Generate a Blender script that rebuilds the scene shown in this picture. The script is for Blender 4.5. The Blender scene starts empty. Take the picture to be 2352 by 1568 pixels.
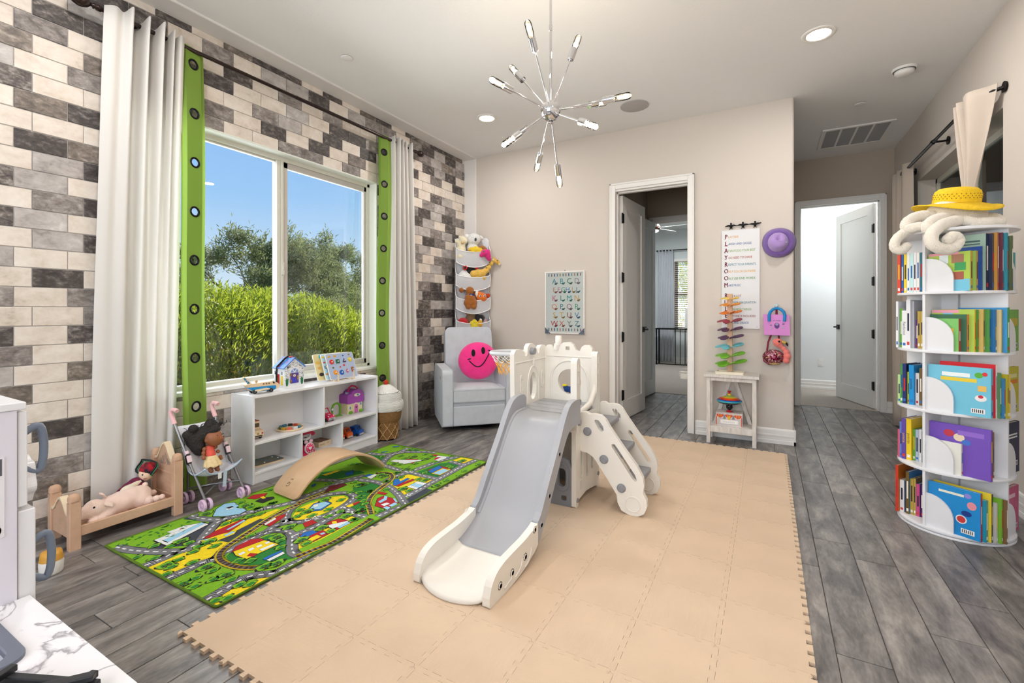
import bpy, bmesh, math, random
from math import sin, cos, pi, radians, atan2, hypot, sqrt, exp
from mathutils import Vector, Matrix, Euler
from mathutils.geometry import tessellate_polygon
random.seed(7)
SC = bpy.context.scene
COL = SC.collection

# ------------------------------------------------------------------ camera
cam_d = bpy.data.cameras.new('camera')
cam_d.lens = 36.0 * 1058.0 / 2352.0
cam_d.sensor_width = 36.0
cam_d.shift_y = -69.0 / 2352.0
cam_d.clip_start = 0.03
cam_d.clip_end = 300
cam = bpy.data.objects.new('camera', cam_d)
COL.objects.link(cam)
cam.location = (0, 0, 1.17)
cam.rotation_euler = (pi / 2, 0, radians(29.05))
SC.camera = cam

# ------------------------------------------------------------------ view, world, sun, large lights
SC.view_settings.view_transform = 'Standard'
SC.view_settings.look = 'None'
SC.view_settings.gamma = 1.0
SC.view_settings.exposure = 0.0
SC.view_settings.use_curve_mapping = False
wd = bpy.data.worlds.new('sky')
SC.world = wd
wd.use_nodes = True
wn = wd.node_tree
wn.nodes.clear()
_tc = wn.nodes.new('ShaderNodeTexCoord')
_sx = wn.nodes.new('ShaderNodeSeparateXYZ')
_rp = wn.nodes.new('ShaderNodeValToRGB')
_bg = wn.nodes.new('ShaderNodeBackground')
_wo = wn.nodes.new('ShaderNodeOutputWorld')
_rp.color_ramp.elements[0].position = 0.0
_rp.color_ramp.elements[0].color = (0.80, 0.91, 1.0, 1)
_rp.color_ramp.elements[1].position = 0.62
_rp.color_ramp.elements[1].color = (0.10, 0.30, 0.86, 1)
_e = _rp.color_ramp.elements.new(0.22)
_e.color = (0.36, 0.63, 1.0, 1)
wn.links.new(_tc.outputs['Generated'], _sx.inputs[0])
wn.links.new(_sx.outputs['Z'], _rp.inputs[0])
wn.links.new(_rp.outputs[0], _bg.inputs[0])
_bg.inputs[1].default_value = 1.0
wn.links.new(_bg.outputs[0], _wo.inputs[0])

def lamp(name, kind, loc, energy, color=(1, 1, 1), rot=None, **kw):
    d = bpy.data.lights.new(name, kind)
    d.energy = energy
    d.color = color
    for k, v in kw.items():
        setattr(d, k, v)
    o = bpy.data.objects.new(name, d)
    COL.objects.link(o)
    o.location = loc
    if rot is not None:
        o.rotation_euler = rot
    return o

def aim(o, d):
    o.rotation_euler = Vector(d).to_track_quat('-Z', 'Y').to_euler()

sun = lamp('sun', 'SUN', (-20, 20, 20), 8.0, (1.0, 0.94, 0.82), angle=radians(0.6))
aim(sun, (0.13, -0.72, -0.62))
# added soft fill lamp, shining through an invented opening behind the camera
_l = lamp('rear_fill_light', 'AREA', (-0.9, -2.95, 1.75), 108, (0.91, 0.96, 1.0), shape='RECTANGLE', size=3.2, size_y=2.2)
aim(_l, (0, 1, 0.22))
# skylight entering by the playroom window
_l = lamp('playroom_window_daylight', 'AREA', (-3.62, 2.27, 1.6), 55, (0.92, 0.97, 1.0), shape='RECTANGLE', size=1.9, size_y=1.6)
aim(_l, (1, 0, -0.1))

# ------------------------------------------------------------------ colour and material helpers
def lin(c):
    c = c / 255.0
    return c / 12.92 if c <= 0.04045 else ((c + 0.055) / 1.055) ** 2.4

def rgb(c):
    if isinstance(c, str):
        c = c.lstrip('#')
        c = tuple(int(c[i:i + 2], 16) for i in (0, 2, 4))
    return tuple(lin(x) for x in c) + (1.0,)

MATS = {}

def mat(name, c, rough=0.55, metal=0.0, var=0.0, vs=8.0, bump=0.0, bs=60.0, c2=None, spec=None, trans=0.0,
        emit=None, es=0.0, coat=0.0, stretch=None, alpha=None, ior=None, sheen=0.0):
    """principled material with an optional soft two-colour noise and a fine bump"""
    if name in MATS:
        return MATS[name]
    m = bpy.data.materials.new(name)
    m.use_nodes = True
    nt = m.node_tree
    b = nt.nodes['Principled BSDF']
    b.inputs['Base Color'].default_value = rgb(c)
    b.inputs['Roughness'].default_value = rough
    b.inputs['Metallic'].default_value = metal
    if spec is not None:
        b.inputs['Specular IOR Level'].default_value = spec
    if ior:
        b.inputs['IOR'].default_value = ior
    if trans:
        b.inputs['Transmission Weight'].default_value = trans
    if coat:
        b.inputs['Coat Weight'].default_value = coat
    if sheen:
        b.inputs['Sheen Weight'].default_value = sheen
    if alpha is not None:
        b.inputs['Alpha'].default_value = alpha
    if emit:
        b.inputs['Emission Color'].default_value = rgb(emit)
        b.inputs['Emission Strength'].default_value = es
    if var or c2 or bump:
        tc = nt.nodes.new('ShaderNodeTexCoord')
        src = tc.outputs['Object']
        if stretch:
            mp = nt.nodes.new('ShaderNodeMapping')
            mp.inputs['Scale'].default_value = stretch
            nt.links.new(src, mp.inputs[0])
            src = mp.outputs[0]
        if var or c2:
            n = nt.nodes.new('ShaderNodeTexNoise')
            n.inputs['Scale'].default_value = vs
            n.inputs['Detail'].default_value = 5.0
            nt.links.new(src, n.inputs['Vector'])
            mx = nt.nodes.new('ShaderNodeMix')
            mx.data_type = 'RGBA'
            a = rgb(c)
            if c2:
                d = rgb(c2)
            else:
                d = tuple(x * (1 - var) for x in a[:3]) + (1,)
                a = tuple(min(1, x * (1 + var * 0.5)) for x in a[:3]) + (1,)
            mx.inputs[6].default_value = a
            mx.inputs[7].default_value = d
            mr = nt.nodes.new('ShaderNodeMapRange')
            mr.inputs[1].default_value = 0.32
            mr.inputs[2].default_value = 0.68
            nt.links.new(n.outputs[0], mr.inputs[0])
            nt.links.new(mr.outputs[0], mx.inputs[0])
            nt.links.new(mx.outputs[2], b.inputs['Base Color'])
        if bump:
            n2 = nt.nodes.new('ShaderNodeTexNoise')
            n2.inputs['Scale'].default_value = bs
            n2.inputs['Detail'].default_value = 3.0
            nt.links.new(src, n2.inputs['Vector'])
            bp = nt.nodes.new('ShaderNodeBump')
            bp.inputs['Strength'].default_value = bump
            bp.inputs['Distance'].default_value = 0.01
            nt.links.new(n2.outputs[0], bp.inputs['Height'])
            nt.links.new(bp.outputs[0], b.inputs['Normal'])
    MATS[name] = m
    return m

def flat(c, rough=0.6):
    """plain colour, named after it"""
    key = 'paint_' + (c.lstrip('#') if isinstance(c, str) else '%d_%d_%d' % c) + ('' if rough == 0.6 else '_%d' % int(rough * 100))
    return mat(key, c, rough)

# ------------------------------------------------------------------ mesh helpers
def T(x, y, z):
    return Matrix.Translation((x, y, z))

def RX(a):
    return Matrix.Rotation(radians(a), 4, 'X')

def RY(a):
    return Matrix.Rotation(radians(a), 4, 'Y')

def RZ(a):
    return Matrix.Rotation(radians(a), 4, 'Z')

def SCL(x, y, z):
    return Matrix.Diagonal((x, y, z, 1))

def basis(o, ex, ey, ez):
    """matrix taking local axes onto three world vectors at origin o"""
    m = Matrix.Identity(4)
    for i, e in enumerate((ex, ey, ez)):
        for j in range(3):
            m[j][i] = e[j]
    for j in range(3):
        m[j][3] = o[j]
    return m

def circ(r, n=24, cx=0, cy=0, a0=0.0, ry=None):
    ry = r if ry is None else ry
    return [(cx + r * cos(a0 + 2 * pi * i / n), cy + ry * sin(a0 + 2 * pi * i / n)) for i in range(n)]

def fillet(pts, r, n=4):
    """round the corners of a closed 2-D polygon; r is one radius or one per corner"""
    out = []
    m = len(pts)
    for i in range(m):
        p0, p1, p2 = Vector(pts[i - 1]), Vector(pts[i]), Vector(pts[(i + 1) % m])
        rr = r[i] if isinstance(r, (list, tuple)) else r
        a, b = p0 - p1, p2 - p1
        la, lb = a.length, b.length
        if rr <= 0 or la < 1e-6 or lb < 1e-6:
            out.append(tuple(p1))
            continue
        a /= la
        b /= lb
        ang = a.angle(b)
        if ang > pi - 0.02 or ang < 0.02:
            out.append(tuple(p1))
            continue
        t = min(rr / math.tan(ang / 2), la * 0.49, lb * 0.49)
        q = t * math.tan(ang / 2)
        bis = (a + b).normalized()
        cen = p1 + bis * (q / sin(ang / 2))
        s, e = p1 + a * t, p1 + b * t
        a0 = atan2(s.y - cen.y, s.x - cen.x)
        a1 = atan2(e.y - cen.y, e.x - cen.x)
        d = (a1 - a0 + pi) % (2 * pi) - pi
        for k in range(n + 1):
            th = a0 + d * k / n
            out.append((cen.x + q * cos(th), cen.y + q * sin(th)))
    return out

def rrect(x0, y0, x1, y1, r, n=4):
    return fillet([(x0, y0), (x1, y0), (x1, y1), (x0, y1)], r, n)

BENCH = bpy.data.scenes.new('bench')

def shaped(o):
    """mesh of a text or blob object, evaluated on an empty side scene that is removed at the end"""
    BENCH.collection.objects.link(o)
    vl = BENCH.view_layers[0]
    vl.update()
    me = bpy.data.meshes.new_from_object(o.evaluated_get(vl.depsgraph))
    bpy.data.objects.remove(o)
    return me

class MB:
    """collects shapes, then links them as one mesh object"""
    def __init__(s):
        s.v, s.f, s.m, s.s = [], [], [], []
        s.M = Matrix.Identity(4)

    def add(s, vs, fs, mt=0, sm=False, M=None):
        b = len(s.v)
        X = s.M @ M if M is not None else s.M
        s.v += [tuple(X @ Vector(p)) for p in vs]
        flip = X.to_3x3().determinant() < 0
        for f in fs:
            f = [b + i for i in f]
            s.f.append(f[::-1] if flip else f)
            s.m.append(mt)
            s.s.append(sm)
        return s

    def box(s, x0, y0, z0, x1, y1, z1, mt=0, M=None):
        v = [(x0, y0, z0), (x1, y0, z0), (x1, y1, z0), (x0, y1, z0), (x0, y0, z1), (x1, y0, z1), (x1, y1, z1), (x0, y1, z1)]
        return s.add(v, [(3, 2, 1, 0), (4, 5, 6, 7), (0, 1, 5, 4), (1, 2, 6, 5), (2, 3, 7, 6), (3, 0, 4, 7)], mt, False, M)

    def cyl(s, p0, p1, r0, r1=None, n=14, mt=0, caps=True, sm=True):
        p0, p1 = Vector(p0), Vector(p1)
        r1 = r0 if r1 is None else r1
        d = (p1 - p0)
        q = d.to_track_quat('Z', 'Y').to_matrix()
        v = []
        for c, r in ((p0, r0), (p1, r1)):
            v += [c + q @ Vector((r * cos(2 * pi * i / n), r * sin(2 * pi * i / n), 0)) for i in range(n)]
        s.add(v, [(i, (i + 1) % n, n + (i + 1) % n, n + i) for i in range(n)], mt, sm)
        if caps:
            s.add(v[:n], [tuple(range(n))[::-1]], mt)
            s.add(v[n:], [tuple(range(n))], mt)
        return s

    def tube(s, pts, r, n=8, mt=0, closed=False, caps=True, sm=True, flatten=None):
        P = [Vector(p) for p in pts]
        m = len(P)
        R = r if isinstance(r, (list, tuple)) else [r] * m
        tan = []
        for i in range(m):
            if closed:
                t = P[(i + 1) % m] - P[i - 1]
            else:
                t = P[min(i + 1, m - 1)] - P[max(i - 1, 0)]
            tan.append(t.normalized() if t.length > 1e-9 else Vector((0, 0, 1)))
        up = Vector((0, 0, 1)) if abs(tan[0].z) < 0.9 else Vector((1, 0, 0))
        nrm = (up - tan[0] * up.dot(tan[0])).normalized()
        v = []
        for i in range(m):
            if i:
                nrm = nrm - tan[i] * nrm.dot(tan[i])
                nrm = nrm.normalized() if nrm.length > 1e-6 else tan[i].orthogonal().normalized()
            bn = tan[i].cross(nrm)
            fx, fy = flatten if flatten else (1, 1)
            v += [P[i] + R[i] * (fx * cos(2 * pi * k / n) * nrm + fy * sin(2 * pi * k / n) * bn) for k in range(n)]
        fs = []
        for i in range(m if closed else m - 1):
            a, b = i * n, ((i + 1) % m) * n
            fs += [(a + k, a + (k + 1) % n, b + (k + 1) % n, b + k) for k in range(n)]
        s.add(v, fs, mt, sm)
        if caps and not closed:
            s.add(v[:n], [tuple(range(n))[::-1]], mt)
            s.add(v[-n:], [tuple(range(n))], mt)
        return s

    def lathe(s, prof, n=24, mt=0, M=None, sm=True, caps=True):
        v, fs = [], []
        for (r, z) in prof:
            v += [(r * cos(2 * pi * i / n), r * sin(2 * pi * i / n), z) for i in range(n)]
        for j in range(len(prof) - 1):
            fs += [(j * n + i, j * n + (i + 1) % n, (j + 1) * n + (i + 1) % n, (j + 1) * n + i) for i in range(n)]
        s.add(v, fs, mt, sm, M)
        if caps and prof[0][0] > 1e-5:
            s.add(v[:n], [tuple(range(n))[::-1]], mt, False, M)
        if caps and prof[-1][0] > 1e-5:
            s.add(v[-n:], [tuple(range(n))], mt, False, M)
        return s

    def prism(s, pts, z0, z1, mt=0, M=None, holes=(), side=None, sm=False):
        """extrude a 2-D polygon (with optional holes) from z0 to z1"""
        def area(p):
            return sum(p[i - 1][0] * p[i][1] - p[i][0] * p[i - 1][1] for i in range(len(p)))
        side = mt if side is None else side
        pts = list(pts) if area(pts) > 0 else list(pts)[::-1]
        loops = [pts] + [list(h) if area(h) < 0 else list(h)[::-1] for h in holes]
        allp = [p for l in loops for p in l]
        n = len(allp)
        v = [(p[0], p[1], z0) for p in allp] + [(p[0], p[1], z1) for p in allp]
        if holes:
            tri = tessellate_polygon([[Vector((p[0], p[1], 0)) for p in l] for l in loops])
            top = []
            for t in tri:
                a, b, c = (allp[i] for i in t)
                top.append(t if (b[0] - a[0]) * (c[1] - a[1]) - (b[1] - a[1]) * (c[0] - a[0]) > 0 else (t[0], t[2], t[1]))
        else:
            top = [tuple(range(n))]
        fs = [tuple(i + n for i in t) for t in top] + [tuple(reversed(t)) for t in top]
        s.add(v, fs, mt, False, M)
        sf = []
        o = 0
        for l in loops:
            k = len(l)
            sf += [(o + i, o + (i + 1) % k, n + o + (i + 1) % k, n + o + i) for i in range(k)]
            o += k
        return s.add(v, sf, side, sm, M)

    def ell(s, c, r, nu=16, nv=10, mt=0, M=None, sm=True):
        r = (r, r, r) if not isinstance(r, (list, tuple)) else r
        v, fs = [], []
        for j in range(1, nv):
            ph = pi * j / nv
            v += [(c[0] + r[0] * sin(ph) * cos(2 * pi * i / nu), c[1] + r[1] * sin(ph) * sin(2 * pi * i / nu), c[2] + r[2] * cos(ph)) for i in range(nu)]
        t, b = len(v), len(v) + 1
        v += [(c[0], c[1], c[2] + r[2]), (c[0], c[1], c[2] - r[2])]
        for j in range(nv - 2):
            fs += [(j * nu + i, (j + 1) * nu + i, (j + 1) * nu + (i + 1) % nu, j * nu + (i + 1) % nu) for i in range(nu)]
        fs += [(t, i, (i + 1) % nu) for i in range(nu)]
        k = (nv - 2) * nu
        fs += [(b, k + (i + 1) % nu, k + i) for i in range(nu)]
        return s.add(v, fs, mt, sm, M)

    def grid(s, fn, nu, nv, mt=0, sm=True, M=None, wrap_u=False, wrap_v=False):
        v = [fn(i / (nu if wrap_u else nu - 1), j / (nv if wrap_v else nv - 1)) for j in range(nv) for i in range(nu)]
        fs = [(j * nu + i, j * nu + (i + 1) % nu, ((j + 1) % nv) * nu + (i + 1) % nu, ((j + 1) % nv) * nu + i)
              for j in range(nv if wrap_v else nv - 1) for i in range(nu if wrap_u else nu - 1)]
        return s.add(v, fs, mt, sm, M)

    def text(s, txt, size, mt=0, M=None, align='CENTER', ext=0.0, shear=0.0, space=1.0):
        cu = bpy.data.curves.new('lettering', 'FONT')
        cu.body = txt
        cu.size = size
        cu.align_x = align
        cu.align_y = 'CENTER'
        cu.extrude = ext
        cu.shear = shear
        cu.space_character = space
        cu.resolution_u = 2
        o = bpy.data.objects.new('lettering', cu)
        me = shaped(o)
        s.add([tuple(p.co) for p in me.vertices], [tuple(p.vertices) for p in me.polygons], mt, False, M)
        bpy.data.curves.remove(cu)
        bpy.data.meshes.remove(me)
        return s

    def mesh(s, name, mats):
        me = bpy.data.meshes.new(name)
        me.from_pydata(s.v, [], s.f)
        me.polygons.foreach_set('material_index', s.m)
        me.polygons.foreach_set('use_smooth', s.s)
        for m in (mats if isinstance(mats, (list, tuple)) else [mats]):
            me.materials.append(m)
        me.update()
        return me

    def build(s, name, mats, parent=None, loc=None, rot=None, bevel=0, seg=2, sub=0, weld=False, solid=0, ang=35):
        o = link(name, s.mesh(name, mats), parent)
        if weld:
            md = o.modifiers.new('weld', 'WELD')
            md.merge_threshold = 1e-5
        if loc is not None:
            o.location = loc
        if rot is not None:
            o.rotation_euler = rot
        if solid:
            md = o.modifiers.new('thickness', 'SOLIDIFY')
            md.thickness = solid
            md.offset = 0
        if bevel:
            md = o.modifiers.new('bevel', 'BEVEL')
            md.width = bevel
            md.segments = seg
            md.limit_method = 'ANGLE'
            md.angle_limit = radians(ang)
        if sub:
            md = o.modifiers.new('subdivision', 'SUBSURF')
            md.levels = md.render_levels = sub
        return o

def link(name, data, parent=None):
    o = bpy.data.objects.new(name, data)
    COL.objects.link(o)
    if parent is not None:
        o.parent = parent
    return o

def thing(name, label, cat, loc=(0, 0, 0), rz=0.0, group=None):
    o = link(name, None)
    o.empty_display_size = 0.05
    o.location = loc
    o.rotation_euler = (0, 0, radians(rz))
    return tag(o, label, cat, group)

def tag(o, label, cat, group=None):
    o['label'] = label
    o['category'] = cat
    if group:
        o['group'] = group
    return o

def struct(o):
    o['kind'] = 'structure'
    return o

def dup(o, loc=None, rz=None, label=None, parent=None):
    """copy of a thing with its parts and sub-parts"""
    c = o.copy()
    COL.objects.link(c)
    if parent is not None:
        c.parent = parent
    if loc is not None:
        c.location = loc
    if rz is not None:
        c.rotation_euler = (0, 0, radians(rz))
    if label:
        c['label'] = label
    for ch in [x for x in bpy.data.objects if x.parent == o]:
        dup(ch, parent=c)
    return c

def metaball(name, balls, m, parent=None, res=0.012, smooth=True):
    """one continuous skin over overlapping ellipsoids: (x,y,z,r[,sx,sy,sz[,euler]])"""
    mbd = bpy.data.metaballs.new(name)
    mbd.resolution = res
    mbd.render_resolution = res
    mbd.threshold = 0.12
    for b in balls:
        e = mbd.elements.new()
        e.co = b[:3]
        e.radius = b[3] * 1.45
        e.stiffness = 1.6
        if len(b) > 4:
            e.type = 'ELLIPSOID'
            e.size_x, e.size_y, e.size_z = b[4:7]
            if len(b) > 7:
                e.rotation = Euler(tuple(radians(a) for a in b[7])).to_quaternion()
    o = bpy.data.objects.new(name + '_field', mbd)
    me = shaped(o)
    bpy.data.metaballs.remove(mbd)
    me.materials.clear()
    me.materials.append(m)
    for p in me.polygons:
        p.use_smooth = smooth
    me.name = name
    return link(name, me, parent)
# ================================================================== the setting
XL, YB, XR, ZC, YH = -3.29, 4.711, 1.27, 3.04, 6.75
WALL = mat('wall_paint_beige', (213, 204, 195), 0.85, bump=0.08, bs=90)
CEIL = mat('ceiling_paint', (238, 237, 236), 0.9, bump=0.08, bs=70)
TRIM = mat('trim_white', (238, 235, 231), 0.45)
TAUPE = mat('hall_paint_taupe', (188, 174, 158), 0.85, bump=0.06, bs=90)
BEDW = mat('bedroom_paint', (222, 228, 228), 0.85)
BLACK = mat('black_metal', (22, 21, 22), 0.4, 0.6)
CARPET = mat('carpet', (186, 176, 166), 0.95, var=0.25, vs=120, bump=0.5, bs=250)
CHROME = mat('chrome', (225, 225, 228), 0.07, 1.0)
WHITE = mat('white_laminate', (236, 236, 239), 0.35)

def glass_mat(name, tint, amount):
    m = bpy.data.materials.new(name)
    m.use_nodes = True
    nt = m.node_tree
    nt.nodes.clear()
    out = nt.nodes.new('ShaderNodeOutputMaterial')
    mx = nt.nodes.new('ShaderNodeMixShader')
    tr = nt.nodes.new('ShaderNodeBsdfTransparent')
    tr.inputs[0].default_value = tint
    gl = nt.nodes.new('ShaderNodeBsdfGlossy')
    gl.inputs['Roughness'].default_value = 0.0
    fr = nt.nodes.new('ShaderNodeFresnel')
    fr.inputs[0].default_value = amount
    nt.links.new(fr.outputs[0], mx.inputs[0])
    nt.links.new(tr.outputs[0], mx.inputs[1])
    nt.links.new(gl.outputs[0], mx.inputs[2])
    nt.links.new(mx.outputs[0], out.inputs[0])
    return m

GLASS = glass_mat('window_glass', (0.97, 0.985, 0.98, 1), 1.35)
GLASS2 = glass_mat('tinted_glass', (0.55, 0.72, 0.66, 1), 1.5)

def mottled(name, stops, scale, stretch, detail=8.0, rough=0.6, bump=0.25, fine=60.0, coat=0.0, spec=0.5, rl=0.55):
    """stone or plank look: stretched noise through a ramp, shifted for each object at random"""
    m = bpy.data.materials.new(name)
    m.use_nodes = True
    nt = m.node_tree
    b = nt.nodes['Principled BSDF']
    b.inputs['Roughness'].default_value = rough
    b.inputs['Specular IOR Level'].default_value = spec
    tc = nt.nodes.new('ShaderNodeTexCoord')
    oi = nt.nodes.new('ShaderNodeObjectInfo')
    ml = nt.nodes.new('ShaderNodeMath')
    ml.operation = 'MULTIPLY'
    ml.inputs[1].default_value = 91.7
    nt.links.new(oi.outputs['Random'], ml.inputs[0])
    ad = nt.nodes.new('ShaderNodeVectorMath')
    ad.operation = 'ADD'
    nt.links.new(tc.outputs['Object'], ad.inputs[0])
    nt.links.new(ml.outputs[0], ad.inputs[1])
    mp = nt.nodes.new('ShaderNodeMapping')
    mp.inputs['Scale'].default_value = stretch
    nt.links.new(ad.outputs[0], mp.inputs[0])
    n = nt.nodes.new('ShaderNodeTexNoise')
    n.inputs['Scale'].default_value = scale
    n.inputs['Detail'].default_value = detail
    n.inputs['Roughness'].default_value = rl
    n.inputs['Distortion'].default_value = 0.4
    nt.links.new(mp.outputs[0], n.inputs['Vector'])
    n2 = nt.nodes.new('ShaderNodeTexNoise')
    n2.inputs['Scale'].default_value = fine
    n2.inputs['Detail'].default_value = 4.0
    nt.links.new(mp.outputs[0], n2.inputs['Vector'])
    a2 = nt.nodes.new('ShaderNodeMath')
    a2.operation = 'MULTIPLY_ADD'
    a2.inputs[1].default_value = 0.28
    nt.links.new(n2.outputs[0], a2.inputs[0])
    nt.links.new(n.outputs[0], a2.inputs[2])
    # each piece a little lighter or darker
    pr = nt.nodes.new('ShaderNodeMath')
    pr.operation = 'MULTIPLY_ADD'
    pr.inputs[1].default_value = 0.12
    nt.links.new(oi.outputs['Random'], pr.inputs[0])
    nt.links.new(a2.outputs[0], pr.inputs[2])
    sb = nt.nodes.new('ShaderNodeMath')
    sb.operation = 'SUBTRACT'
    sb.inputs[1].default_value = 0.20
    nt.links.new(pr.outputs[0], sb.inputs[0])
    rp = nt.nodes.new('ShaderNodeValToRGB')
    el = rp.color_ramp.elements
    el[0].position, el[0].color = stops[0][0], rgb(stops[0][1])
    el[1].position, el[1].color = stops[-1][0], rgb(stops[-1][1])
    for p, c in stops[1:-1]:
        el.new(p).color = rgb(c)
    nt.links.new(sb.outputs[0], rp.inputs[0])
    nt.links.new(rp.outputs[0], b.inputs['Base Color'])
    bp = nt.nodes.new('ShaderNodeBump')
    bp.inputs['Strength'].default_value = bump
    bp.inputs['Distance'].default_value = 0.006
    nt.links.new(a2.outputs[0], bp.inputs['Height'])
    nt.links.new(bp.outputs[0], b.inputs['Normal'])
    MATS[name] = m
    return m

# ---------------------------------------------------------------- floor of wood-look planks
FLOORM = mat('floor_grout', (96, 91, 88), 0.9)
PLANK = mottled('plank_grey', [(0.24, (70, 67, 67)), (0.42, (104, 99, 97)), (0.56, (130, 124, 120)), (0.76, (166, 159, 153))],
                5.0, (3.2, 0.9, 1), rough=0.36, bump=0.10, fine=34.0)
PW, PL = 0.155, 0.921
floor = struct(MB().box(-3.45, -3.0, -0.12, 1.45, 6.83, -0.004).build('floor', FLOORM))

def plank_mesh(w, l):
    mb = MB()
    a, b, c = w / 2 - 0.0016, l / 2 - 0.0016, 0.0016
    v = [(-a, -b, -0.006), (a, -b, -0.006), (a, b, -0.006), (-a, b, -0.006),
         (-a, -b, -0.001), (a, -b, -0.001), (a, b, -0.001), (-a, b, -0.001),
         (-a + c, -b + c, 0), (a - c, -b + c, 0), (a - c, b - c, 0), (-a + c, b - c, 0)]
    f = [(8, 9, 10, 11)]
    for k in (0, 4):
        f += [(k + i, k + (i + 1) % 4, k + 4 + (i + 1) % 4, k + 4 + i) for i in range(4)]
    mb.add(v, f)
    return mb.mesh('plank', PLANK)

_pm = {}
known = {0: 3.762, 1: 3.617, 2: 4.045, 3: 3.42, -1: 3.45, -20: 0.933, -21: 1.019, -14: 0.913, -13: 0.68}
prnd = random.Random(3)
for k in range(-23, 7):
    x0 = 0.205 + PW * k
    x1 = x0 + PW
    x0, x1 = max(x0, -3.29), min(x1, 1.27)
    if x1 - x0 < 0.02:
        continue
    o = known.get(k, prnd.uniform(0, PL))
    y = o - math.ceil((o - 0.1) / PL) * PL
    while y < 6.80:
        a, b = max(y, -0.2), min(y + PL, 6.80)
        y += PL
        if b < 0.35 or (x0 + x1) / 2 > 0.02 + 1.9 * b or b - a < 0.03:
            continue
        if b > 5.0 and x1 < -1.55:
            b = min(b, 4.9)
            if b - a < 0.05:
                continue
        key = (round(x1 - x0, 3), round(b - a, 3))
        if key not in _pm:
            _pm[key] = plank_mesh(*key)
        p = link('plank', _pm[key], floor)
        p.location = ((x0 + x1) / 2, (a + b) / 2, 0)
# planks behind the camera, never seen one by one
_mb = MB()
_mb.box(-3.29, -2.9, -0.006, 1.27, 0.1, -0.0005)
_o = _mb.build('plank_rear', PLANK, floor)

# ---------------------------------------------------------------- left wall with brick tiles
GROUT = mat('brick_grout', (196, 190, 186), 0.9)
WY0, WY1, WZ0, WZ1 = 1.29, 3.235, 0.642, 2.398          # window opening
wl = MB()
wl.box(-3.46, -3.0, 0, XL, WY0, ZC)
wl.box(-3.46, WY1, 0, XL, 4.851, ZC)
wl.box(-3.46, WY0, 0, XL, WY1, WZ0)
wl.box(-3.46, WY0, WZ1, XL, WY1, ZC)
wall_left = struct(wl.build('wall_left', GROUT))

BR = {
    'D': mottled('brick_dark', [(0.22, (48, 43, 42)), (0.46, (78, 71, 69)), (0.58, (112, 104, 100)), (0.72, (164, 156, 150))], 26, (1, 0.8, 1.3), rough=0.55, bump=0.35, fine=95, rl=0.62),
    'T': mottled('brick_taupe', [(0.22, (74, 66, 60)), (0.44, (112, 102, 94)), (0.58, (140, 129, 119)), (0.75, (186, 175, 164))], 24, (1, 0.8, 1.3), rough=0.55, bump=0.35, fine=90, rl=0.62),
    'M': mottled('brick_grey', [(0.22, (86, 79, 77)), (0.44, (130, 122, 118)), (0.60, (160, 152, 147)), (0.76, (198, 191, 186))], 22, (1, 0.8, 1.3), rough=0.55, bump=0.3, fine=90, rl=0.62),
    'G': mottled('brick_pale_grey', [(0.20, (132, 125, 122)), (0.40, (172, 165, 161)), (0.60, (192, 186, 182)), (0.78, (214, 209, 205))], 16, (1, 0.8, 1.2), rough=0.55, bump=0.2, fine=80),
    'C': mottled('brick_cream', [(0.18, (176, 160, 144)), (0.34, (213, 200, 186)), (0.52, (226, 215, 203)), (0.75, (236, 228, 219))], 11, (1, 0.8, 1.2), rough=0.55, bump=0.14, fine=70),
}
ROW, BL = 0.0995, 0.2028
# colours read off the wall: bricks before the white curtain (from index -1)
LEFTC = {29: 'CDD', 28: 'CCG', 27: 'CDD', 26: 'CMC', 25: 'TCT', 24: 'GCM', 23: 'DCC', 22: 'CTD', 21: 'CCC', 20: 'CDT', 19: 'CGD', 18: 'DGC', 17: 'CMD',
         16: 'DGC', 15: 'CGD', 14: 'GCC', 13: 'CDC', 12: 'MCM', 11: 'CCM', 10: 'DCD', 9: 'MCC', 8: 'GCT', 7: 'TCC', 6: 'CCC', 5: 'CDC', 4: 'CCG',
         3: 'CMG', 2: 'CTC', 1: 'TCT', 0: 'MTC'}
# above the window (from index 4) and beyond it (from index 14)
TOPC = {30: 'CTDDCDCTD', 29: 'MCGGDCGMM', 28: 'CDCMCMCCM', 27: 'DCCGCDDMM', 26: 'CCMGCDCDC', 25: 'MCDCDCTCM', 24: 'MCCMMCMCC'}
FARC = {30: 'DMDDTC', 29: 'MDGDGM', 28: 'TMGTMD', 27: 'CDGDCM', 26: 'DCMCDM', 25: 'CCCCCC', 24: 'MCDGCM', 23: 'CMGMCC', 22: 'MDGDMM', 21: 'DGCDCC', 20: 'GGMGDC',
        19: 'CDMCDG', 18: 'MGCGCM', 17: 'MCMMCG', 16: 'GCGMDC', 15: 'CGCDMC', 14: 'CMDCMG', 13: 'GDDMCC', 12: 'CDGGMC', 11: 'DDDDMC', 10: 'MDCGDM',
        9: 'DMCDMC', 8: 'DMDCMM', 7: 'CMDMCD', 6: 'MDMCDM', 5: 'MCDMCD', 4: 'TMMCDM', 3: 'TDMCDM', 2: 'DDMCMD', 1: 'MTCDMM', 0: 'DDMDCM'}

def brick_mesh(l, h, m):
    mb = MB()
    a, b, c = l / 2 - 0.0022, h / 2 - 0.0022, 0.0018
    v = []
    for x, i in ((-0.004, 0), (0.0045, 0), (0.006, c)):
        v += [(x, -a + i, -b + i), (x, a - i, -b + i), (x, a - i, b - i), (x, -a + i, b - i)]
    f = [(8, 9, 10, 11)]
    for k in (0, 4):
        f += [(k + i, k + (i + 1) % 4, k + 4 + (i + 1) % 4, k + 4 + i) for i in range(4)]
    mb.add(v, f)
    return mb, m

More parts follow.
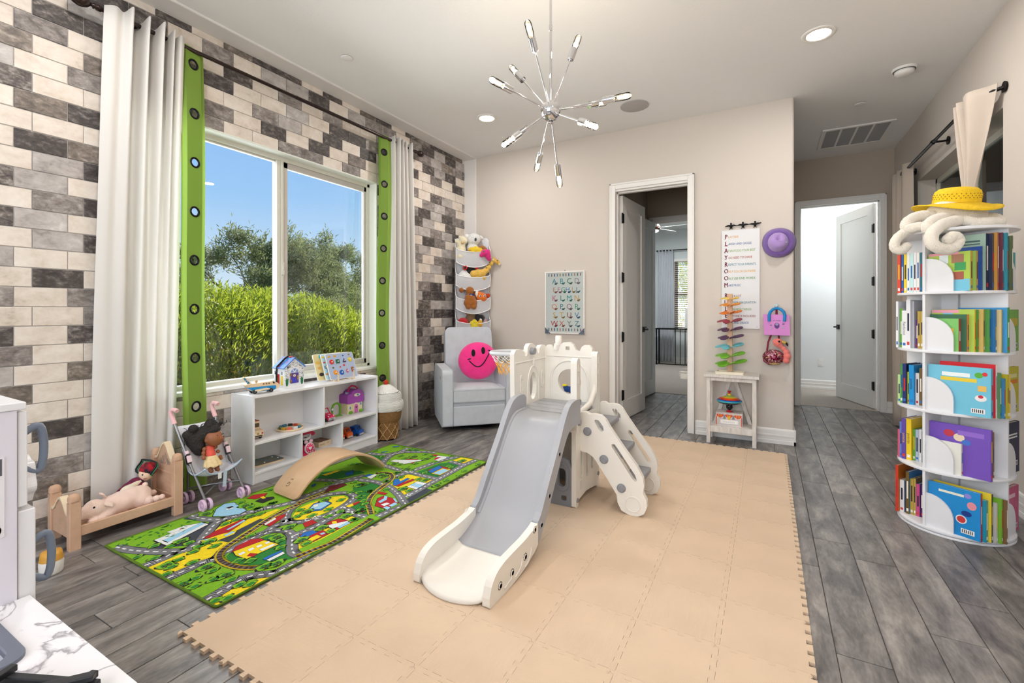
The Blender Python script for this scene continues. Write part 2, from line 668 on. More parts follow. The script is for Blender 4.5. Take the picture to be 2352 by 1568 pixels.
bricks = []
brnd = random.Random(11)
for r in range(31):
    z0, z1 = r * ROW, min((r + 1) * ROW, ZC - 0.008)
    off = 0.8008 if r % 2 == 0 else 0.8669
    for i in range(-3, 20):
        y0 = off + i * BL
        y1 = min(y0 + BL, 4.708)
        if y1 - y0 < 0.02:
            continue
        if i in (-1, 0, 1) and r in LEFTC:
            c = LEFTC[r][i + 1]
        elif r in TOPC and 4 <= i <= 12:
            c = TOPC[r][i - 4]
        elif i >= 14 and r in FARC:
            c = FARC[r][min(i - 14, 5)]
        else:
            c = brnd.choice('CCCCGMDDTMC')
        spans = [(y0, y1, z0, z1)]
        if y1 > WY0 and y0 < WY1 and z1 > WZ0 and z0 < WZ1:
            spans = []
            if y0 < WY0 - 0.015:
                spans.append((y0, WY0, z0, z1))
            if y1 > WY1 + 0.015:
                spans.append((WY1, y1, z0, z1))
            a, b = max(y0, WY0), min(y1, WY1)
            if z0 < WZ0 - 0.01:
                spans.append((a, b, z0, WZ0))
            if z1 > WZ1 + 0.012:
                spans.append((a, b, WZ1, z1))
        for s in spans:
            if s[1] - s[0] > 0.012:
                bricks.append((s, c))

def brick_weight(b):
    (y0, y1, z0, z1), c = b
    y, z = (y0 + y1) / 2, (z0 + z1) / 2
    if y < 0.62 or 1.13 < y < 1.6 and z < 2.83 or 3.2 < y < 3.6 and z < 2.8:
        return 0
    if 1.85 < y < 2.98 and z < 0.62 or y > 4.2 and z < 1.95:
        return 0
    return (y1 - y0) * (z1 - z0) / (3.29 ** 2 + y * y) ** 1.5
bricks.sort(key=brick_weight, reverse=True)
_bm = {}
rest = MB()
BK = 'DTMGC'
for n, ((y0, y1, z0, z1), c) in enumerate(bricks):
    l, h = round(y1 - y0, 3), round(z1 - z0, 3)
    if n < 296:
        if (l, h, c) not in _bm:
            mb, m = brick_mesh(l, h, BR[c])
            _bm[(l, h, c)] = mb.mesh('brick', m)
        o = link('brick', _bm[(l, h, c)], wall_left)
        o.location = (XL, (y0 + y1) / 2, (z0 + z1) / 2)
    else:
        mb, m = brick_mesh(l, h, None)
        rest.add(mb.v, mb.f, BK.index(c), False, T(XL, (y0 + y1) / 2, (z0 + z1) / 2))
_o = rest.build('brick_rest', [BR[c] for c in BK], wall_left)
_o['kind'] = 'stuff'

# plaster border between the brick face, ceiling and back wall
mb = MB()
mb.box(XL - 0.02, -2.9, ZC - 0.012, -3.115, YB + 0.01, ZC + 0.02)
mb.box(XL - 0.02, YB - 0.012, 0, -3.115, YB + 0.02, ZC)
struct(mb.build('trim_1', mat('plaster_border', (228, 224, 221), 0.85), bevel=0.010, seg=3))

# ---------------------------------------------------------------- ceiling and the other walls
struct(MB().box(-3.46, -3.0, ZC, 1.45, YH + 0.14, ZC + 0.1).build('ceiling', CEIL))
mb = MB()
mb.box(-3.46, YB, 0, -1.40, YB + 0.14, ZC)
mb.box(-1.40, YB, 2.435, -0.655, YB + 0.14, ZC)
mb.prism([(-0.655, YB), (-0.655, YB + 0.14)] + [(0.06, YB + 0.14), (0.06, YH), (0.20, YH)]
         + fillet([(0.20, 5.2), (0.20, YB), (0.0, YB)], [0, 0.02, 0], 4), 0, ZC)
struct(mb.build('wall_back', WALL))
# right wall with its window opening
RY0, RY1, RZ0, RZ1 = 3.96, 5.81, 0.62, 2.43
mb = MB()
mb.box(XR, -3.0, 0, 1.45, RY0, ZC)
mb.box(XR, RY1, 0, 1.45, YH + 0.14, ZC)
mb.box(XR, RY0, 0, 1.45, RY1, RZ0)
mb.box(XR, RY0, RZ1, 1.45, RY1, ZC)
struct(mb.build('wall_right', WALL))
mb = MB()                                                        # end of the corridor
mb.box(0.20, YH, 0, 0.33, YH + 0.14, ZC)
mb.box(1.16, YH, 0, XR, YH + 0.14, ZC)
mb.box(0.33, YH, 2.49, 1.16, YH + 0.14, ZC)
struct(mb.build('wall_hall', TAUPE))
mb = MB()                                                        # unseen wall behind the camera; opening added for the fill lamp
mb.box(-3.46, -2.9, 0, -2.5, -2.76, ZC)
mb.box(0.7, -2.9, 0, 1.45, -2.76, ZC)
mb.box(-2.5, -2.9, 0, 0.7, -2.76, 0.62)
mb.box(-2.5, -2.9, 2.88, 0.7, -2.76, ZC)
struct(mb.build('wall_rear', WALL))

def baseboard(name, p0, p1, nrm, ends=(0, 0)):
    """stepped white skirting from p0 to p1; nrm points into the room"""
    p0, p1 = Vector((p0[0], p0[1], 0)), Vector((p1[0], p1[1], 0))
    d = (p1 - p0)
    L = d.length
    d.normalize()
    n = Vector((nrm[0], nrm[1], 0))
    prof = [(0, 0), (0.015, 0), (0.015, 0.030), (0.012, 0.034), (0.012, 0.062), (0.0145, 0.066), (0.0145, 0.078), (0.012, 0.082), (0.012, 0.118), (0.009, 0.128), (0.004, 0.133), (0, 0.133)]
    M = basis(p0 - n * 0.001, n, Vector((0, 0, 1)), d)
    o = MB().prism(prof, -ends[0], L + ends[1], 0, M).build(name, TRIM)
    return struct(o)
baseboard('baseboard_back', (-0.607, YB), (0.20, YB), (0, -1), (0, 0.014))
baseboard('baseboard_corner', (0.20, YB), (0.20, YH), (1, 0), (0.014, 0))
baseboard('baseboard_back_left', (-3.28, YB - 0.012), (-1.446, YB - 0.012), (0, -1))
baseboard('baseboard_right', (XR, -2.7), (XR, YH), (-1, 0))
baseboard('baseboard_hall', (1.198, YH), (XR, YH), (0, -1))

# ---------------------------------------------------------------- doors
def casing(parent, x0, x1, ztop, y, side=-1, w=0.06):
    """flat stepped casing round an opening in a wall at y; side = -1 projects towards -y"""
    for nm, (a, b, c, d) in (('casing', (x0 - w, 0, x0, ztop + w)), ('casing', (x1, 0, x1 + w, ztop + w)), ('casing', (x0, ztop, x1, ztop + w))):
        mb = MB()
        t = 0.018 * side
        ya, yb = sorted((y, y + t))
        mb.box(a, ya, b, c, yb, d)
        ya, yb = sorted((y, y + t * 1.35))
        if c - a < 0.1:
            o = (a, a + 0.018) if c == x0 else (c - 0.018, c)
            mb.box(o[0], ya, b, o[1], yb, d)
        else:
            mb.box(a - w, ya, d - 0.018, c + w, yb, d)
        mb.build(nm, TRIM, parent, bevel=0.004, seg=2)

def jamb(parent, x0, x1, ztop, y0, y1):
    mb = MB()
    mb.box(x0 - 0.02, y0, 0, x0, y1, ztop)
    mb.box(x1, y0, 0, x1 + 0.02, y1, ztop)
    mb.box(x0 - 0.02, y0, ztop, x1 + 0.02, y1, ztop + 0.02)
    ym = (y0 + y1) / 2
    mb.box(x0, ym - 0.018, 0, x0 + 0.012, ym + 0.018, ztop)
    mb.box(x1 - 0.012, ym - 0.018, 0, x1, ym + 0.018, ztop)
    mb.box(x0, ym - 0.018, ztop - 0.012, x1, ym + 0.018, ztop)
    return mb.build('jamb', TRIM, parent)

def door_leaf(parent, hinge, ang, w, h, m=TRIM, knob_side=1, hinge_side=-1, zs=(0.28, 0.90, 1.53, 2.16)):
    """single-panel door swung about its hinge edge; local x runs from the hinge to the free edge"""
    t = 0.036
    e = link('door_leaf', None, parent)
    st, rt, rb = 0.115, 0.12, 0.20
    mb = MB()
    outer = [(0, 0), (w, 0), (w, h), (0, h)]
    inner = [(st, rb), (w - st, rb), (w - st, h - rt), (st, h - rt)]
    X = basis((0, 0, 0.012), (1, 0, 0), (0, 0, 1), (0, 1, 0))
    mb.prism(outer, -t / 2, t / 2, 0, X, holes=[inner])
    mb.prism([(st - .002, rb - .002), (w - st + .002, rb - .002), (w - st + .002, h - rt + .002), (st - .002, h - rt + .002)], -t / 2 + 0.012, t / 2 - 0.012, 0, X)
    mesh = mb.mesh('door_leaf', m)
    bpy.data.objects.remove(e)
    e = link('door_leaf', mesh, parent)
    md = e.modifiers.new('bevel', 'BEVEL')
    md.width = 0.004
    md.segments = 1
    md.limit_method = 'ANGLE'
    e.location = hinge
    e.rotation_euler = (0, 0, radians(ang))
    for z in zs:
        MB().box(-0.014, hinge_side * t / 2 - 0.008, z - 0.05, 0.026, hinge_side * t / 2 + 0.004, z + 0.05).cyl((-0.012, hinge_side * t / 2, z - 0.055), (-0.012, hinge_side * t / 2, z + 0.055), 0.008, n=8).build('hinge', BLACK, e, bevel=0.001)
    for s in (-1, 1):
        mb = MB()
        y = s * t / 2
        mb.box(w - 0.095, min(y, y + s * 0.012), 0.96 - 0.032, w - 0.031, max(y, y + s * 0.012), 0.96 + 0.032)
        mb.cyl((w - 0.063, y, 0.96), (w - 0.063, y + s * 0.055, 0.96), 0.011)
        mb.box(w - 0.175, min(y + s * .042, y + s * .058), 0.952, w - 0.05, max(y + s * .042, y + s * .058), 0.968)
        mb.build('handle', BLACK, e, bevel=0.002)
    return e

d1 = struct(link('door_1', None))
jamb(d1, -1.384, -0.675, 2.415, YB - 0.002, YB + 0.142)
casing(d1, -1.384, -0.675, 2.435, YB)
door_leaf(d1, (-1.366, YB + 0.142, 0), 84.0, 0.70, 2.39, hinge_side=-1)
d2 = struct(link('door_2', None))
jamb(d2, 0.35, 1.14, 2.47, YH - 0.002, YH + 0.142)
casing(d2, 0.352, 1.138, 2.475, YH)
door_leaf(d2, (1.115, YH + 0.15, 0), 109.5, 0.84, 2.45, hinge_side=1)

# ---------------------------------------------------------------- room seen through the door: lobby and bedroom
mb = MB()
mb.box(-1.64, YB + 0.14, 0, -1.53, 6.8, ZC)                       # lobby left wall
struct(mb.build('wall_lobby_left', TAUPE))
mb = MB()
mb.box(-1.64, 6.8, 0, -1.47, 6.92, ZC)
mb.box(-0.66, 6.8, 0, 0.06, 6.92, ZC)
mb.box(-1.47, 6.8, 2.47, -0.66, 6.92, ZC)
struct(mb.build('wall_lobby_end', TAUPE))
struct(MB().box(-1.64, YB + 0.14, ZC, 0.06, 6.92, ZC + 0.1).build('ceiling_lobby', CEIL))
d3 = struct(link('door_3', None))
jamb(d3, -1.45, -0.68, 2.45, 6.79, 6.93)
casing(d3, -1.45, -0.68, 2.46, 6.8)
door_leaf(d3, (-1.43, 6.78, 0), -96.0, 0.70, 2.42, mat('door_cool_white', (226, 228, 228), 0.45), hinge_side=-1)
# bedroom shell
mb = MB()
mb.box(-5.2, 11.0, 0, -1.86, 11.12, ZC)
mb.box(-0.9, 11.0, 0, 0.08, 11.12, ZC)
mb.box(-1.86, 11.0, 0, -0.9, 11.12, 0.78)
mb.box(-1.86, 11.0, 2.36, -0.9, 11.12, ZC)
struct(mb.build('wall_bedroom_end', BEDW))
struct(MB().box(-5.3, 6.92, 0, -5.2, 11.12, ZC).build('wall_bedroom_left', BEDW))
struct(MB().box(-5.2, 6.92, 0, -1.64, 7.0, ZC).build('wall_bedroom_front', BEDW))
struct(MB().box(0.06, 6.89, 0, 0.16, 11.12, ZC).build('wall_bedroom_right', BEDW))
struct(MB().box(-5.3, 6.92, ZC, 0.16, 11.12, ZC + 0.1).build('ceiling_bedroom', BEDW))
struct(MB().box(-5.3, 6.83, -0.1, 0.16, 11.12, 0.003).build('floor_bedroom', CARPET))
baseboard('baseboard_bedroom', (-5.1, 11.0), (0.05, 11.0), (0, -1))
lamp('bedroom_fill_light', 'AREA', (-1.9, 9.0, 2.9), 55, (0.95, 0.98, 1.0), shape='DISK', size=1.2)  # bare area lamp added to light the bedroom, no fitting
# room at the end of the corridor
mb = MB()
mb.box(0.16, 8.36, 0, 3.4, 8.48, ZC)
struct(mb.build('wall_far_room_end', mat('far_room_paint', (232, 234, 234), 0.85)))
struct(MB().box(3.3, 6.89, 0, 3.4, 8.4, ZC).build('wall_far_room_right', MATS['far_room_paint']))
struct(MB().box(1.27, 6.89, 0, 3.4, 6.99, ZC).build('wall_far_room_front', MATS['far_room_paint']))
struct(MB().box(0.16, 6.89, ZC, 3.4, 8.48, ZC + 0.1).build('ceiling_far_room', MATS['far_room_paint']))
struct(MB().box(0.16, 6.79, -0.1, 3.4, 8.48, 0.003).build('floor_far_room', CARPET))
baseboard('baseboard_far_room', (0.16, 8.36), (3.3, 8.36), (0, -1))
lamp('far_room_area_lamp', 'AREA', (1.2, 7.6, 2.9), 42, (0.95, 0.98, 1.0), shape='DISK', size=0.9)  # area lamp under the ceiling, without a fitting
o = MB().box(-0.035, -0.006, -0.057, 0.035, 0, 0.057).box(-0.012, -0.008, 0.012, 0.012, -0.005, 0.038).box(-0.012, -0.008, -0.038, 0.012, -0.005, -0.012).build('wall_outlet', TRIM, loc=(0.698, 8.36, 0.40), bevel=0.002)
tag(o, 'white double socket plate low on the far room wall', 'outlet')

# ---------------------------------------------------------------- playroom window
VINYL = mat('vinyl_frame', (214, 212, 200), 0.4)
REVEAL = mat('reveal_paint', (232, 234, 224), 0.7)
w1 = struct(link('window_1', None))
mb = MB()                                                        # plastered reveal
mb.box(-3.46, WY0 - 0.01, WZ0 - 0.01, XL + 0.007, WY0 + 0.004, WZ1 + 0.008)
mb.box(-3.46, WY1 - 0.004, WZ0 - 0.01, XL + 0.007, WY1 + 0.01, WZ1 + 0.008)
mb.box(-3.46, WY0, WZ1 - 0.004, XL + 0.007, WY1, WZ1 + 0.008)
mb.build('reveal', REVEAL, w1, bevel=0.003)
MB().box(-3.46, WY0, WZ0 - 0.02, XL + 0.018, WY1, WZ0 + 0.008).build('sill', mat('sill_white', (240, 240, 234), 0.4), w1, bevel=0.006, seg=3)
FX0, FX1 = -3.44, -3.375
fr = 0.034
mb = MB()
mb.box(FX0, WY0, WZ0, FX1, WY0 + fr, WZ1)
mb.box(FX0, WY1 - fr, WZ0, FX1, WY1, WZ1)
mb.box(FX0, WY0, WZ1 - fr, FX1, WY1, WZ1)
mb.box(FX0, WY0, WZ0, FX1, WY1, WZ0 + fr)
mb.box(FX0 + .01, WY0 + fr, WZ1 - fr - 0.012, FX1 - .025, WY1 - fr, WZ1 - fr)
mb.build('frame', VINYL, w1, bevel=0.003)
YM = 2.315
MB().box(FX0, YM - 0.042, WZ0 + fr, FX1 - 0.004, YM - 0.012, WZ1 - fr).box(FX0, YM - 0.012, WZ0 + fr, FX1 + 0.004, YM + 0.010, WZ1 - fr).build('mullion', VINYL, w1, bevel=0.003)
mb = MB()                                                        # sliding sash
s = 0.046
mb.box(FX0 + .02, YM + 0.010, WZ0 + fr, FX1 - .012, YM + 0.010 + s, WZ1 - fr)
mb.box(FX0 + .02, WY1 - fr - s * .6, WZ0 + fr, FX1 - .012, WY1 - fr, WZ1 - fr)
mb.box(FX0 + .02, YM + 0.01, WZ1 - fr - s, FX1 - .012, WY1 - fr, WZ1 - fr)
mb.box(FX0 + .02, YM + 0.01, WZ0 + fr, FX1 - .012, WY1 - fr, WZ0 + fr + s)
mb.build('sash', mat('vinyl_sash', (196, 191, 184), 0.4), w1, bevel=0.003)
MB().box(-3.412, WY0 + fr, WZ0 + fr, -3.408, YM - 0.042, WZ1 - fr - .012).build('pane', GLASS, w1)
MB().box(-3.405, YM + 0.056, WZ0 + fr + s, -3.401, WY1 - fr - s * .6, WZ1 - fr - s).build('pane', GLASS, w1)
MB().box(FX1 + .002, YM - 0.012, 1.46, FX1 + .016, YM + 0.008, 1.56).box(FX1 + .014, YM - 0.006, 1.50, FX1 + .022, YM + 0.002, 1.53).build('latch', VINYL, w1, bevel=0.003)

# ---------------------------------------------------------------- corridor window on the right
w2 = struct(link('window_2', None))
mb = MB()
mb.box(1.40, RY0, RZ0, 1.45, RY0 + 0.05, RZ1)
mb.box(1.40, RY1 - 0.05, RZ0, 1.45, RY1, RZ1)
mb.box(1.40, RY0, RZ1 - 0.05, 1.45, RY1, RZ1)
mb.box(1.40, RY0, RZ0, 1.45, RY1, RZ0 + 0.05)
mb.box(1.40, 4.87, RZ0, 1.45, 4.92, RZ1)
mb.build('frame', VINYL, w2, bevel=0.004)
MB().box(XR, RY0, RZ0 - 0.02, 1.45, RY1, RZ0 + 0.004).build('sill', TRIM, w2)
MB().box(1.424, RY0 + .05, RZ0 + .05, 1.428, 4.87, RZ1 - .05).build('pane', GLASS2, w2)
MB().box(1.424, 4.92, RZ0 + .05, 1.428, RY1 - .05, RZ1 - .05).build('pane', GLASS2, w2)
# covered patio beyond it
struct(MB().box(1.5, 2.0, 2.62, 7.0, 14.0, 2.75).build('patio_roof', mat('patio_roof', (120, 124, 116), 0.9)))
struct(MB().box(1.46, 2.0, -0.15, 12.0, 12.0, -0.03).build('patio_ground', mat('patio_ground', (170, 160, 146), 0.9, var=0.2)))
struct(MB().box(5.2, 2.0, 0, 5.4, 14.0, 2.62).box(5.05, 2.0, 2.30, 5.2, 14.0, 2.42).build('patio_wall', mat('patio_wall', (150, 178, 172), 0.9)))
# ================================================================== outdoors
GRND = mat('garden_gravel', (206, 186, 158), 0.95, var=0.3, vs=3, bump=0.4, bs=40)
struct(MB().box(-60, -30, -0.4, -3.46, 60, -0.12).build('garden_ground', GRND))
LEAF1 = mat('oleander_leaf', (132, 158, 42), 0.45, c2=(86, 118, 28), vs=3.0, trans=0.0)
LEAF2 = mat('oleander_leaf_shaded', (74, 96, 34), 0.5, c2=(52, 72, 26), vs=3.0)  # shaded copy of the leaf green, shade put into the colour
LEAF3 = mat('oleander_leaf_dry', (186, 150, 62), 0.55)
LEAFT = mat('mesquite_leaf', (122, 134, 74), 0.6, c2=(92, 106, 60), vs=1.0)
LEAFG = mat('ironwood_leaf', (132, 142, 104), 0.65, c2=(104, 116, 84), vs=1.0)
BARK = mat('bark', (86, 74, 62), 0.9, var=0.3, vs=14, bump=0.5, bs=40)
for _m in (LEAF1, LEAF2, LEAFT, LEAFG):
    _nt = _m.node_tree
    _b = _nt.nodes['Principled BSDF']
    _tl = _nt.nodes.new('ShaderNodeBsdfTranslucent')
    _tl.inputs[0].default_value = (0.55, 0.62, 0.06, 1) if _m in (LEAF1, LEAF2) else (0.38, 0.42, 0.18, 1)
    _ms = _nt.nodes.new('ShaderNodeMixShader')
    _ms.inputs[0].default_value = 0.5 if _m is LEAF1 else 0.35
    _nt.links.new(_b.outputs[0], _ms.inputs[1])
    _nt.links.new(_tl.outputs[0], _ms.inputs[2])
    _nt.links.new(_ms.outputs[0], _nt.nodes['Material Output'].inputs[0])

def leaf(mb, p, d, l, w, rnd, mt):
    """narrow pointed leaf: a folded pair of triangles along d"""
    d = d.normalized()
    s = d.cross(Vector((rnd.uniform(-1, 1), rnd.uniform(-1, 1), rnd.uniform(-1, 1))))
    if s.length < 1e-4:
        return
    s.normalize()
    b = len(mb.v)
    q = p + d * l * 0.45
    mb.v += [tuple(p), tuple(q + s * w), tuple(p + d * l), tuple(q - s * w)]
    mb.f.append([b, b + 1, b + 2, b + 3])
    mb.m.append(mt)
    mb.s.append(False)

def shrub(label, blobs, n, seed, base, ll=0.10):
    rnd = random.Random(seed)
    t = thing('shrub', label, 'shrub', base)
    mb = MB()
    B = Vector(base)
    tot = sum(b[3] * b[4] * b[5] for b in blobs)
    for (cx, cy, cz, rx, ry, rz) in blobs:
        for _ in range(int(n * rx * ry * rz / tot)):
            d = Vector((rnd.gauss(0, 1), rnd.gauss(0, 1), rnd.gauss(0, 1))).normalized()
            r = rnd.random() ** 0.22
            p = Vector((cx + d.x * rx * r, cy + d.y * ry * r, cz + d.z * rz * r))
            if p.z < 0.0:
                continue
            up = Vector((d.x * 0.5 + rnd.gauss(0, .35), d.y * 0.5 + rnd.gauss(0, .35), 0.75 + rnd.gauss(0, .35)))
            hgt = (p.z - (cz - rz)) / (2 * rz)
            mt = 0 if r > 0.82 and (hgt > 0.55 or rnd.random() < 0.35) else 1  # bright green on the outer top, shaded copy inside and low
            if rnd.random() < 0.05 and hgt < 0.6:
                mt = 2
            leaf(mb, p - B, up, ll * rnd.uniform(0.6, 1.25), 0.0085 * rnd.uniform(0.7, 1.3), rnd, mt)
            if mt == 0 and hgt > 0.7 and rnd.random() < 0.3:           # leader shoots
                q = p - B
                for k in range(5):
                    leaf(mb, q + Vector((0, 0, 0.03 * k)), up + Vector((rnd.gauss(0, .5), rnd.gauss(0, .5), 0)), ll, 0.008, rnd, 0)
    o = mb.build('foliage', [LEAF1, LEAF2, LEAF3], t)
    o['kind'] = 'stuff'
    sm = MB()
    for k in range(9):
        b = rnd.choice(blobs)
        x, y = b[0] + rnd.uniform(-.5, .5) * b[3] - B.x, b[1] + rnd.uniform(-.6, .6) * b[4] - B.y
        sm.tube([(x * .6, y * .8, 0), (x * .8, y * .9, b[2] * .5), (x, y, b[2]), (x + rnd.uniform(-.3, .3), y + rnd.uniform(-.3, .3), b[2] + b[5] * .7)], [0.03, 0.025, 0.018, 0.008], 6)
    sm.build('stem', BARK, t)
    return t

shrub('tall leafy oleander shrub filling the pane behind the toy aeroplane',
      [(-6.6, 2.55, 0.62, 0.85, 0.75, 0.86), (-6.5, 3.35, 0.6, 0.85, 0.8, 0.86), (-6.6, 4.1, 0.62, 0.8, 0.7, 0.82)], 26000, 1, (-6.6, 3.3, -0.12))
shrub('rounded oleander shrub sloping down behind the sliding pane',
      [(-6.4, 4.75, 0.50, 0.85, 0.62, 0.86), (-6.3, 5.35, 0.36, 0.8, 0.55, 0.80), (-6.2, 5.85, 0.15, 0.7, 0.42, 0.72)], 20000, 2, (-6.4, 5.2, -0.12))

def tree(label, base, h, spread, seed, lm, lean=(0, 0), nleaf=9, depth=5):
    rnd = random.Random(seed)
    t = thing('tree', label, 'tree', base)
    wood, lf = MB(), MB()

    def grow(p, d, l, r, k):
        pts, rr = [p], [r]
        q = p
        for i in range(4):
            d = (d + Vector((rnd.gauss(0, .16), rnd.gauss(0, .16), rnd.gauss(0, .10) + (0.02 if k > 2 else -0.01)))).normalized()
            q = q + d * l / 4
            pts.append(q)
            rr.append(r * (1 - 0.45 * (i + 1) / 4))
        wood.tube(pts, rr, 5 if k > 2 else 4, caps=False)
        if k <= 2:
            for i in range(nleaf if k else nleaf * 2):
                f = rnd.random()
                a = pts[0].lerp(pts[-1], f)
                for j in range(3):
                    leaf(lf, a + Vector((rnd.gauss(0, .07), rnd.gauss(0, .07), rnd.gauss(0, .07))),
                         d + Vector((rnd.gauss(0, .6), rnd.gauss(0, .6), rnd.gauss(0, .6))), rnd.uniform(.07, .15), 0.013, rnd, 0)
        if k > 0:
            for _ in range(rnd.choice((2, 3, 3)) if k > 1 else 3):
                f = rnd.uniform(0.45, 1.0)
                a = pts[min(4, int(f * 4 + .5))]
                nd = (d + Vector((rnd.gauss(0, spread), rnd.gauss(0, spread), rnd.gauss(0.05, spread * .6)))).normalized()
                grow(a, nd, l * rnd.uniform(.6, .82), rr[-1] * .72, k - 1)
    for i in range(4):
        a = 2 * pi * i / 4 + rnd.uniform(-.4, .4)
        grow(Vector((0, 0, 0)), Vector((cos(a) * .5 + lean[0], sin(a) * .6 + lean[1], 0.85)).normalized(), h * .36, 0.085, depth)
    wood.build('branches', BARK, t)
    o = lf.build('foliage', lm, t)
    o['kind'] = 'stuff'
    return t
tree('feathery mesquite tree with fine bare twigs rising over the shrubs', (-11.0, 7.4, -0.12), 4.3, 0.50, 5, LEAFT, (0, -0.15), 7)
tree('grey-green ironwood tree standing beyond the sliding pane', (-13.5, 11.4, -0.12), 4.2, 0.45, 8, LEAFG, (0, 0.1), 9)
tree('low olive desert tree half hidden by the rounded shrub', (-9.5, 8.3, -0.12), 2.4, 0.55, 12, LEAFT, (0, 0), 8, 4)
# ================================================================== curtains and rods
WFAB = mat('white_curtain_fabric', (240, 237, 233), 0.9, bump=0.06, bs=400)
GFAB = mat('green_curtain_fabric', (134, 166, 68), 0.85, bump=0.08, bs=400)
BFAB = mat('beige_curtain_fabric', (214, 200, 186), 0.9, bump=0.12, bs=300)
for _m, _c, _f in ((WFAB, (0.95, 0.93, 0.88, 1), 0.30), (GFAB, (0.35, 0.52, 0.10, 1), 0.25)):
    _nt = _m.node_tree
    _tl = _nt.nodes.new('ShaderNodeBsdfTranslucent')
    _tl.inputs[0].default_value = _c
    _ms = _nt.nodes.new('ShaderNodeMixShader')
    _ms.inputs[0].default_value = _f
    _nt.links.new(_nt.nodes['Principled BSDF'].outputs[0], _ms.inputs[1])
    _nt.links.new(_tl.outputs[0], _ms.inputs[2])
    _nt.links.new(_ms.outputs[0], _nt.nodes['Material Output'].inputs[0])
RODM = mat('rod_bronze', (46, 30, 26), 0.22, 0.5, coat=0.3)
RX_, RZ_ = -3.185, 2.822

def catmull(P, t):
    n = len(P) - 1
    x = min(max(t, 0), 0.9999) * n
    i = int(x)
    f = x - i
    a, b, c, d = P[max(i - 1, 0)], P[i], P[i + 1], P[min(i + 2, n)]
    return tuple(0.5 * (2 * b[k] + (c[k] - a[k]) * f + (2 * a[k] - 5 * b[k] + 4 * c[k] - d[k]) * f * f + (3 * b[k] - a[k] - 3 * c[k] + d[k]) * f ** 3) for k in range(len(b)))

def drape(mb, top, bot, zt, zb, nu=90, nv=22, mt=0, peak=0.0, sway=0.0):
    """cloth hanging between two plan curves; top and bot are lists of (x, y)"""
    xm = sum(p[0] for p in top) / len(top)

    def fn(u, v):
        a, b = catmull(top, u), catmull(bot, u)
        w = v ** 0.8
        x, y = a[0] + (b[0] - a[0]) * w, a[1] + (b[1] - a[1]) * w
        z = zt + (zb - zt) * v + (peak * max(0, a[0] - xm) * (1 - v) ** 6)
        return (x + sway * sin(v * 9 + u * 14) * v, y + sway * sin(v * 7 + u * 11) * v, z)
    return mb.grid(fn, nu, nv, mt)

r = thing('curtain_rod', 'long dark bronze curtain rod with egg finials above the playroom window', 'curtain rod', (RX_, 2.4, RZ_))
MB().cyl((0, -1.29, 0), (0, 1.27, 0), 0.0125, n=16).cyl((0, -0.1, 0), (0, 1.27, 0), 0.0145, n=16).build('pole', RODM, r)
for s, y in ((-1, -1.29), (1, 1.27)):
    prof = [(0.0001, 0), (0.018, 0.001), (0.018, 0.022), (0.012, 0.028), (0.018, 0.036), (0.009, 0.044), (0.010, 0.05), (0.024, 0.062), (0.033, 0.085), (0.034, 0.105), (0.025, 0.132), (0.010, 0.147), (0.0001, 0.149)]
    MB().lathe([(a, b * 0.9) for a, b in prof], 20, 0, T(0, y, 0) @ RX(-90 * s)).build('finial', RODM, r)
for y in (-1.12, 1.22):
    MB().cyl((0, y, 0), (-0.1, y, 0), 0.008).cyl((-0.098, y, 0), (-0.105, y, 0), 0.028).build('bracket', RODM, r)

def zigzag(y0, y1, n, x_in, x_out, seed, end=None):
    rnd = random.Random(seed)
    out = []
    for i in range(2 * n + 1):
        f = i / (2 * n)
        j = rnd.uniform(-.22, .22) / (2 * n) if 0 < i < 2 * n else 0
        out.append(((x_out if i % 2 else x_in) + rnd.uniform(-.012, .012), y0 + (y1 - y0) * (f + j)))
    return out
c = thing('curtain', 'long white curtain bunched beside the wide bare brick wall', 'curtain', (RX_, 1.3, 0.0))
mb = MB()
mb.M = T(-RX_, -1.3, 0)
top = [(-3.16, 1.115), (-3.135, 1.16), (-3.15, 1.20), (-3.095, 1.225), (-3.215, 1.262), (-3.215, 1.285), (-3.10, 1.305), (-3.215, 1.335), (-3.215, 1.355), (-3.09, 1.375),
       (-3.215, 1.402), (-3.215, 1.42), (-3.11, 1.435), (-3.19, 1.455), (-3.13, 1.475), (-3.14, 1.50)]
bot = [(-3.275, 1.09), (-3.262, 1.12), (-3.25, 1.16), (-3.25, 1.215), (-3.275, 1.24), (-3.275, 1.27), (-3.252, 1.29), (-3.248, 1.335), (-3.27, 1.36), (-3.275, 1.385),
       (-3.255, 1.40), (-3.25, 1.43), (-3.27, 1.445), (-3.272, 1.46), (-3.25, 1.475), (-3.255, 1.50)]
drape(mb, top, bot, 2.838, 0.015, 120, 26, peak=0.45, sway=0.004)
mb.build('fabric', WFAB, c, solid=0.003)
c = thing('curtain', 'white curtain gathered between green curtain and brick corner by the recliner', 'curtain', (RX_, 3.45, 0.0))
mb = MB()
mb.M = T(-RX_, -3.45, 0)
top = zigzag(3.315, 3.60, 5, -3.215, -3.14, 4)
bot = zigzag(3.28, 3.69, 5, -3.225, -3.12, 5)
drape(mb, top, bot, 2.852, 0.012, 80, 24, peak=0.4, sway=0.004)
mb.build('fabric', WFAB, c, solid=0.003)

